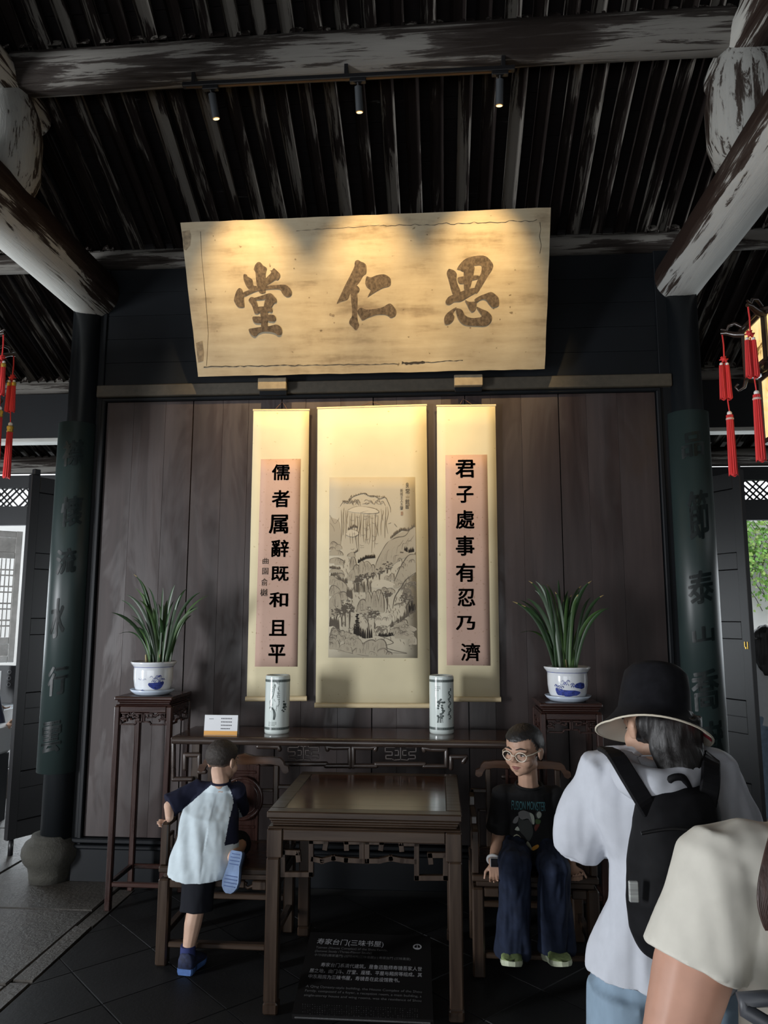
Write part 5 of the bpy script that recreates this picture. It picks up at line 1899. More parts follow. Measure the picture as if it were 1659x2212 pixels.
tag(mb.build('pattern_strip', M_SIGNTXT2, sgn), kind='stuff')
MB().bar(A - so + nrm * 0.0 + V((0.012, -0.001, -0.012)), B_ - so + V((-0.012, -0.001, -0.012)), 0.006, 0.003).build('edge_strip', plain('metal_edge', (0.5, 0.5, 0.5), 0.25, 1.0), sgn)

# ------------------------------------------------------------------ track with three spotlights under the upper purlin
T0, T1 = at(395, 182, 3.70), at(1112, 152, 3.70)
zt = (T0.z + T1.z) / 2
trk = thing('light_track', 'black spotlight track under the weathered purlin', 'track', (T0.x, 3.70, zt))
MB().box((0, -0.016, -0.012), (T1.x - T0.x, 0.016, 0.014), 0.003).build('rail', M_BLACK, trk)
MB().box((0.02, -0.005, -0.0135), (T1.x - T0.x - 0.02, 0.005, -0.0118)).build('conductor', plain('copper_strip', (0.08, 0.05, 0.03), 0.4, 0.8), trk)
for k in range(3):
    MB().box((0.05 + k * (T1.x - T0.x - 0.12) / 2, -0.008, 0.0142), (0.07 + k * (T1.x - T0.x - 0.12) / 2, 0.05, 0.10), 0.001).build('clip', M_BLACK, trk)
SPOTS = [((455, 188), (462, 246), (548, 600), 'left spotlight on the track, tilted to the right'), ((773, 175), (775, 236), (790, 600), 'middle spotlight on the track'), ((1080, 155), (1080, 216), (1022, 590), 'right spotlight on the track')]
for (a, b, aim, lb) in SPOTS:
    p, q = at(*a, 3.70), at(*b, 3.70)
    p.z = zt - 0.014
    t = thing('spotlight', lb, 'lamp', p)
    d = (q - p).normalized()
    d = (d + V((0, 0.28, 0))).normalized()
    MB().box((-0.045, -0.014, -0.022), (0.045, 0.014, 0.0), 0.003).build('adapter', M_BLACK, t)
    MB().tube([V((0, 0, -0.02)), d * 0.05], 0.006, 8).build('arm', M_BLACK, t)
    MB().tube([d * 0.04, d * 0.17], 0.021, 18).build('barrel', plain('grey_black_barrel', (0.05, 0.055, 0.06), 0.35, 0.2), t)
    MB().tube([d * 0.1705, d * 0.173], [0.0215, 0.0215], 18).build('rim_ring', plain('warm_rim', (0.5, 0.33, 0.15), 0.3, 0.6), t)
    MB().lathe([(0.0, 0.0), (0.017, 0.0)], 16, d * 0.1745, axis=tuple(d)).build('lens', plain('lit_lens', (1, 0.8, 0.5), 0.4, emit=(1.0, 0.72, 0.38), estr=2.0), t)
    L = bpy.data.lights.new('spotlight_beam', 'SPOT')
    L.energy = SPOT_W
    L.color = (1.0, 0.69, 0.32)
    L.spot_size = math.radians(SPOT_A)
    L.spot_blend = 1.0
    L.shadow_soft_size = 0.018
    lo = bpy.data.objects.new('spotlight_beam', L)
    COL.objects.link(lo)
    lo.parent = t
    lo.location = d * 0.19
    tgt = atplane(aim[0], aim[1], Q0, P_n) + V((0, 0.12, SPOT_DZ))
    lo.rotation_euler = (tgt - (p + d * 0.19)).to_track_quat('-Z', 'Y').to_euler()
# ------------------------------------------------------------------ palace lanterns with tassels
M_LWOOD = plain('dark_lantern_wood', (0.022, 0.012, 0.008), 0.35, coat=0.2)
M_RED = plain('red_silk', (0.62, 0.03, 0.03), 0.7, vary=0.3, scale=(120, 120, 4))
M_GOLDT = plain('gold_thread', (0.60, 0.40, 0.07), 0.4, 0.5)
M_BEAD = plain('white_bead', (0.8, 0.76, 0.72), 0.2)


def lantern_panel_mat():
    m, nt, bs = _nt('lit_painted_panel')
    mp = _coords(nt, (1, 1, 1), 'Object')
    n = _noise(nt, mp, 9.0, 4, 0.6, 1.2)
    r = _ramp(nt, n.outputs[0], [(0.36, (0.20, 0.11, 0.03)), (0.41, (0.80, 0.55, 0.20)), (0.6, (0.95, 0.72, 0.34))])
    nt.links.new(r.outputs[0], bs.inputs['Base Color'])
    nt.links.new(r.outputs[0], bs.inputs['Emission Color'])
    bs.inputs['Emission Strength'].default_value = 0.75
    bs.inputs['Roughness'].default_value = 0.4
    return m


M_LPANEL = lantern_panel_mat()


def fringe(mb, c, z0, z1, r0, r1, mi=0, n=22):
    prof = []
    vs = []
    K = 6
    for k in range(K + 1):
        t = k / K
        for j in range(n):
            rr = (r0 + (r1 - r0) * t) * (1.0 if j % 2 else 0.82)
            a = 2 * PI * j / n
            zz = z0 + (z1 - z0) * t + (0.010 * math.sin(j * 2.7) if k == K else 0)
            vs.append(V(c) + V((rr * math.cos(a), rr * math.sin(a), zz)))
    fs = [(k * n + j, k * n + (j + 1) % n, (k + 1) * n + (j + 1) % n, (k + 1) * n + j) for k in range(K) for j in range(n)]
    fs += [tuple(range(n)), tuple(K * n + j for j in range(n))[::-1]]
    mb.add(vs, fs, mi, False)


def tassel(parent, p, gold):
    t = MB()
    t.tube([p, p + V((0.004, 0, -0.06)), p + V((0.002, 0, -0.135))], 0.0042, 6)
    cord = t.build('tassel', M_RED, parent)
    k = MB()
    kz = -0.145
    for a in range(6):
        d = V((math.cos(a * PI / 3), 0.4 * math.sin(a * PI / 3), math.sin(a * PI / 3)))
        k.tube([p + V((0, 0, kz)), p + V((0, 0, kz)) + d * 0.022 + V((0, .006, 0)), p + V((0, 0, kz)) + d * 0.020 - V((0, .006, 0)), p + V((0, 0, kz))], 0.0045, 6)
    k.ball(p + V((0, 0, kz)), 0.013, 10, 6)
    k.build('knot', M_RED, cord)
    for s in (-1, 1):
        c = p + V((s * 0.016, 0, 0))
        b = MB()
        b.ball(c + V((0, 0, kz - 0.026)), 0.0095, 10, 6)
        b.build('bead', M_BEAD, cord)
        if gold:
            MB().lathe([(0.012, 0), (0.014, 0.006), (0.0125, 0.012), (0.014, 0.018), (0.012, 0.024)], 12, c + V((0, 0, kz - 0.058)), caps=True).build('gold_band', M_GOLDT, cord)
        f = MB()
        fringe(f, c, kz - (0.058 if gold else 0.034), kz - 0.225, 0.012, 0.019)
        f.build('fringe', M_RED, cord)
    low = MB()
    low.tube([p + V((0, 0, kz - 0.02)), p + V((0.003, 0, kz - 0.18)), p + V((0.012, 0, kz - 0.30))], 0.0035, 6)
    low.build('cord', M_RED, cord)
    c = p + V((0.012, 0, 0))
    MB().ball(c + V((0, 0, kz - 0.312)), 0.0135, 12, 8).build('bead', M_BEAD, cord)
    if gold:
        MB().lathe([(0.018, 0), (0.021, 0.008), (0.017, 0.016), (0.021, 0.026), (0.021, 0.036), (0.017, 0.042)], 14, c + V((0, 0, kz - 0.366)), caps=True).build('gold_band', M_GOLDT, cord)
    else:
        MB().lathe([(0.019, 0), (0.0215, 0.006), (0.019, 0.012)], 14, c + V((0, 0, kz - 0.35)), caps=True).build('band', plain('pale_thread', (0.7, 0.45, 0.4), 0.6), cord)
    f = MB()
    fringe(f, c, kz - 0.322 if not gold else kz - 0.366, kz - 0.66, 0.0185, 0.0245, n=26)
    f.build('fringe', M_RED, cord)


def lantern(label, x, y, z, rot, gold):
    "hexagonal two-tier lantern; z is the height of the arm tips"
    t = thing('palace_lantern', label, 'lantern', (x, y, z), 0)
    hexv = [V((math.cos(rot + k * PI / 3), math.sin(rot + k * PI / 3), 0)) for k in range(6)]

    def tier(r, z0, z1, nm):
        for k in range(6):
            a, b = hexv[k] * r, hexv[(k + 1) % 6] * r
            MB().bar(a + V((0, 0, z0)), a + V((0, 0, z1)), 0.026, 0.026, 0.004, hexv[k]).build('post', M_LWOOD, t)
            for zz in (z0 + 0.012, z1 - 0.012):
                MB().bar(a + V((0, 0, zz)), b + V((0, 0, zz)), 0.022, 0.024, 0.003, V((0, 0, 1))).build('rail', M_LWOOD, t)
            m = (a + b) / 2
            nn = m.normalized()
            e = (b - a).normalized()
            h = (b - a).length / 2 - 0.012
            q = [m * 0.985 + e * s * h + V((0, 0, zz)) for s, zz in ((-1, z0 + 0.022), (1, z0 + 0.022), (1, z1 - 0.022), (-1, z1 - 0.022))]
            MB().prism(q, nn * 0.005).build('painted_panel', M_LPANEL, t)
    tier(0.275, -0.28, -0.005, 'upper')
    tier(0.205, -0.66, -0.295, 'lower')
    top = MB()
    top.lathe([(0.30, -0.012), (0.30, 0.004), (0.27, 0.012), (0.0, 0.05)], 6, a0=rot, a1=rot + 2 * PI, smooth=False)
    top.build('cap', M_LWOOD, t)
    mid = MB()
    mid.lathe([(0.29, -0.297), (0.29, -0.282), (0.2, -0.282), (0.2, -0.297)], 6, a0=rot, a1=rot + 2 * PI, smooth=False)
    mid.build('shelf', M_LWOOD, t)
    bot = MB()
    bot.lathe([(0.0, -0.70), (0.08, -0.69), (0.215, -0.664), (0.215, -0.66), (0, -0.66)], 6, a0=rot, a1=rot + 2 * PI, smooth=False)
    bot.build('base', M_LWOOD, t)
    for k in range(6):
        d = hexv[k]
        p = d * 0.385
        arm = MB()
        arm.tube([d * 0.27 + V((0, 0, -0.03)), d * 0.32 + V((0, 0, -0.02)), d * 0.36 + V((0, 0, 0.0)), d * 0.392 + V((0, 0, 0.004))], [0.020, 0.017, 0.013, 0.010], 8)
        arm.tube([d * 0.28 + V((0, 0, 0.015)), d * 0.315 + V((0, 0, 0.045)), d * 0.35 + V((0, 0, 0.04)), d * 0.362 + V((0, 0, 0.015)), d * 0.39 + V((0, 0, 0.028))], [0.008, 0.010, 0.009, 0.007, 0.006], 8)
        arm.build('arm', M_LWOOD, t)
        curl = MB()
        curl.tube([d * 0.275 + V((0, 0, -0.28)), d * 0.29 + V((0, 0, -0.33)), d * 0.32 + V((0, 0, -0.345)), d * 0.335 + V((0, 0, -0.32)), d * 0.32 + V((0, 0, -0.305))], [0.012, 0.010, 0.008, 0.007, 0.006], 8)
        curl.build('curl', M_LWOOD, t)
        tassel(t, p + V((0, 0, -0.006)), gold)
    MB().tube([V((0, 0, 0.05)), V((0, 0, 1.05))], 0.006, 6).build('hanging_rod', M_BLACK, t)
    return t


pa, pb = at(1562, 722, 4.14), at(1617, 660, 3.76)
e_ = (pb - pa)
e_.z = 0
cen = (pa + pb) / 2 + V((e_.y, -e_.x, 0)).normalized() * e_.length * 0.866 * (1 if V((e_.y, -e_.x, 0)).x > 0 else -1)
lantern('lit palace lantern with red tassels hanging at the right edge', cen.x, cen.y, (pa.z + pb.z) / 2, math.atan2(pa.y - cen.y, pa.x - cen.x), False)
pa, pb = at(31, 770, 4.46), at(9, 719, 4.10)
e_ = (pb - pa)
e_.z = 0
cen = (pa + pb) / 2 + V((e_.y, -e_.x, 0)).normalized() * e_.length * 0.866 * (-1 if V((e_.y, -e_.x, 0)).x > 0 else 1)
lantern('palace lantern with gold-banded red tassels at the left edge', cen.x, cen.y, (pa.z + pb.z) / 2, math.atan2(pa.y - cen.y, pa.x - cen.x), True)

# ------------------------------------------------------------------ passage behind: lattice window leaf, counter, vines
M_GREYWOOD = plain('sunlit_grey_wood', (0.42, 0.41, 0.39), 0.6, vary=0.2, scale=(10, 10, 10))
hx = at(55, 1150, 7.55)
win = struct('window_3', MB().box((-0.06, -0.02, 1.24), (0.0, 0.02, hx.z + 0.0), 0.004), M_GREYWOOD, 'open grey lattice window leaf at the left edge')
win.location = (hx.x, 7.5, 0)
win.rotation_euler = (0, 0, math.radians(38))
zt_ = hx.z
WW = 0.72
MB().box((-WW, -0.02, 1.24), (-WW + 0.06, 0.02, zt_), 0.004).build('stile', M_GREYWOOD, win)
for z in (1.24, 1.43, zt_ - 0.29, zt_ - 0.07):
    MB().box((-WW + 0.061, -0.018, z), (-0.061, 0.018, z + 0.068), 0.004).build('rail', M_GREYWOOD, win)
MB().box((-WW + 0.061, -0.006, 1.309), (-0.061, 0.006, 1.429), 0.003).build('panel', M_GREYWOOD, win)
MB().box((-WW + 0.061, -0.006, zt_ - 0.221), (-0.061, 0.006, zt_ - 0.071), 0.003).build('panel', M_GREYWOOD, win)
z0, z1 = 1.499, zt_ - 0.291
n = 15
for k in range(n + 1):
    x = -WW + 0.061 + (WW - 0.122) * k / n
    MB().box((x - 0.006, -0.006, z0), (x + 0.006, 0.006, z1)).build('lattice_bar', M_GREYWOOD, win)
nr = 14
for k in range(1, nr):
    z = z0 + (z1 - z0) * k / nr
    if k % 3 == 1:
        continue
    MB().box((-WW + 0.062, -0.0075, z - 0.008), (-0.062, 0.0075, z + 0.008)).build('lattice_bar', M_GREYWOOD, win)

cnt = thing('counter', 'wooden counter with a pale top in the passage at the left edge', 'counter', (-4.62, 7.05, 0))
MB().box((-0.9, -0.2, 0.84), (0.55, 0.2, 0.88), 0.004).build('counter_top', plain('pale_counter_top', (0.55, 0.62, 0.68), 0.3), cnt)
for k, (z0, z1) in enumerate(((0.0, 0.28), (0.285, 0.56), (0.565, 0.84))):
    MB().box((-0.86, -0.16, z0), (0.52, 0.16, z1 - 0.001), 0.006).build('front_board', M_TEAKX, cnt)
ds = thing('display_stand', 'dark grey display panel standing on the counter in the passage', 'sign', (-4.25, 7.05, 0.881))
MB().box((-0.28, -0.012, 0.0), (0.20, 0.012, 0.36), 0.003).build('panel', plain('dark_grey_display', (0.045, 0.05, 0.055), 0.5), ds)
MB().box((-0.20, -0.016, 0.10), (0.02, -0.0125, 0.31), 0.001).build('white_sheet', plain('white_sheet', (0.6, 0.62, 0.63), 0.7), ds)
for k in range(3):
    MB().lathe([(0.014, 0), (0.020, 0), (0.020, 0.002), (0.014, 0.002), (0.014, 0)], 16, V((0.10, -0.0145, 0.30 - k * 0.06)), axis=(0, -1, 0), smooth=False).build('icon', plain('pale_icon', (0.35, 0.37, 0.38), 0.6), ds)
bn = thing('cabinet', 'low white cabinet standing in front of the passage counter', 'cabinet', (-3.86, 6.22, 0))
MB().box((-0.35, -0.15, 0.56), (0.17, 0.15, 0.80), 0.02).build('body', plain('white_enamel', (0.50, 0.52, 0.53), 0.4), bn)
MB().box((-0.34, -0.14, 0.0), (0.16, 0.14, 0.559), 0.005).build('base', plain('slate_base', (0.022, 0.026, 0.032), 0.5), bn)

tb = thing('side_table', 'dark side table in the passage behind the long-haired woman', 'table', (3.45, 7.15, 0))
MB().box((-0.45, -0.2, 0.78), (0.45, 0.2, 0.82), 0.006).build('table_top', plain('grey_table_cloth', (0.30, 0.36, 0.38), 0.6), tb)
for s in (-1, 1):
    for s2 in (-1, 1):
        MB().box((s * 0.43, s2 * 0.18, 0), (s * 0.38, s2 * 0.13, 0.779), 0.005).build('leg', M_TEAK, tb)
MB().box((-0.38, -0.175, 0.62), (0.38, -0.15, 0.779), 0.004).build('apron', M_TEAKX, tb)
MB().box((-0.38, -0.15, 0.30), (0.38, 0.15, 0.32), 0.004).build('shelf', M_TEAKX, tb)

# climbing plants on the court wall
M_VINE = plain('vine_leaf', (0.16, 0.36, 0.06), 0.5, vary=0.7, scale=(6, 6, 6))
M_VINE2 = plain('vine_leaf_pale', (0.32, 0.48, 0.12), 0.5, vary=0.5, scale=(6, 6, 6))


def vine(label, x0, x1, seed):
    rn = random.Random(seed)
    t = thing('climbing_vine', label, 'vine', ((x0 + x1) / 2, 10.98, 0))
    o = t.location.copy()
    mb = MB()
    stems = MB()
    for k in range(34):
        x = rn.uniform(x0, x1)
        L = rn.uniform(0.5, 1.7)
        pts = []
        for j in range(9):
            z = 3.12 - L * j / 8
            pts.append(V((x + 0.10 * math.sin(j * 0.9 + k), 10.955 - 0.10 * math.sin(min(1, j / 2) * 1.5) - rn.uniform(0, .06), z)) - o)
        stems.tube(pts, 0.005, 4)
        for j in range(70):
            i = rn.random() * 8
            p = pts[int(min(7, i))].lerp(pts[int(min(7, i)) + 1], i - int(min(7, i))) + V((rn.uniform(-.13, .13), rn.uniform(-.16, .0), rn.uniform(-.1, .1)))
            s_ = rn.uniform(0.03, 0.065)
            a = V((rn.uniform(-1, 1), rn.uniform(-.6, .2), rn.uniform(-1, .3))).normalized() * s_
            b = a.cross(V((rn.uniform(-.4, .4), 1, rn.uniform(-.4, .4)))).normalized() * s_ * 0.45
            mb.add([p, p + a * .5 + b, p + a * 1.2, p + a * .5 - b], [(0, 1, 2, 3)], rn.choice((0, 0, 1)))
    stems.build('stem', M_TEAK, t)['kind'] = 'stuff'
    tag(mb.build('foliage', [M_VINE, M_VINE2], t), kind='stuff')


vine('green vines hanging over the white court wall at the right edge', 3.7, 5.6, 4)
# ------------------------------------------------------------------ people
from mathutils.bvhtree import BVHTree


def fuse(mb, voxel, smooth=4, fold=None, cut=None, factor=0.5):
    "one continuous skin over overlapping volumes; returns a mesh"
    me = bpy.data.meshes.new('volume')
    me.from_pydata(mb.v, [], mb.f)
    bm = bmesh.new()
    bm.from_mesh(me)
    bmesh.ops.recalc_face_normals(bm, faces=bm.faces)
    bm.to_mesh(me)
    bm.free()
    o = bpy.data.objects.new('volume', me)
    COL.objects.link(o)
    r = o.modifiers.new('remesh', 'REMESH')
    r.mode = 'VOXEL'
    r.voxel_size = voxel
    if smooth:
        s = o.modifiers.new('smooth', 'SMOOTH')
        s.factor = factor
        s.iterations = smooth
    bpy.context.view_layer.update()
    dg = bpy.context.evaluated_depsgraph_get()
    out = bpy.data.meshes.new_from_object(o.evaluated_get(dg))
    bpy.data.objects.remove(o)
    bpy.data.meshes.remove(me)
    if fold:
        out.update()
        nrm_ = [v.normal.copy() for v in out.vertices]
        for v, n_ in zip(out.vertices, nrm_):
            v.co += n_ * fold(v.co)
    if cut:
        bm = bmesh.new()
        bm.from_mesh(out)
        bmesh.ops.delete(bm, geom=[f for f in bm.faces if cut(f.calc_center_median())], context='FACES')
        bm.to_mesh(out)
        bm.free()
    out.shade_smooth()
    out.update()
    return out


def place(me, name, mats, root, fn=None):
    "hang a world-space mesh on a person"
    o = root.location
    for v in me.vertices:
        v.co -= o
    me.materials.clear()
    for m in (mats if isinstance(mats, (list, tuple)) else [mats]):
        me.materials.append(m)
    if fn:
        for p in me.polygons:
            p.material_index = fn(p.center + o)
    return link(name, me, root)


def skin_mat(name, col):
    return plain(name, col, 0.5, vary=0.10, scale=(14, 14, 14), spec=0.35)


M_SKIN = skin_mat('warm_skin', (0.44, 0.27, 0.19))
M_SKIN2 = skin_mat('pale_skin', (0.52, 0.34, 0.25))
M_SKIN3 = skin_mat('tanned_skin', (0.40, 0.215, 0.15))
M_HAIR = plain('black_hair', (0.010, 0.009, 0.009), 0.5, vary=0.4, scale=(150, 150, 20), bump=0.25)
M_BROWNHAIR = plain('dark_brown_hair', (0.035, 0.016, 0.012), 0.45, vary=0.4, scale=(120, 120, 12), bump=0.2)
M_LIP = plain('lip', (0.27, 0.10, 0.085), 0.5)
M_EYEW = plain('eye_white', (0.55, 0.52, 0.48), 0.3)
M_IRIS = plain('dark_iris', (0.012, 0.008, 0.006), 0.2)


class Frame:
    def __init__(s, c, fwd, up, H):
        s.c, s.f = V(c), V(fwd).normalized()
        u = V(up)
        s.u = (u - s.f * u.dot(s.f)).normalized()
        s.r = s.f.cross(s.u).normalized()
        s.H = H
        s.M = Matrix((s.r, s.f, s.u)).transposed()

    def p(s, x, y, z):
        return s.c + (s.r * x + s.f * y + s.u * z) * s.H


def head_volume(mb, F, neck, nr):
    H = F.H
    B = lambda c, r: mb.ball(F.p(*c), V(r) * H, 20, 14, 0, F.M)
    B((0, -0.05, 0.14), (0.365, 0.43, 0.355))
    B((0, 0.10, -0.10), (0.295, 0.285, 0.37))
    B((0, 0.14, -0.31), (0.25, 0.22, 0.175))
    B((0, 0.245, -0.41), (0.105, 0.09, 0.085))
    for s in (-1, 1):
        B((s * 0.165, 0.20, -0.17), (0.155, 0.15, 0.15))
        B((s * 0.20, 0.02, -0.28), (0.10, 0.15, 0.12))
        B((s * 0.375, -0.05, -0.06), (0.035, 0.085, 0.135))
        B((s * 0.395, -0.085, -0.02), (0.03, 0.06, 0.09))
        mb.capsule(F.p(s * 0.06, 0.355, 0.06), F.p(s * 0.23, 0.285, 0.055), 0.045 * H, 0.04 * H)
        B((s * 0.045, 0.40, -0.145), (0.04, 0.045, 0.034))
        mb.capsule(F.p(s * 0.02, 0.345, -0.285), F.p(s * 0.075, 0.315, -0.285), 0.034 * H, 0.022 * H)
    mb.capsule(F.p(0, 0.365, 0.03), F.p(0, 0.435, -0.115), 0.032 * H, 0.05 * H)
    mb.capsule(F.p(0, 0.345, -0.335), F.p(0, 0.335, -0.335), 0.045 * H)
    mb.capsule(F.p(0, -0.10, -0.25), neck, nr, nr * 1.05)


def face_parts(F, root, lids=0.6):
    H = F.H
    o = root.location
    for s in (-1, 1):
        m = MB()
        m.ball(F.p(s * 0.142, 0.316, -0.035) - o, V((0.070, 0.030, 0.026)) * H, 14, 10, 0, F.M)
        e = m.build('eye', M_EYEW, root)
        MB().ball(F.p(s * 0.142, 0.333, -0.035) - o, V((0.030, 0.018, 0.025)) * H, 12, 8, 0, F.M).build('iris', M_IRIS, e)
        MB().tube([F.p(s * 0.065, 0.345, -0.024) - o, F.p(s * 0.142, 0.351, -0.008) - o, F.p(s * 0.215, 0.322, -0.024) - o], [0.006 * H, 0.012 * H, 0.007 * H], 6).build('eyelid', M_IRIS, root)
        MB().tube([F.p(s * 0.055, 0.395, 0.085) - o, F.p(s * 0.15, 0.372, 0.115) - o, F.p(s * 0.25, 0.315, 0.090) - o], [0.010 * H, 0.017 * H, 0.007 * H], 6).build('eyebrow', M_HAIR, root)
    m = MB()
    m.tube([F.p(-0.105, 0.335, -0.288) - o, F.p(-0.04, 0.378, -0.278) - o, F.p(0.04, 0.378, -0.278) - o, F.p(0.105, 0.335, -0.288) - o], [0.006 * H, 0.019 * H, 0.019 * H, 0.006 * H], 8)
    m.tube([F.p(-0.09, 0.333, -0.305) - o, F.p(0, 0.382, -0.320) - o, F.p(0.09, 0.333, -0.305) - o], [0.006 * H, 0.023 * H, 0.006 * H], 8)
    m.build('lips', M_LIP, root)


def short_hair(F, root, mat, front=0.24, side=0.02, nape=-0.16, grow=1.09, fringe=0.0, seed=1):
    "cropped hair: a cap over the skull ending at the hairline"
    H = F.H
    n, m = 84, 60
    vs, keep = [], []
    for i in range(m + 1):
        ph = PI * i / m
        for j in range(n):
            t = 2 * PI * j / n
            x, y, z = math.sin(ph) * math.cos(t), math.sin(ph) * math.sin(t), math.cos(ph)
            g_ = grow + 0.025 * noise.noise(V((x * 9 + seed, y * 9, z * 9))) + 0.018 * noise.noise(V((x * 31 + seed, y * 31, z * 31)))
            if z > 0.3:
                g_ += 0.03 * (z - 0.3)
            p = (x * 0.372 * g_, -0.05 + y * 0.437 * g_, 0.14 + z * 0.362 * g_)
            yy = p[1]
            if yy > 0.16:
                line = front - fringe * 0.1 + 0.05 * min(1, abs(p[0]) / 0.22) ** 3
            elif yy > -0.02:
                line = side + (front - side) * (yy + 0.02) / 0.18
            else:
                line = side + (nape - side) * min(1, (-0.02 - yy) / 0.25)
            line += 0.030 * noise.noise(V((x * 17, y * 17, seed)))
            keep.append(p[2] > line)
            if p[2] < line:
                q = 1 - min(0.12, (line - p[2]) * 1.2)
                p = (p[0] * q, -0.05 + (p[1] + 0.05) * q, p[2])
            vs.append(F.p(*p) - root.location)
    fs = []
    for i in range(m):
        for j in range(n):
            q = (i * n + j, (i + 1) * n + j, (i + 1) * n + (j + 1) % n, i * n + (j + 1) % n)
            if sum(keep[a] for a in q) >= 2:
                fs.append(q)
    mb = MB()
    mb.add(vs, fs, 0, True)
    return mb.build('hair', mat, root)


def hand_volume(mb, w, d, nrm_, s, curl, thumb, spread=0.12):
    "w wrist, d along the hand, nrm_ back of the hand, s length, thumb +1/-1 side"
    d = V(d).normalized()
    n_ = V(nrm_)
    n_ = (n_ - d * n_.dot(d)).normalized()
    a = d.cross(n_).normalized() * thumb
    pl = 0.52 * s
    for k in range(4):
        off = (1.5 - k) / 1.5
        kn = w + d * pl * (1 - 0.06 * abs(off - 0.3)) + a * off * 0.165 * s
        mb.capsule(w + a * off * 0.09 * s, kn, 0.062 * s, 0.060 * s, 8)
        L = (0.40, 0.46, 0.43, 0.34)[k] * s
        p, dd = kn, (d + a * off * spread).normalized()
        ang = curl
        for q, fr_ in enumerate((0.45, 0.31, 0.24)):
            Rm = Matrix.Rotation(-ang * (0.8, 1.0, 0.8)[q], 3, (n_.cross(dd)).normalized())
            dd = (Matrix.Rotation(ang * (0.8, 1.0, 0.8)[q], 3, dd.cross(n_).normalized()) @ dd)
            if dd.dot(n_) > 0.02 and q == 0:
                dd = (Rm @ Rm @ dd)
            e = p + dd * L * fr_
            mb.capsule(p, e, (0.052 - 0.005 * q) * s, (0.047 - 0.006 * q) * s, 8)
            p = e
    t0 = w + d * 0.12 * s + a * 0.12 * s
    t1 = t0 + (d * 0.55 + a * 0.75 - n_ * 0.25).normalized() * 0.25 * s
    t2 = t1 + (d * 0.9 + a * 0.3 - n_ * 0.35).normalized() * 0.20 * s
    mb.capsule(t0, t1, 0.068 * s, 0.055 * s, 8)
    mb.capsule(t1, t2, 0.053 * s, 0.042 * s, 8)


def folds(amp, sc, stretch=(1, 1, 0.25), seed=0.0):
    def f_(p):
        q = V((p.x * sc * stretch[0] + seed, p.y * sc * stretch[1] + seed * 2, p.z * sc * stretch[2]))
        return amp * (noise.noise(q) + 0.45 * noise.noise(q * 2.3))
    return f_


def shoe(root, heel, toe, w, h, mats, name='shoe', up=V((0, 0, 1)), mesh_col=None):
    "trainer lying along heel-toe with a thick sole; up is away from the sole"
    heel, toe, o = V(heel), V(toe), root.location
    d = (toe - heel)
    L = d.length
    d.normalize()
    u = V(up)
    u = (u - d * u.dot(d)).normalized()
    a = d.cross(u)
    prof = [(0.0, 0.62), (0.04, 0.74), (0.15, 0.78), (0.35, 0.72), (0.55, 0.88), (0.72, 1.0), (0.86, 0.9), (0.95, 0.62), (1.0, 0.30)]

    def ring(z, k, infl):
        L_, R_ = [], []
        for t, ww in prof:
            L_.append(heel + d * L * t + a * w * 0.5 * ww * infl + u * z(t) - o)
            R_.append(heel + d * L * t - a * w * 0.5 * ww * infl + u * z(t) - o)
        return L_ + R_[::-1]
    lev = [(lambda t: 0.0 + 0.012 * max(0, t - 0.75), 0.94), (lambda t: 0.012, 1.04), (lambda t: 0.030 - 0.006 * t, 1.02)]
    mb = MB()
    rg = [ring(z, 0, i_) for z, i_ in lev]
    k = len(rg[0])
    mb.add([p for r_ in rg for p in r_], [(i * k + j, i * k + (j + 1) % k, (i + 1) * k + (j + 1) % k, (i + 1) * k + j) for i in range(2) for j in range(k)] + [tuple(range(k))[::-1], tuple(2 * k + j for j in range(k))], 0, False)
    s_ = mb.build(name, mats[0], root)
    zz = lambda t: h * (1.0 if t < 0.3 else (1.0 - (t - 0.3) / 0.5 * 0.5 if t < 0.8 else 0.5 - (t - 0.8) * 1.3))
    lev2 = [(lambda t: 0.028 - 0.006 * t, 0.98), (lambda t: 0.03 + (zz(t) - 0.03) * 0.5, 0.96), (lambda t: 0.03 + (zz(t) - 0.03) * 0.86, 0.74), (lambda t: zz(t), 0.42)]
    mb = MB()
    rg = [ring(z, 0, i_) for z, i_ in lev2]
    mb.add([p for r_ in rg for p in r_], [(i * k + j, i * k + (j + 1) % k, (i + 1) * k + (j + 1) % k, (i + 1) * k + j) for i in range(3) for j in range(k)] + [tuple(range(k))[::-1], tuple(3 * k + j for j in range(k))], 0, True)
    mb.build('upper', mats[1], s_)
    mb = MB()
    for t in (0.36, 0.46, 0.56):
        c = heel + d * L * t + u * (zz(t) + 0.002) - o
        mb.tube([c - a * w * 0.2 - u * 0.006, c + u * 0.003, c + a * w * 0.2 - u * 0.006], 0.004, 6)
    tag(mb.build('lace', mats[2], s_), kind='stuff')
    return s_


def drape(bvh, px, py, off=0.003):
    d = ray(px, py).normalized()
    h_ = bvh.ray_cast(CAM, d)
    if h_[0] is None:
        return None
    return h_[0] + h_[1] * off if h_[1].dot(d) < 0 else h_[0] - h_[1] * off


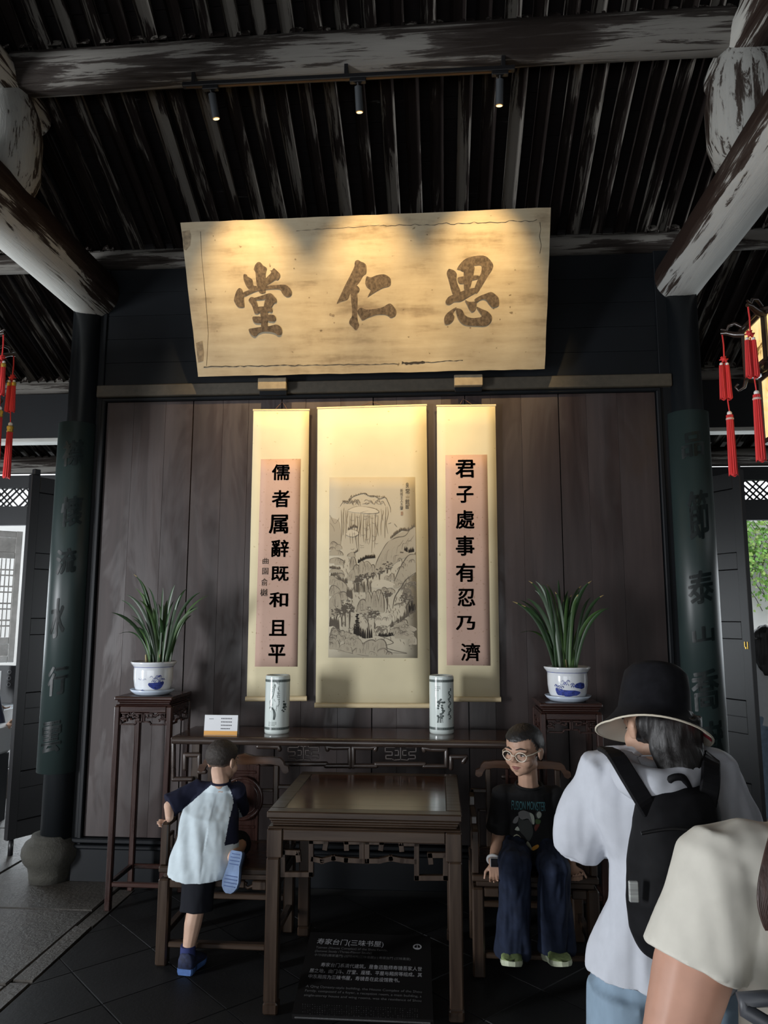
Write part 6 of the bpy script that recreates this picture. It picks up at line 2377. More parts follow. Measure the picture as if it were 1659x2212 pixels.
# ================================================================== seated boy in black
def seated_boy():
    root = thing('person', 'boy in a black printed shirt and glasses sitting on the right armchair', 'person', (0.46, 3.95, 0))
    neck = at(1141, 1694, 3.96)
    F = Frame(at(1131, 1619, 3.90), V((-0.60, -0.78, -0.10)), V((-0.02, -0.03, 1)), 0.236)
    sh = [at(1086, 1716, 3.99), at(1199, 1719, 3.99)]
    el = [at(1078, 1800, 4.00), at(1221, 1802, 4.00)]
    wr = [at(1066, 1862, 3.84), at(1234, 1868, 3.86)]
    hip = [V((0.40, 4.10, 0.555)), V((0.55, 4.10, 0.555))]
    kn = [at(1112, 1872, 3.74), at(1196, 1875, 3.74)]
    an = [at(1108, 2050, 3.83), at(1203, 2044, 3.83)]
    mb = MB()
    head_volume(mb, F, neck, 0.048)
    chest = (sh[0] + sh[1]) / 2 + V((0, 0.02, -0.07))
    mb.loft([(neck + V((0, 0.01, 0.0)), V((0.05, 0, 0)), V((0, 0.045, 0))), (neck + V((0, 0.02, -0.05)), V((0.11, 0, 0)), V((0, 0.06, 0))), (chest, V((0.125, 0, 0)), V((0, 0.08, 0))), (V((0.475, 4.08, 0.66)), V((0.11, 0, 0)), V((0, 0.08, 0))), (V((0.475, 4.10, 0.53)), V((0.125, 0, 0)), V((0, 0.09, 0)))], 20)
    for s in (0, 1):
        mb.capsule(chest + V((0, 0, 0.05)), sh[s], 0.05, 0.045)
        mb.capsule(sh[s], el[s], 0.040, 0.036)
        mb.capsule(el[s], wr[s], 0.036, 0.024)
        mb.capsule(hip[s], kn[s], 0.06, 0.05)
        mb.capsule(kn[s], an[s], 0.045, 0.03)
        tip = [at(1070, 1890, 3.80), at(1243, 1893, 3.82)][s]
        hand_volume(mb, wr[s], tip - wr[s], V((0.1 if s else -0.1, -1, 0.35)), 0.145, 0.30 if s == 0 else 0.75, 1 if s == 0 else -1)
    place(fuse(mb, 0.0042, 5), 'body', M_SKIN, root)
    face_parts(F, root)
    short_hair(F, root, M_HAIR, front=0.25, side=0.06, nape=-0.06, grow=1.075, seed=2)
    short_hair(F, root, plain('dark_hair_stubble', (0.035, 0.028, 0.024), 0.8, vary=0.3, scale=(200, 200, 200)), front=0.25, side=-0.06, nape=-0.22, grow=1.03, seed=7)
    # shirt
    mb = MB()
    nk = neck + V((0.004, 0.006, -0.006))
    mb.loft([(nk, V((0.066, 0, 0)), V((0, 0.062, 0.012))), (nk + V((0.0, 0.012, -0.030)), V((0.120, 0, 0)), V((0, 0.082, 0))), (chest + V((0.004, 0.0, 0.02)), V((0.148, 0, 0)), V((0, 0.105, 0))), (V((0.472, 4.02, 0.70)), V((0.148, 0, 0)), V((0, 0.115, 0))), (V((0.475, 4.03, 0.57)), V((0.160, 0, 0)), V((0, 0.125, 0))), (V((0.475, 4.03, 0.505)), V((0.166, 0, 0)), V((0, 0.13, 0)))], 28)
    for s in (0, 1):
        d = (el[s] - sh[s]).normalized()
        mb.capsule(chest + V((0, 0, 0.06)), sh[s] + V((0, 0, -0.005)), 0.058, 0.056)
        e = sh[s] + d * 0.185
        a_, b_, _ = frame_of(d, V((0, 1, 0)))
        mb.loft([(sh[s] - d * 0.02, a_ * 0.056, b_ * 0.056), (sh[s] + d * 0.06, a_ * 0.060, b_ * 0.062), (e, a_ * 0.066, b_ * 0.068)], 18)
    sm = fuse(mb, 0.006, 6, folds(0.006, 16, (1, 1, 0.5), 3.0))
    bvh = BVHTree.FromPolygons([v.co for v in sm.vertices], [tuple(p.vertices) for p in sm.polygons])
    shirt = place(sm, 'shirt', plain('black_cotton', (0.0075, 0.0075, 0.008), 0.85, spec=0.2, vary=0.2), root)
    mb = MB()
    mb.tube([nk + V((0.066 * math.cos(t), 0.062 * math.sin(t), 0.004 + 0.012 * math.sin(t))) - root.location for t in [2 * PI * k / 28 for k in range(28)]], 0.006, 8, closed=True)
    mb.build('collar', MATS['black_cotton'], shirt)
    # print on the chest
    o = root.location
    cols = {'teal': (0.055, 0.15, 0.17), 'grey': (0.14, 0.14, 0.14), 'dark': (0.035, 0.038, 0.036), 'pale': (0.33, 0.36, 0.31), 'green': (0.05, 0.085, 0.035), 'red': (0.10, 0.03, 0.022), 'orange': (0.42, 0.20, 0.03), 'cream': (0.28, 0.28, 0.20)}
    k_ = 120 / 1561

    def patch(name, col, pts, off):
        P = [drape(bvh, 1080 + p.x * k_, 1690 + p.y * k_, off) for p in spline([(a, b, 0) for a, b in pts], 2, True)]
        P = [p for p in P if p]
        if len(P) < 4:
            return
        c = sum(P, V((0, 0, 0))) / len(P)
        # ring fan so that it follows the cloth
        mid = []
        ctr = None
        mb = MB()
        mb.add([p - o for p in P] + [c - o + V((0, -0.002, 0))], [(i, (i + 1) % len(P), len(P)) for i in range(len(P))])
        mb.build(name, plain('print_' + col, cols[col], 0.8, spec=0.2), shirt)
    patch('printed_figure', 'grey', [(520, 840), (660, 780), (800, 830), (900, 870), (960, 1000), (970, 1160), (900, 1170), (860, 1060), (760, 1010), (640, 1040), (550, 980)], 0.004)
    patch('printed_figure', 'dark', [(540, 1010), (680, 1060), (840, 1040), (900, 1200), (930, 1400), (880, 1560), (800, 1660), (680, 1500), (560, 1360), (520, 1180)], 0.0035)
    patch('printed_figure', 'pale', [(830, 850), (930, 900), (965, 1020), (960, 1150), (920, 1170), (870, 1000)], 0.005)
    patch('printed_clock', 'dark', [(985, 890), (1040, 800), (1110, 790), (1175, 880), (1150, 990), (1080, 1030), (1010, 990)], 0.004)
    patch('printed_clock', 'pale', [(1025, 890), (1060, 825), (1110, 815), (1150, 880), (1130, 970), (1075, 1005), (1040, 960)], 0.0055)
    patch('printed_figure', 'green', [(990, 1040), (1080, 1035), (1140, 1070), (1110, 1160), (1010, 1160)], 0.004)
    patch('printed_figure', 'red', [(1000, 1180), (1110, 1170), (1060, 1280), (1000, 1370), (960, 1280)], 0.004)
    patch('printed_figure', 'pale', [(430, 1330), (500, 1230), (560, 1350)], 0.004)
    patch('printed_figure', 'grey', [(370, 1120), (430, 980), (530, 930), (510, 1080), (450, 1150)], 0.004)
    patch('printed_shoe', 'cream', [(370, 1540), (480, 1450), (590, 1530), (640, 1660), (620, 1830), (520, 1790), (430, 1710)], 0.004)
    patch('printed_shoe', 'cream', [(730, 1720), (780, 1650), (840, 1720), (890, 1820), (900, 1900), (760, 1870), (690, 1830)], 0.004)
    patch('printed_shoe', 'orange', [(280, 1660), (340, 1600), (410, 1640), (390, 1700), (300, 1700)], 0.004)
    patch('printed_shoe', 'orange', [(890, 1840), (960, 1780), (1060, 1740), (1080, 1810), (1000, 1880), (920, 1910)], 0.005)
    vs, fs, ext = glyphs('FUSION MONSTER', 1.0, 0.0)
    mb = MB()
    pts, ok = [], True
    for v in vs:
        u = (v.x / ext.x + 0.5)
        px = 1080 + (340 + u * 930) * k_
        py = 1690 + (650 - (v.y / ext.y) * (230 + 60 * abs(u - 0.5)) + 40 * (u - 0.5) + 8 * math.sin(u * 9)) * k_
        h_ = drape(bvh, px, py, 0.0035)
        ok = ok and h_ is not None
        pts.append((h_ or V((0, 0, 0))) - o)
    if ok:
        mb.add(pts, fs)
        mb.build('printed_lettering', plain('print_teal', cols['teal'], 0.8, spec=0.2), shirt)
    # trousers
    mb = MB()
    mb.loft([(V((0.475, 4.08, 0.66)), V((0.125, 0, 0)), V((0, 0.10, 0))), (V((0.475, 4.09, 0.58)), V((0.145, 0, 0)), V((0, 0.115, 0))), (V((0.475, 4.11, 0.515)), V((0.15, 0, 0)), V((0, 0.12, 0)))], 22)
    for s in (0, 1):
        mb.capsule(hip[s], kn[s], 0.082, 0.076)
        d = (an[s] - kn[s]).normalized()
        a_, b_, _ = frame_of(d, V((0, 1, 0)))
        mb.loft([(kn[s] - d * 0.02, a_ * 0.074, b_ * 0.074), (kn[s] + d * 0.12, a_ * 0.074, b_ * 0.074), (an[s] - d * 0.04, a_ * 0.082, b_ * 0.080), (an[s] + d * 0.015, a_ * 0.086, b_ * 0.084)], 20)
    place(fuse(mb, 0.0065, 4, folds(0.016, 13, (1.7, 1.2, 0.3), 7.0)), 'jeans', plain('dark_blue_denim', (0.014, 0.020, 0.040), 0.85, vary=0.3, scale=(20, 20, 20), spec=0.2), root)
    sole = plain('pale_green_sole', (0.46, 0.50, 0.36), 0.6, vary=0.15)
    upm = plain('sage_green_mesh', (0.20, 0.26, 0.10), 0.8, vary=0.35, scale=(60, 60, 60))
    lace = plain('lime_lace', (0.34, 0.42, 0.14), 0.7)
    shoe(root, an[0] + V((-0.005, 0.05, -0.075)), at(1106, 2090, 3.68), 0.100, 0.088, (sole, upm, lace))
    shoe(root, an[1] + V((-0.035, 0.05, -0.078)), at(1222, 2090, 3.68), 0.100, 0.088, (sole, upm, lace))
    # glasses
    H = F.H
    gm = plain('cream_spectacle_frame', (0.62, 0.55, 0.44), 0.3)
    g = MB()
    for s in (-1, 1):
        pts = []
        for k in range(20):
            t = 2 * PI * k / 20
            pts.append(F.p(s * 0.165 + 0.125 * math.cos(t) * (1 if math.sin(t) > -0.3 else 0.9), 0.400 - 0.22 * max(0, abs(0.165 * s + 0.125 * math.cos(t)) - 0.05) ** 1.3, -0.055 + 0.092 * math.sin(t)) - o)
        g.tube(pts, 0.0027, 6, closed=True)
        g.tube([F.p(s * 0.285, 0.365, -0.02) - o, F.p(s * 0.36, 0.25, -0.005) - o, F.p(s * 0.395, -0.02, 0.02) - o, F.p(s * 0.39, -0.08, 0.01) - o], 0.0032, 6)
    g.tube([F.p(-0.045, 0.425, -0.035) - o, F.p(0, 0.45, -0.025) - o, F.p(0.045, 0.425, -0.035) - o], 0.0025, 6)
    gl = g.build('glasses', gm, root)
    m = bpy.data.materials.new('clear_lens')
    m.use_nodes = True
    nt = m.node_tree
    b1, b2, mx = nt.nodes.new('ShaderNodeBsdfTransparent'), nt.nodes.new('ShaderNodeBsdfGlossy'), nt.nodes.new('ShaderNodeMixShader')
    b2.inputs['Roughness'].default_value = 0.05
    mx.inputs[0].default_value = 0.05
    nt.links.new(b1.outputs[0], mx.inputs[1])
    nt.links.new(b2.outputs[0], mx.inputs[2])
    nt.links.new(mx.outputs[0], nt.nodes['Material Output'].inputs[0])
    for s in (-1, 1):
        MB().poly([F.p(s * 0.165 + 0.118 * math.cos(t), 0.398 - 0.22 * max(0, abs(0.165 * s + 0.118 * math.cos(t)) - 0.05) ** 1.3, -0.055 + 0.086 * math.sin(t)) - o for t in [2 * PI * k / 20 for k in range(20)]]).build('lens', m, gl)
    # watch
    wd = (wr[0] - el[0]).normalized()
    wc = wr[0] - wd * 0.012
    a_, b_, _ = frame_of(wd, V((0, 1, 0)))
    w = MB()
    w.tube([wc + (a_ * math.cos(t) + b_ * math.sin(t)) * 0.030 - o for t in [2 * PI * k / 20 for k in range(20)]], 0.008, 6, closed=True)
    wb = w.build('watch', plain('white_strap', (0.5, 0.5, 0.5), 0.5), root)
    M4 = Matrix.Translation(wc + V((0.0, -0.034, 0.0)) - o)
    MB().box((-0.021, -0.007, -0.023), (0.021, 0.005, 0.023), 0.006, 0, M4).build('watch_case', plain('silver_case', (0.45, 0.45, 0.46), 0.3, 0.6), wb)
    MB().box((-0.017, -0.009, -0.019), (0.017, -0.0068, 0.019), 0.001, 0, M4).build('watch_face', plain('black_glass', (0.006, 0.006, 0.008), 0.1), wb)


seated_boy()


# ================================================================== small boy climbing the left chair
def climbing_boy():
    root = thing('person', 'small boy in a white raglan shirt climbing onto the left armchair', 'person', (-1.15, 3.80, 0))
    o = root.location
    neck = at(477, 1688, 3.98)
    F = Frame(at(481, 1643, 4.04), V((0.42, 0.88, -0.22)), V((0.05, 0.25, 1)), 0.205)
    sh = [at(425, 1706, 4.02), at(512, 1712, 4.03)]
    el = [at(366, 1741, 3.94), V((-1.11, 4.20, 0.66))]
    wr = [at(366, 1766, 3.89), V((-1.15, 4.29, 0.72))]
    hip = [at(432, 1862, 3.86), at(475, 1858, 3.88)]
    knL, anL = at(424, 1962, 3.82), at(406, 2046, 3.80)
    knR, anR = V((-1.06, 4.10, 0.53)), at(503, 1852, 3.79)
    mb = MB()
    head_volume(mb, F, neck, 0.042)
    mid = (hip[0] + hip[1]) / 2
    mb.loft([(neck, V((0.04, 0, 0)), V((0, 0.035, 0))), ((sh[0] + sh[1]) / 2 + V((0, 0, -0.03)), V((0.095, 0, 0)), V((0, 0.055, 0))), (mid + V((0, 0.06, 0.15)), V((0.08, 0, 0)), V((0, 0.05, 0))), (mid, V((0.10, 0, 0)), V((0, 0.07, 0)))], 18)
    for s in (0, 1):
        mb.capsule((sh[0] + sh[1]) / 2, sh[s], 0.045, 0.034)
        mb.capsule(sh[s], el[s], 0.033, 0.029)
        mb.capsule(el[s], wr[s], 0.028, 0.021)
    hand_volume(mb, wr[0], V((-0.35, 0.55, -0.65)), V((-0.35, -0.6, 0.6)), 0.118, 0.55, 1)
    hand_volume(mb, wr[1], V((0.1, 0.5, 0.5)), V((0, -0.5, 0.5)), 0.115, 0.6, -1)
    mb.capsule(hip[0], knL, 0.06, 0.047)
    mb.capsule(knL, knL * 0.6 + anL * 0.4, 0.044, 0.043)
    mb.capsule(knL * 0.6 + anL * 0.4, anL + V((0, 0, -0.03)), 0.043, 0.027)
    mb.capsule(hip[1], knR, 0.058, 0.045)
    mb.capsule(knR, anR, 0.042, 0.028)
    place(fuse(mb, 0.0042, 5), 'body', M_SKIN2, root)
    face_parts(F, root)
    short_hair(F, root, plain('cropped_black_hair', (0.028, 0.022, 0.018), 0.7, vary=0.4, scale=(160, 160, 160), bump=0.3), front=0.24, side=-0.03, nape=-0.13, grow=1.06, seed=5)
    short_hair(F, root, plain('hair_stubble', (0.085, 0.062, 0.048), 0.8, vary=0.3, scale=(200, 200, 200)), front=0.24, side=-0.08, nape=-0.24, grow=1.025, seed=6)
    # raglan shirt: white body, navy sleeves
    mb = MB()
    cs = (sh[0] + sh[1]) / 2
    hem = at(434, 1880, 3.825)
    mb.loft([(neck + V((0, 0.005, -0.008)), V((0.050, 0, 0)), V((0, 0.044, 0.006))), (cs + V((0, 0.0, 0.008)), V((0.098, 0, 0)), V((0, 0.066, 0))), (at(457, 1752, 3.94), V((0.142, 0, -0.02)), V((0, 0.104, 0.02))), (at(449, 1815, 3.875), V((0.158, 0, -0.03)), V((0, 0.118, 0.02))), (at(441, 1858, 3.84), V((0.168, 0.01, -0.02)), V((0, 0.122, 0.02))), (hem, V((0.160, 0.02, -0.005)), V((0, 0.122, 0.03)))], 28)
    for s in (0, 1):
        mb.capsule(cs + V((0, 0, -0.01)), sh[s], 0.058, 0.05)
        d = (el[s] - sh[s]).normalized()
        a_, b_, _ = frame_of(d, V((0, 1, 0)))
        L = (el[s] - sh[s]).length
        mb.loft([(sh[s] - d * 0.03, a_ * 0.05, b_ * 0.05), (sh[s] + d * L * 0.5, a_ * 0.053, b_ * 0.052), (sh[s] + d * L * (1.0 if s == 0 else 0.85), a_ * 0.066, b_ * 0.060)], 18)

    def fold_(p):
        base = folds(0.0045, 15, (1.2, 1, 0.35), 11.0)(p)
        # long drag folds from the raised shoulder to the hip
        t = (p.x - cs.x) + (p.z - cs.z) * 0.33
        w = max(0, 1 - abs(p.z - 0.62) / 0.22)
        return base + 0.0075 * w * math.sin(t * 72 + 1.2) * (1 if p.x < cs.x + 0.02 else 0.2)
    sm = fuse(mb, 0.0055, 5, fold_)

    al, ar = at(394, 1750, 3.95), at(507, 1732, 3.98)

    def navy(c):
        # raglan seams run from the collar to the armpits
        tl_ = (neck.z - c.z) / (neck.z - al.z)
        tr_ = (neck.z - c.z) / (neck.z - ar.z)
        xl_ = neck.x - 0.030 + (al.x - neck.x + 0.030) * max(0, min(1.0, tl_))
        xr_ = neck.x + 0.034 + (ar.x - neck.x - 0.034) * max(0, min(1.0, tr_))
        return 1 if (c.x < xl_ and c.z > al.z - 0.075) or (c.x > xr_ and c.z > ar.z - 0.17) else 0
    place(sm, 'shirt', [plain('pale_grey_blue_cotton', (0.52, 0.60, 0.64), 0.85, spec=0.2, vary=0.05), plain('navy_cotton', (0.010, 0.012, 0.028), 0.85, spec=0.2)], root, navy)
    MB().tube([neck + V((0.048 * math.cos(t), 0.042 * math.sin(t), -0.004 + 0.006 * math.sin(t))) - o for t in [2 * PI * k / 24 for k in range(24)]], 0.0065, 8, closed=True).build('collar', MATS['navy_cotton'], root)
    mb = MB()
    d = (knL - hip[0]).normalized()
    a_, b_, _ = frame_of(d, V((0, 1, 0)))
    mb.loft([(hip[0] - d * 0.02, a_ * 0.080, b_ * 0.074), (hip[0] + d * 0.09, a_ * 0.086, b_ * 0.082), (knL - d * 0.02, a_ * 0.080, b_ * 0.076), (knL + d * 0.012, a_ * 0.082, b_ * 0.078)], 20)
    mb.capsule(hip[0] + V((0, 0.015, 0.0)), hip[1] + V((0, 0.015, 0.0)), 0.078, 0.078)
    d = (knR - hip[1]).normalized()
    mb.capsule(hip[1], knR - d * 0.04, 0.082, 0.068)
    place(fuse(mb, 0.006, 5, folds(0.006, 14, (1, 1, 0.5), 4)), 'shorts', plain('black_shorts', (0.008, 0.009, 0.013), 0.85, spec=0.2), root)
    MB().tube([anL + V((0, 0, 0.010)) - o, anL + V((0, 0.004, -0.04)) - o], [0.036, 0.038], 14).build('sock', plain('blue_sock', (0.02, 0.03, 0.12), 0.9), root)
    blue = plain('blue_rubber', (0.05, 0.115, 0.30), 0.6, vary=0.25, scale=(30, 30, 30))
    upm = plain('navy_knit', (0.012, 0.018, 0.05), 0.8, vary=0.5, scale=(60, 60, 60))
    lace = plain('grey_lace', (0.4, 0.42, 0.45), 0.7)
    hl = anL + V((-0.002, -0.035, 0))
    hl.z = 0.004
    shoe(root, hl, V((hl.x + 0.02, hl.y + 0.18, 0.004)), 0.105, 0.100, (blue, upm, lace))
    # raised foot: sole towards the viewer, toes down
    h2, t2 = at(511, 1838, 3.755), at(492, 1930, 3.70)
    sh2 = shoe(root, h2, t2, 0.088, 0.075, (plain('pale_blue_sole', (0.13, 0.20, 0.34), 0.6, vary=0.3, scale=(14, 14, 14)), upm, lace), up=V((0.1, 1, -0.1)))
    d2 = (t2 - h2).normalized()
    u2 = V((0.1, 1, -0.1))
    u2 = (u2 - d2 * u2.dot(d2)).normalized()
    s2 = d2.cross(u2)
    L2 = (t2 - h2).length
    groove = plain('sole_groove', (0.05, 0.09, 0.22), 0.7)
    for t_, w_ in ((0.08, 0.5), (0.16, 0.6), (0.24, 0.62), (0.32, 0.58), (0.60, 0.74), (0.68, 0.80), (0.76, 0.80), (0.84, 0.70)):
        c_ = h2 + d2 * L2 * t_ - u2 * 0.0004 - o
        MB().bar(c_ - s2 * 0.04 * w_, c_ + s2 * 0.04 * w_, 0.0035, 0.002, 0, u2).build('tread', groove, sh2)


climbing_boy()


# ================================================================== woman in a bucket hat with a backpack
def hat_woman():
    root = thing('person', 'woman in a black bucket hat and white hooded shirt seen from behind', 'person', (0.62, 1.95, 0))
    o = root.location
    YB = 1.95
    neck = at(1428, 1622, 1.93)
    F = Frame(at(1417, 1562, 1.94), V((-0.34, 0.93, -0.22)), V((-0.05, 0.12, 1)), 0.205)
    sh = [at(1305, 1668, 1.98), at(1540, 1668, 1.90)]
    el = [at(1262, 1795, 2.04), at(1580, 1830, 1.90)]
    wr = [V((0.47, 2.24, 1.14)), V((0.60, 2.20, 1.12))]
    hipc = V((neck.x - 0.015, 1.95, 0.90))
    mb = MB()
    head_volume(mb, F, neck, 0.052)
    cs = (sh[0] + sh[1]) / 2
    mb.loft([(neck, V((0.055, 0, 0)), V((0, 0.05, 0))), (cs + V((0, 0, -0.02)), V((0.14, 0, 0)), V((0, 0.075, 0))), (cs + V((0.012, 0, -0.22)), V((0.095, 0, 0)), V((0, 0.08, 0))), (hipc + V((0, 0, 0.05)), V((0.13, 0, 0)), V((0, 0.09, 0))), (hipc + V((0, 0, -0.08)), V((0.14, 0, 0)), V((0, 0.1, 0)))], 20)
    for s in (0, 1):
        mb.capsule(cs, sh[s], 0.06, 0.048)
        mb.capsule(sh[s], el[s], 0.045, 0.037)
        mb.capsule(el[s], wr[s], 0.036, 0.024)
        hand_volume(mb, wr[s], V((0.4 if s == 0 else -0.4, 0.5, 0.5)), V((-1 if s == 0 else 1, 0.2, 0.3)), 0.165, 0.4, 1 if s == 0 else -1)
        k = V((hipc.x + (-0.085, 0.085)[s], 1.97, 0.48))
        f = V((hipc.x + (-0.09, 0.09)[s], 1.95, 0.09))
        mb.capsule(hipc + V(((-0.08, 0.08)[s], 0, -0.06)), k, 0.075, 0.055)
        mb.capsule(k, f, 0.05, 0.035)
    place(fuse(mb, 0.006, 5), 'body', M_SKIN, root)
    face_parts(F, root)
    # hair falling to the shoulder blades
    mb = MB()
    mb.ball(F.p(0, -0.10, 0.0), V((0.385, 0.40, 0.30)) * F.H, 20, 14, 0, F.M)
    mb.loft([(at(1452, 1545, 1.88), V((0.066, 0, 0)), V((0, 0.06, 0))), (at(1458, 1600, 1.86), V((0.064, 0, 0)), V((0, 0.05, 0))), (at(1470, 1655, 1.82), V((0.055, 0, 0)), V((0, 0.035, 0))), (at(1478, 1695, 1.80), V((0.035, 0, 0)), V((0, 0.02, 0)))], 18)
    mb.capsule(at(1428, 1560, 1.88), at(1436, 1640, 1.85), 0.042, 0.02)
    place(fuse(mb, 0.006, 3, folds(0.006, 60, (1, 1, 0.08), 1.0)), 'hair', M_HAIR, root)
    mb = MB()
    rn = random.Random(6)
    for k in range(16):
        x = rn.uniform(1425, 1490)
        mb.tube([at(x, 1600, 1.84) - o, at(x + rn.uniform(-4, 4), 1650, 1.815) - o, at(x + rn.uniform(-12, 14), 1685 + rn.uniform(-20, 14), 1.795) - o], [0.004, 0.003, 0.001], 5)
    tag(mb.build('hair_strands', M_HAIR, root), kind='stuff')
    # white shirt with a hood
    white = plain('white_blue_cotton', (0.47, 0.49, 0.535), 0.85, spec=0.2, vary=0.04)
    mb = MB()
    mb.loft([(neck + V((0, -0.005, -0.01)), V((0.075, 0, 0)), V((0, 0.062, 0))), (cs + V((0, 0, 0.03)), V((0.125, 0.0, 0)), V((0, 0.085, 0))), (cs + V((0, 0, -0.08)), V((0.165, 0, 0)), V((0, 0.105, 0))), (cs + V((0.012, 0, -0.20)), V((0.130, 0, 0)), V((0, 0.115, 0))), (cs + V((0.008, 0, -0.30)), V((0.138, 0, 0)), V((0, 0.12, 0))), (hipc + V((-0.004, 0, 0.02)), V((0.170, 0, 0)), V((0, 0.13, 0))), (V((hipc.x - 0.005, 1.95, 0.878)), V((0.178, 0, 0)), V((0, 0.135, 0)))], 28)
    for s in (0, 1):
        mb.capsule(cs + V((0, 0, 0.0)), sh[s], 0.075, 0.062)
        d = (el[s] - sh[s]).normalized()
        a_, b_, _ = frame_of(d, V((0, 1, 0)))
        L = (el[s] - sh[s]).length
        mb.loft([(sh[s] - d * 0.03, a_ * 0.062, b_ * 0.062), (sh[s] + d * L * 0.55, a_ * 0.076, b_ * 0.078), (el[s] + d * 0.0, a_ * 0.082, b_ * 0.085), (el[s] + d * 0.045, a_ * 0.072, b_ * 0.075)], 20)
        if s == 0:
            d2 = (wr[0] - el[0]).normalized()
            a_, b_, _ = frame_of(d2, V((0, 0, 1)))
            mb.loft([(el[0] - d2 * 0.03, a_ * 0.078, b_ * 0.080), (el[0] + d2 * 0.10, a_ * 0.074, b_ * 0.076)], 20)
    sm = fuse(mb, 0.008, 5, folds(0.013, 12, (1.5, 1.2, 0.35), 9))
    shirt = place(sm, 'shirt', white, root)
    mb = MB()
    hood = [at(1345, 1640, 1.90), at(1352, 1672, 1.845), at(1385, 1692, 1.80), at(1430, 1702, 1.785), at(1472, 1690, 1.80), at(1500, 1655, 1.83)]
    mb.tube([p - V((0, 0, 0)) for p in spline(hood, 5)], [0.028 + 0.014 * math.sin(PI * k / 25) for k in range(26)], 12)
    mb.loft([(at(1400, 1630, 1.87), V((0.085, 0, 0)), V((0, 0.03, 0.02))), (at(1408, 1665, 1.83), V((0.082, 0, 0)), V((0, 0.03, 0.02))), (at(1425, 1690, 1.80), V((0.055, 0, 0)), V((0, 0.02, 0.02)))], 16)
    place(fuse(mb, 0.007, 4, folds(0.004, 20, (1, 1, 1), 2)), 'hood', white, root)
    # pale jeans
    mb = MB()
    mb.loft([(hipc + V((0, 0, 0.0)), V((0.155, 0, 0)), V((0, 0.11, 0))), (hipc + V((0, 0, -0.10)), V((0.170, 0, 0)), V((0, 0.12, 0)))], 20)
    for s in (0, 1):
        x = (-0.088, 0.088)[s]
        mb.loft([(hipc + V((x, 0, -0.05)), V((0.092, 0, 0)), V((0, 0.115, 0))), (V((hipc.x + x, 1.96, 0.48)), V((0.098, 0, 0)), V((0, 0.105, 0))), (V((hipc.x + x, 1.95, 0.05)), V((0.112, 0, 0)), V((0, 0.115, 0)))], 20)
        shoe(root, V((hipc.x + x * 1.05, 1.88, 0.003)), V((hipc.x + x * 1.3, 2.12, 0.003)), 0.09, 0.085, (M_EYEW, plain('white_trainer', (0.5, 0.5, 0.5), 0.7), M_EYEW))
    place(fuse(mb, 0.009, 4, folds(0.010, 9, (1.4, 1, 0.25), 5)), 'jeans', plain('pale_blue_denim', (0.22, 0.30, 0.38), 0.85, vary=0.2, scale=(9, 9, 4), spec=0.2), root)
    # bucket hat tipped forward
    ax = V((0.20, 0.36, 1.0)).normalized()
    f2 = V((-0.40, 0.90, 0))
    f2 = (f2 - ax * f2.dot(ax)).normalized()
    r2 = f2.cross(ax)
    hc = at(1412, 1545, 1.93)
    blk = plain('black_hat_cloth', (0.008, 0.008, 0.010), 0.9, spec=0.15, vary=0.3, scale=(40, 40, 40))
    n = 48
    lev = [(0.002, 0.122), (0.035, 0.120), (0.065, 0.112), (0.085, 0.100), (0.100, 0.085), (0.110, 0.062), (0.114, 0.035), (0.112, 0.0)]

    def hp(r_, h_, t, flare=0.0):
        return hc + (r2 * math.cos(t) * r_ * 0.95 + f2 * math.sin(t) * r_ * 1.05) + ax * (0.045 - h_)
    outer = [(0.0, -0.080), (0.036, -0.080), (0.062, -0.075), (0.077, -0.058), (0.083, -0.02), (0.087, 0.035), (0.097, 0.053), (0.114, 0.075), (0.135, 0.097)]

    def brim(t, r_, h_):
        if h_ > 0.05:
            k = (h_ - 0.05) / 0.055
            h_ = h_ - k * (0.010 * max(0, math.sin(t)) + 0.018 * max(0, -math.sin(t)) + 0.008 * math.sin(2 * t + 0.6))
        return r_, h_
    vs, fs = [], []
    for r_, h_ in outer:
        for j in range(n):
            t = 2 * PI * j / n
            vs.append(hp(*brim(t, r_, h_), t) - o)
    K = len(outer)
    for i in range(K - 1):
        for j in range(n):
            fs.append((i * n + j, i * n + (j + 1) % n, (i + 1) * n + (j + 1) % n, (i + 1) * n + j))
    mb = MB()
    mb.add(vs, fs, 0, True)
    hat = mb.build('bucket_hat', blk, root)
    inner = [(0.076, 0.025), (0.090, 0.060), (0.107, 0.080), (0.132, 0.0995)]
    vs, fs, mi = [], [], []
    for r_, h_ in inner:
        for j in range(n):
            t = 2 * PI * j / n
            vs.append(hp(*brim(t, r_, h_), t) - o)
    lm = MB()
    for i in range(3):
        for j in range(n):
            fs = (i * n + j, i * n + (j + 1) % n, (i + 1) * n + (j + 1) % n, (i + 1) * n + j)
            lm.f.append(fs)
            lm.m.append(1 if math.sin(2 * PI * j / n) < -0.55 and (j // 2 + i) % 2 == 0 else 0)
            lm.sm.append(True)
    lm.v = [tuple(v) for v in vs]
    lm.build('lining', [plain('cream_lining', (0.55, 0.50, 0.42), 0.8), plain('red_lining', (0.45, 0.03, 0.05), 0.8)], hat)
    MB().tube([hp(*brim(2 * PI * j / n, 0.1355, 0.0985), 2 * PI * j / n) - o for j in range(n)], 0.0026, 6, closed=True).build('brim_edge', plain('cream_piping', (0.55, 0.50, 0.40), 0.7), hat)
    # backpack
    bp = thing('backpack', 'black backpack on the back of the woman in the bucket hat', 'backpack', (neck.x + 0.06, 1.76, 0.9))
    bo = bp.location
    cloth = plain('black_nylon', (0.006, 0.006, 0.007), 0.7, vary=0.3, scale=(30, 30, 30), spec=0.12)
    mb = MB()
    secs = []
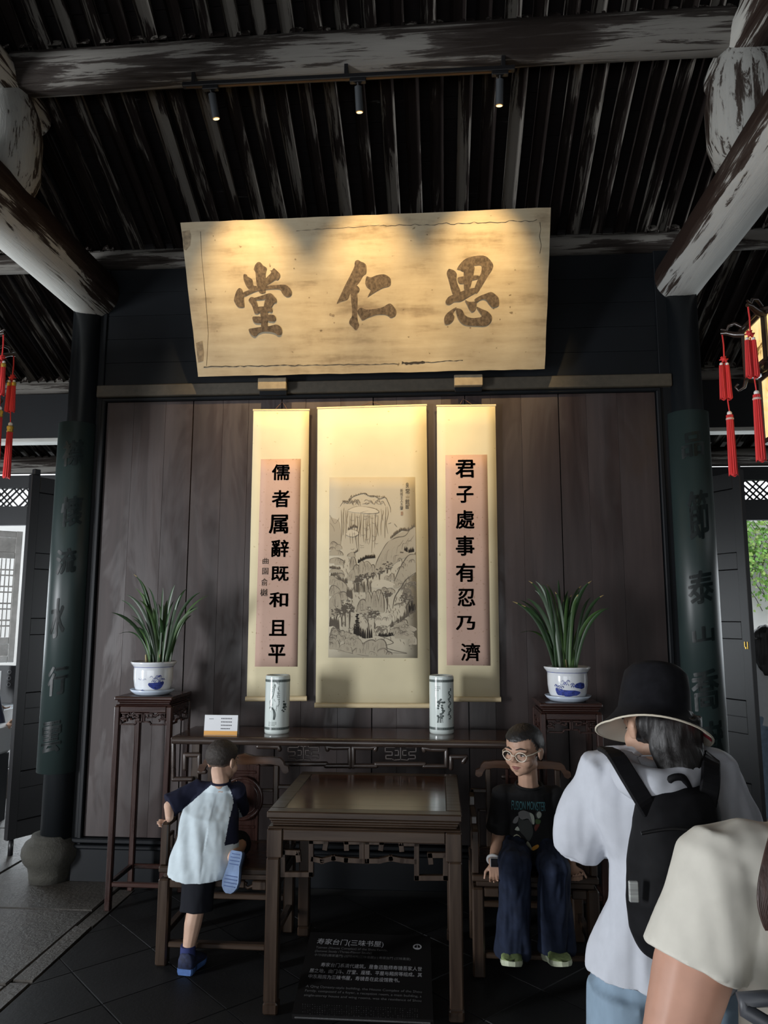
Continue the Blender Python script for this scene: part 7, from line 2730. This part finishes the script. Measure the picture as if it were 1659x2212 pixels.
    for (xl, xr, y, Yd, dp) in ((1420, 1525, 1696, 1.79, 0.035), (1385, 1545, 1706, 1.785, 0.055), (1368, 1556, 1760, 1.775, 0.075), (1356, 1560, 1850, 1.77, 0.09), (1352, 1562, 1930, 1.77, 0.095), (1360, 1552, 2010, 1.775, 0.085), (1385, 1530, 2060, 1.785, 0.065), (1420, 1505, 2074, 1.79, 0.04)):
        a, b = at(xl, y, Yd), at(xr, y, Yd)
        secs.append(((a + b) / 2, V(((b.x - a.x) / 2, 0, 0)), V((0, dp, 0))))
    mb.loft(secs, 28)
    place(fuse(mb, 0.008, 6, folds(0.004, 14, (1, 1, 1), 3)), 'pack', cloth, bp)
    for pts in ([at(1308, 1618, 1.93), at(1330, 1632, 1.82), at(1358, 1676, 1.765), at(1386, 1722, 1.745), at(1404, 1752, 1.745)], [at(1538, 1630, 1.92), at(1536, 1648, 1.81), at(1534, 1696, 1.76), at(1524, 1750, 1.745)]):
        m2 = MB()
        q = spline(pts, 5)
        for a, b in zip(q, q[1:]):
            m2.bar(a - bo, b - bo, 0.040, 0.012, 0.003, V((0.0, -1, 0.5)), 0.004)
        m2.build('strap', cloth, bp)
    m2 = MB()
    q = spline([at(1440, 1702, 1.77), at(1450, 1682, 1.755), at(1475, 1680, 1.755), at(1488, 1702, 1.77)], 5)
    m2.tube([p - bo for p in q], 0.008, 8).build('handle', cloth, bp)
    m2 = MB()
    q = [at(x, y, 1.672 if i_ else 1.675) for i_, (x, y) in enumerate(((1385, 1800), (1455, 1790), (1530, 1800)))]
    m2.tube([p - bo for p in spline(q, 5)], 0.004, 6).build('zip', M_BLACK, bp)
    c = at(1369, 1926, 1.70)
    MB().box(V((-0.010, -0.004, -0.021)), V((0.010, 0.006, 0.021)), 0.002, 0, Matrix.Translation(c - bo)).build('tag', plain('grey_tag', (0.30, 0.31, 0.30), 0.5, vary=0.5, scale=(5, 5, 120)), bp)


hat_woman()


# ================================================================== woman in a cream T-shirt, close to the camera
def cream_woman():
    root = thing('person', 'woman in a cream short-sleeved T-shirt close by at the lower right', 'person', (0.62, 1.22, 0))
    o = root.location
    Y = 1.22
    shp = at(1552, 1868, 1.20)
    cx = shp.x + 0.195
    neck = V((cx + 0.0, 1.20, shp.z + 0.085))
    F = Frame(V((cx + 0.03, 1.26, neck.z + 0.145)), V((0.1, 0.96, -0.1)), V((0, 0, 1)), 0.225)
    sh = [shp, V((cx + 0.18, 1.22, shp.z))]
    el = [at(1448, 2290, 1.17), V((cx + 0.235, 1.20, shp.z - 0.29))]
    wr = [V((el[0].x + 0.02, 1.27, el[0].z - 0.22)), V((cx + 0.20, 1.36, shp.z - 0.43))]
    hipc = V((cx, 1.22, 0.92))
    mb = MB()
    head_volume(mb, F, neck, 0.052)
    mb.loft([(neck, V((0.055, 0, 0)), V((0, 0.05, 0))), (V((cx, 1.22, shp.z - 0.02)), V((0.15, 0, 0)), V((0, 0.08, 0))), (V((cx, 1.22, shp.z - 0.25)), V((0.13, 0, 0)), V((0, 0.09, 0))), (hipc, V((0.145, 0, 0)), V((0, 0.1, 0))), (hipc + V((0, 0, -0.1)), V((0.15, 0, 0)), V((0, 0.1, 0)))], 20)
    for s in (0, 1):
        mb.capsule(V((cx, 1.22, shp.z)), sh[s], 0.065, 0.052)
        m_ = sh[s].lerp(el[s], 0.55)
        mb.capsule(sh[s], m_, 0.052, 0.056)
        mb.capsule(m_, el[s], 0.056, 0.044)
        mb.capsule(el[s], wr[s], 0.042, 0.027)
        hand_volume(mb, wr[s], V((0.1 if s == 0 else -0.1, 0.9, -0.2)), V((-1 if s == 0 else 1, 0, 0.2)), 0.165, 0.35, -1 if s == 0 else 1)
        x = (-0.085, 0.085)[s]
        k = V((cx + x, 1.23, 0.48))
        mb.capsule(hipc + V((x, 0, -0.08)), k, 0.08, 0.058)
        mb.capsule(k, V((cx + x, 1.20, 0.09)), 0.052, 0.036)
    place(fuse(mb, 0.006, 6), 'body', M_SKIN3, root)
    face_parts(F, root)
    mb = MB()
    mb.ball(F.p(0, -0.07, 0.13), V((0.41, 0.47, 0.40)) * F.H, 20, 14, 0, F.M)
    mb.loft([(F.p(0, -0.25, 0.0), F.r * 0.085, F.f * 0.06), (F.p(0, -0.34, -0.5), F.r * 0.085, F.f * 0.04), (V((cx, 1.11, shp.z - 0.05)), V((0.07, 0, 0)), V((0, 0.025, 0))), (V((cx, 1.10, shp.z - 0.22)), V((0.04, 0, 0)), V((0, 0.015, 0)))], 18)
    place(fuse(mb, 0.007, 3, folds(0.006, 55, (1, 1, 0.08), 1.0)), 'hair', M_BROWNHAIR, root)
    mb = MB()
    rn = random.Random(4)
    for k in range(7):
        d = k * 3
        mb.tube([p - o for p in spline([at(1668 + d, 1790, 1.12), at(1652 + d, 1850, 1.105), at(1640 + d, 1910, 1.095), at(1640 + d * 1.3, 1960, 1.09), at(1655 + d, 2010, 1.09)], 4)], [0.0022] * 16 + [0.0012], 5)
    tag(mb.build('hair_strands', M_BROWNHAIR, root), kind='stuff')
    # T-shirt
    cream = plain('cream_cotton', (0.53, 0.51, 0.45), 0.9, spec=0.2, vary=0.04)
    mb = MB()
    mb.loft([(neck + V((0, 0, -0.035)), V((0.085, 0, 0)), V((0, 0.07, 0))), (V((cx, 1.21, shp.z + 0.022)), V((0.145, 0, 0)), V((0, 0.085, 0))), (V((cx + 0.002, 1.21, shp.z - 0.07)), V((0.178, 0, 0)), V((0, 0.112, 0))), (V((cx + 0.004, 1.21, shp.z - 0.25)), V((0.172, 0, 0)), V((0, 0.115, 0))), (V((cx, 1.21, 0.90)), V((0.185, 0, 0)), V((0, 0.125, 0))), (V((cx, 1.21, 0.85)), V((0.19, 0, 0)), V((0, 0.13, 0)))], 30)
    for s in (0, 1):
        mb.capsule(V((cx, 1.21, shp.z)), sh[s], 0.072, 0.060)
        d = (el[s] - sh[s]).normalized()
        a_, b_, _ = frame_of(d, V((0, 1, 0)))
        mb.loft([(sh[s] - d * 0.045, a_ * 0.045, b_ * 0.045), (sh[s] - d * 0.01, a_ * 0.062, b_ * 0.062), (sh[s] + d * 0.07, a_ * 0.068, b_ * 0.068), (sh[s] + d * 0.140, a_ * 0.075, b_ * 0.072)], 24)
    place(fuse(mb, 0.006, 6, folds(0.0065, 13, (1.3, 1, 0.5), 6)), 'tshirt', cream, root)
    mb = MB()
    mb.loft([(hipc + V((0, 0, 0.02)), V((0.155, 0, 0)), V((0, 0.108, 0))), (hipc + V((0, 0, -0.12)), V((0.17, 0, 0)), V((0, 0.115, 0)))], 20)
    for s in (0, 1):
        x = (-0.088, 0.088)[s]
        mb.loft([(hipc + V((x, 0, -0.06)), V((0.09, 0, 0)), V((0, 0.11, 0))), (V((cx + x, 1.23, 0.48)), V((0.09, 0, 0)), V((0, 0.095, 0))), (V((cx + x, 1.20, 0.05)), V((0.10, 0, 0)), V((0, 0.105, 0)))], 20)
        shoe(root, V((cx + x, 1.14, 0.003)), V((cx + x * 1.2, 1.38, 0.003)), 0.09, 0.085, (M_EYEW, MATS['white_trainer'], M_EYEW))
    place(fuse(mb, 0.01, 4, folds(0.008, 9, (1, 1, 0.3), 5)), 'trousers', plain('charcoal_trousers', (0.03, 0.032, 0.036), 0.85, spec=0.2), root)
    sb = thing('shoulder_bag', 'dark shoulder bag hanging behind the woman in the cream T-shirt', 'bag', (cx - 0.02, 1.05, 0.98))
    q = at(1575, 2195, 1.075)
    m2 = MB()
    m2.box((-0.09, -0.03, -0.16), (0.15, 0.03, 0.03), 0.02, 0, Matrix.Translation(V((cx - 0.02, 1.045, q.z - 0.06)) - sb.location))
    m2.build('body', plain('slate_bag', (0.035, 0.038, 0.045), 0.5), sb)
    MB().tube([p - sb.location for p in spline([V((cx - 0.09, 1.045, q.z - 0.04)), at(1600, 2160, 1.075), V((cx + 0.05, 1.07, shp.z - 0.12)), V((cx + 0.12, 1.12, shp.z + 0.03))], 5)], 0.010, 8).build('strap', MATS['slate_bag'], sb)


cream_woman()


# ================================================================== people in the rear passages
def far_person(label, px, Y, H, fwd, hairmat, long_hair, top, bottom, topcol, arm=None):
    c = at(px, 1400, Y)
    root = thing('person', label, 'person', (c.x, Y, 0))
    o = root.location
    k = H / 1.65
    x = c.x
    neck = V((x, Y, 1.40 * k))
    F = Frame(V((x, Y, 1.53 * k)) + V(fwd) * 0.02, V(fwd), V((0, 0, 1)), 0.225 * k)
    fr = V(fwd).normalized()
    rt_ = fr.cross(V((0, 0, 1)))
    sh = [V((x, Y, 1.34 * k)) - rt_ * 0.165 * k, V((x, Y, 1.34 * k)) + rt_ * 0.165 * k]
    el = [s_ + V((0, 0, -0.27 * k)) + (s_ - V((x, Y, s_.z))) * 0.25 + fr * 0.03 for s_ in sh]
    wr = [e + V((0, 0, -0.14 * k)) + fr * 0.16 * k for e in el]
    if arm:
        el[arm[0]], wr[arm[0]] = arm[1], arm[2]
    hipc = V((x, Y, 0.88 * k))
    mb = MB()
    head_volume(mb, F, neck, 0.05 * k)
    ell = lambda c_, a, b: (c_, rt_ * a * k, fr * b * k)
    mb.loft([ell(neck, 0.05, 0.045), ell(V((x, Y, 1.31 * k)), 0.14, 0.07), ell(V((x, Y, 1.1 * k)), 0.12, 0.08), ell(hipc, 0.13, 0.09)], 18)
    for s in (0, 1):
        mb.capsule(V((x, Y, 1.31 * k)), sh[s], 0.055, 0.045)
        mb.capsule(sh[s], el[s], 0.042, 0.035)
        mb.capsule(el[s], wr[s], 0.034, 0.024)
        hand_volume(mb, wr[s], wr[s] - el[s], V((0, 0, 1)), 0.16 * k, 0.3, 1 if s else -1)
        lg = hipc + rt_ * (-0.085, 0.085)[s] * k
        kn = V((lg.x, lg.y, 0.46 * k)) + fr * 0.02
        mb.capsule(lg, kn, 0.07, 0.052)
        mb.capsule(kn, V((lg.x, lg.y, 0.08)), 0.05, 0.034)
    place(fuse(mb, 0.009, 4), 'body', M_SKIN2, root)
    face_parts(F, root)
    mb = MB()
    mb.ball(F.p(0, -0.07, 0.13), V((0.41, 0.46, 0.40)) * F.H, 20, 14, 0, F.M)
    if long_hair:
        mb.loft([ell(F.p(0, -0.20, 0.0), 0.10, 0.07), ell(F.p(0, -0.28, -0.6), 0.115, 0.06), ell(V((x, Y, 1.30 * k)) - fr * 0.10, 0.09, 0.03), ell(V((x, Y, 1.22 * k)) - fr * 0.11, 0.045, 0.015)], 18)
        place(fuse(mb, 0.009, 3, folds(0.008, 40, (1, 1, 0.08), 1.0)), 'hair', hairmat, root)
    else:
        short_hair(F, root, hairmat, seed=4)
    mb = MB()
    mb.loft([ell(neck + V((0, 0, -0.03)), 0.075, 0.06), ell(V((x, Y, 1.33 * k)), 0.14, 0.085), ell(V((x, Y, 1.1 * k)), 0.155, 0.11), ell(V((x, Y, 0.80 * k)), 0.17, 0.125)], 22)
    for s in (0, 1):
        mb.capsule(V((x, Y, 1.32 * k)), sh[s], 0.065, 0.056)
        mb.capsule(sh[s], el[s], 0.058, 0.056)
        if long_hair:
            mb.capsule(el[s], el[s].lerp(wr[s], 0.8), 0.054, 0.045)
    place(fuse(mb, 0.009, 4, folds(0.008, 12, (1, 1, 0.4), 2)), 'shirt', topcol, root)
    mb = MB()
    mb.loft([ell(hipc + V((0, 0, 0.05)), 0.145, 0.10), ell(hipc + V((0, 0, -0.1)), 0.165, 0.11)], 18)
    for s in (0, 1):
        lg = hipc + rt_ * (-0.087, 0.087)[s] * k
        mb.loft([ell(lg, 0.09, 0.11), ell(V((lg.x, lg.y, 0.46 * k)), 0.082, 0.09), ell(V((lg.x, lg.y, 0.05)), 0.09, 0.095)], 18)
        shoe(root, V((lg.x, lg.y, 0.003)) - fr * 0.07, V((lg.x, lg.y, 0.003)) + fr * 0.17, 0.09, 0.085, (M_EYEW, MATS['white_trainer'], M_EYEW))
    place(fuse(mb, 0.01, 4, folds(0.006, 10, (1, 1, 0.3), 5)), 'trousers', bottom, root)


far_person('woman with long black hair and white shirt in the passage at right', 1655, 6.75, 1.655, (0.25, 0.95, -0.05), M_HAIR, True, None, plain('sky_blue_denim', (0.28, 0.38, 0.50), 0.85, vary=0.2), plain('white_linen', (0.66, 0.68, 0.70), 0.85, vary=0.04))
far_person('man in a navy shirt reaching to the right at the left edge', -36, 6.54, 1.62, (0.75, 0.65, 0.0), M_HAIR, False, None, plain('grey_trousers', (0.05, 0.055, 0.06), 0.85), plain('navy_shirt', (0.012, 0.018, 0.04), 0.85), arm=(1, at(2, 1585, 6.35), at(24, 1562, 6.30)))

# ------------------------------------------------------------------ repeats belong together
GROUPS = {'armchair': 'armchairs flanking the square table', 'spotlight': 'spotlights on the track', 'hanging_scroll': 'scrolls on the screen wall',
          'couplet_board': 'couplet boards on the columns', 'column': 'columns of the hall', 'flower_stand': 'flower stands by the wall', 'flower_pot': 'orchid pots',
          'orchid': 'potted orchids', 'saucer': 'pot saucers', 'porcelain_vase': 'vases on the altar table', 'bracket': 'brackets under the name board',
          'palace_lantern': 'hanging lanterns', 'tie_beam': 'main tie beams', 'upper_tie_beam': 'upper tie beams', 'short_post': 'short roof posts', 'purlin': 'roof purlins', 'person': 'visitors in the hall'}
for _o in bpy.data.objects:
    if _o.parent is None and _o.get('category'):
        _g = GROUPS.get(_o.name.split('.')[0])
        if _g:
            _o['group'] = _g
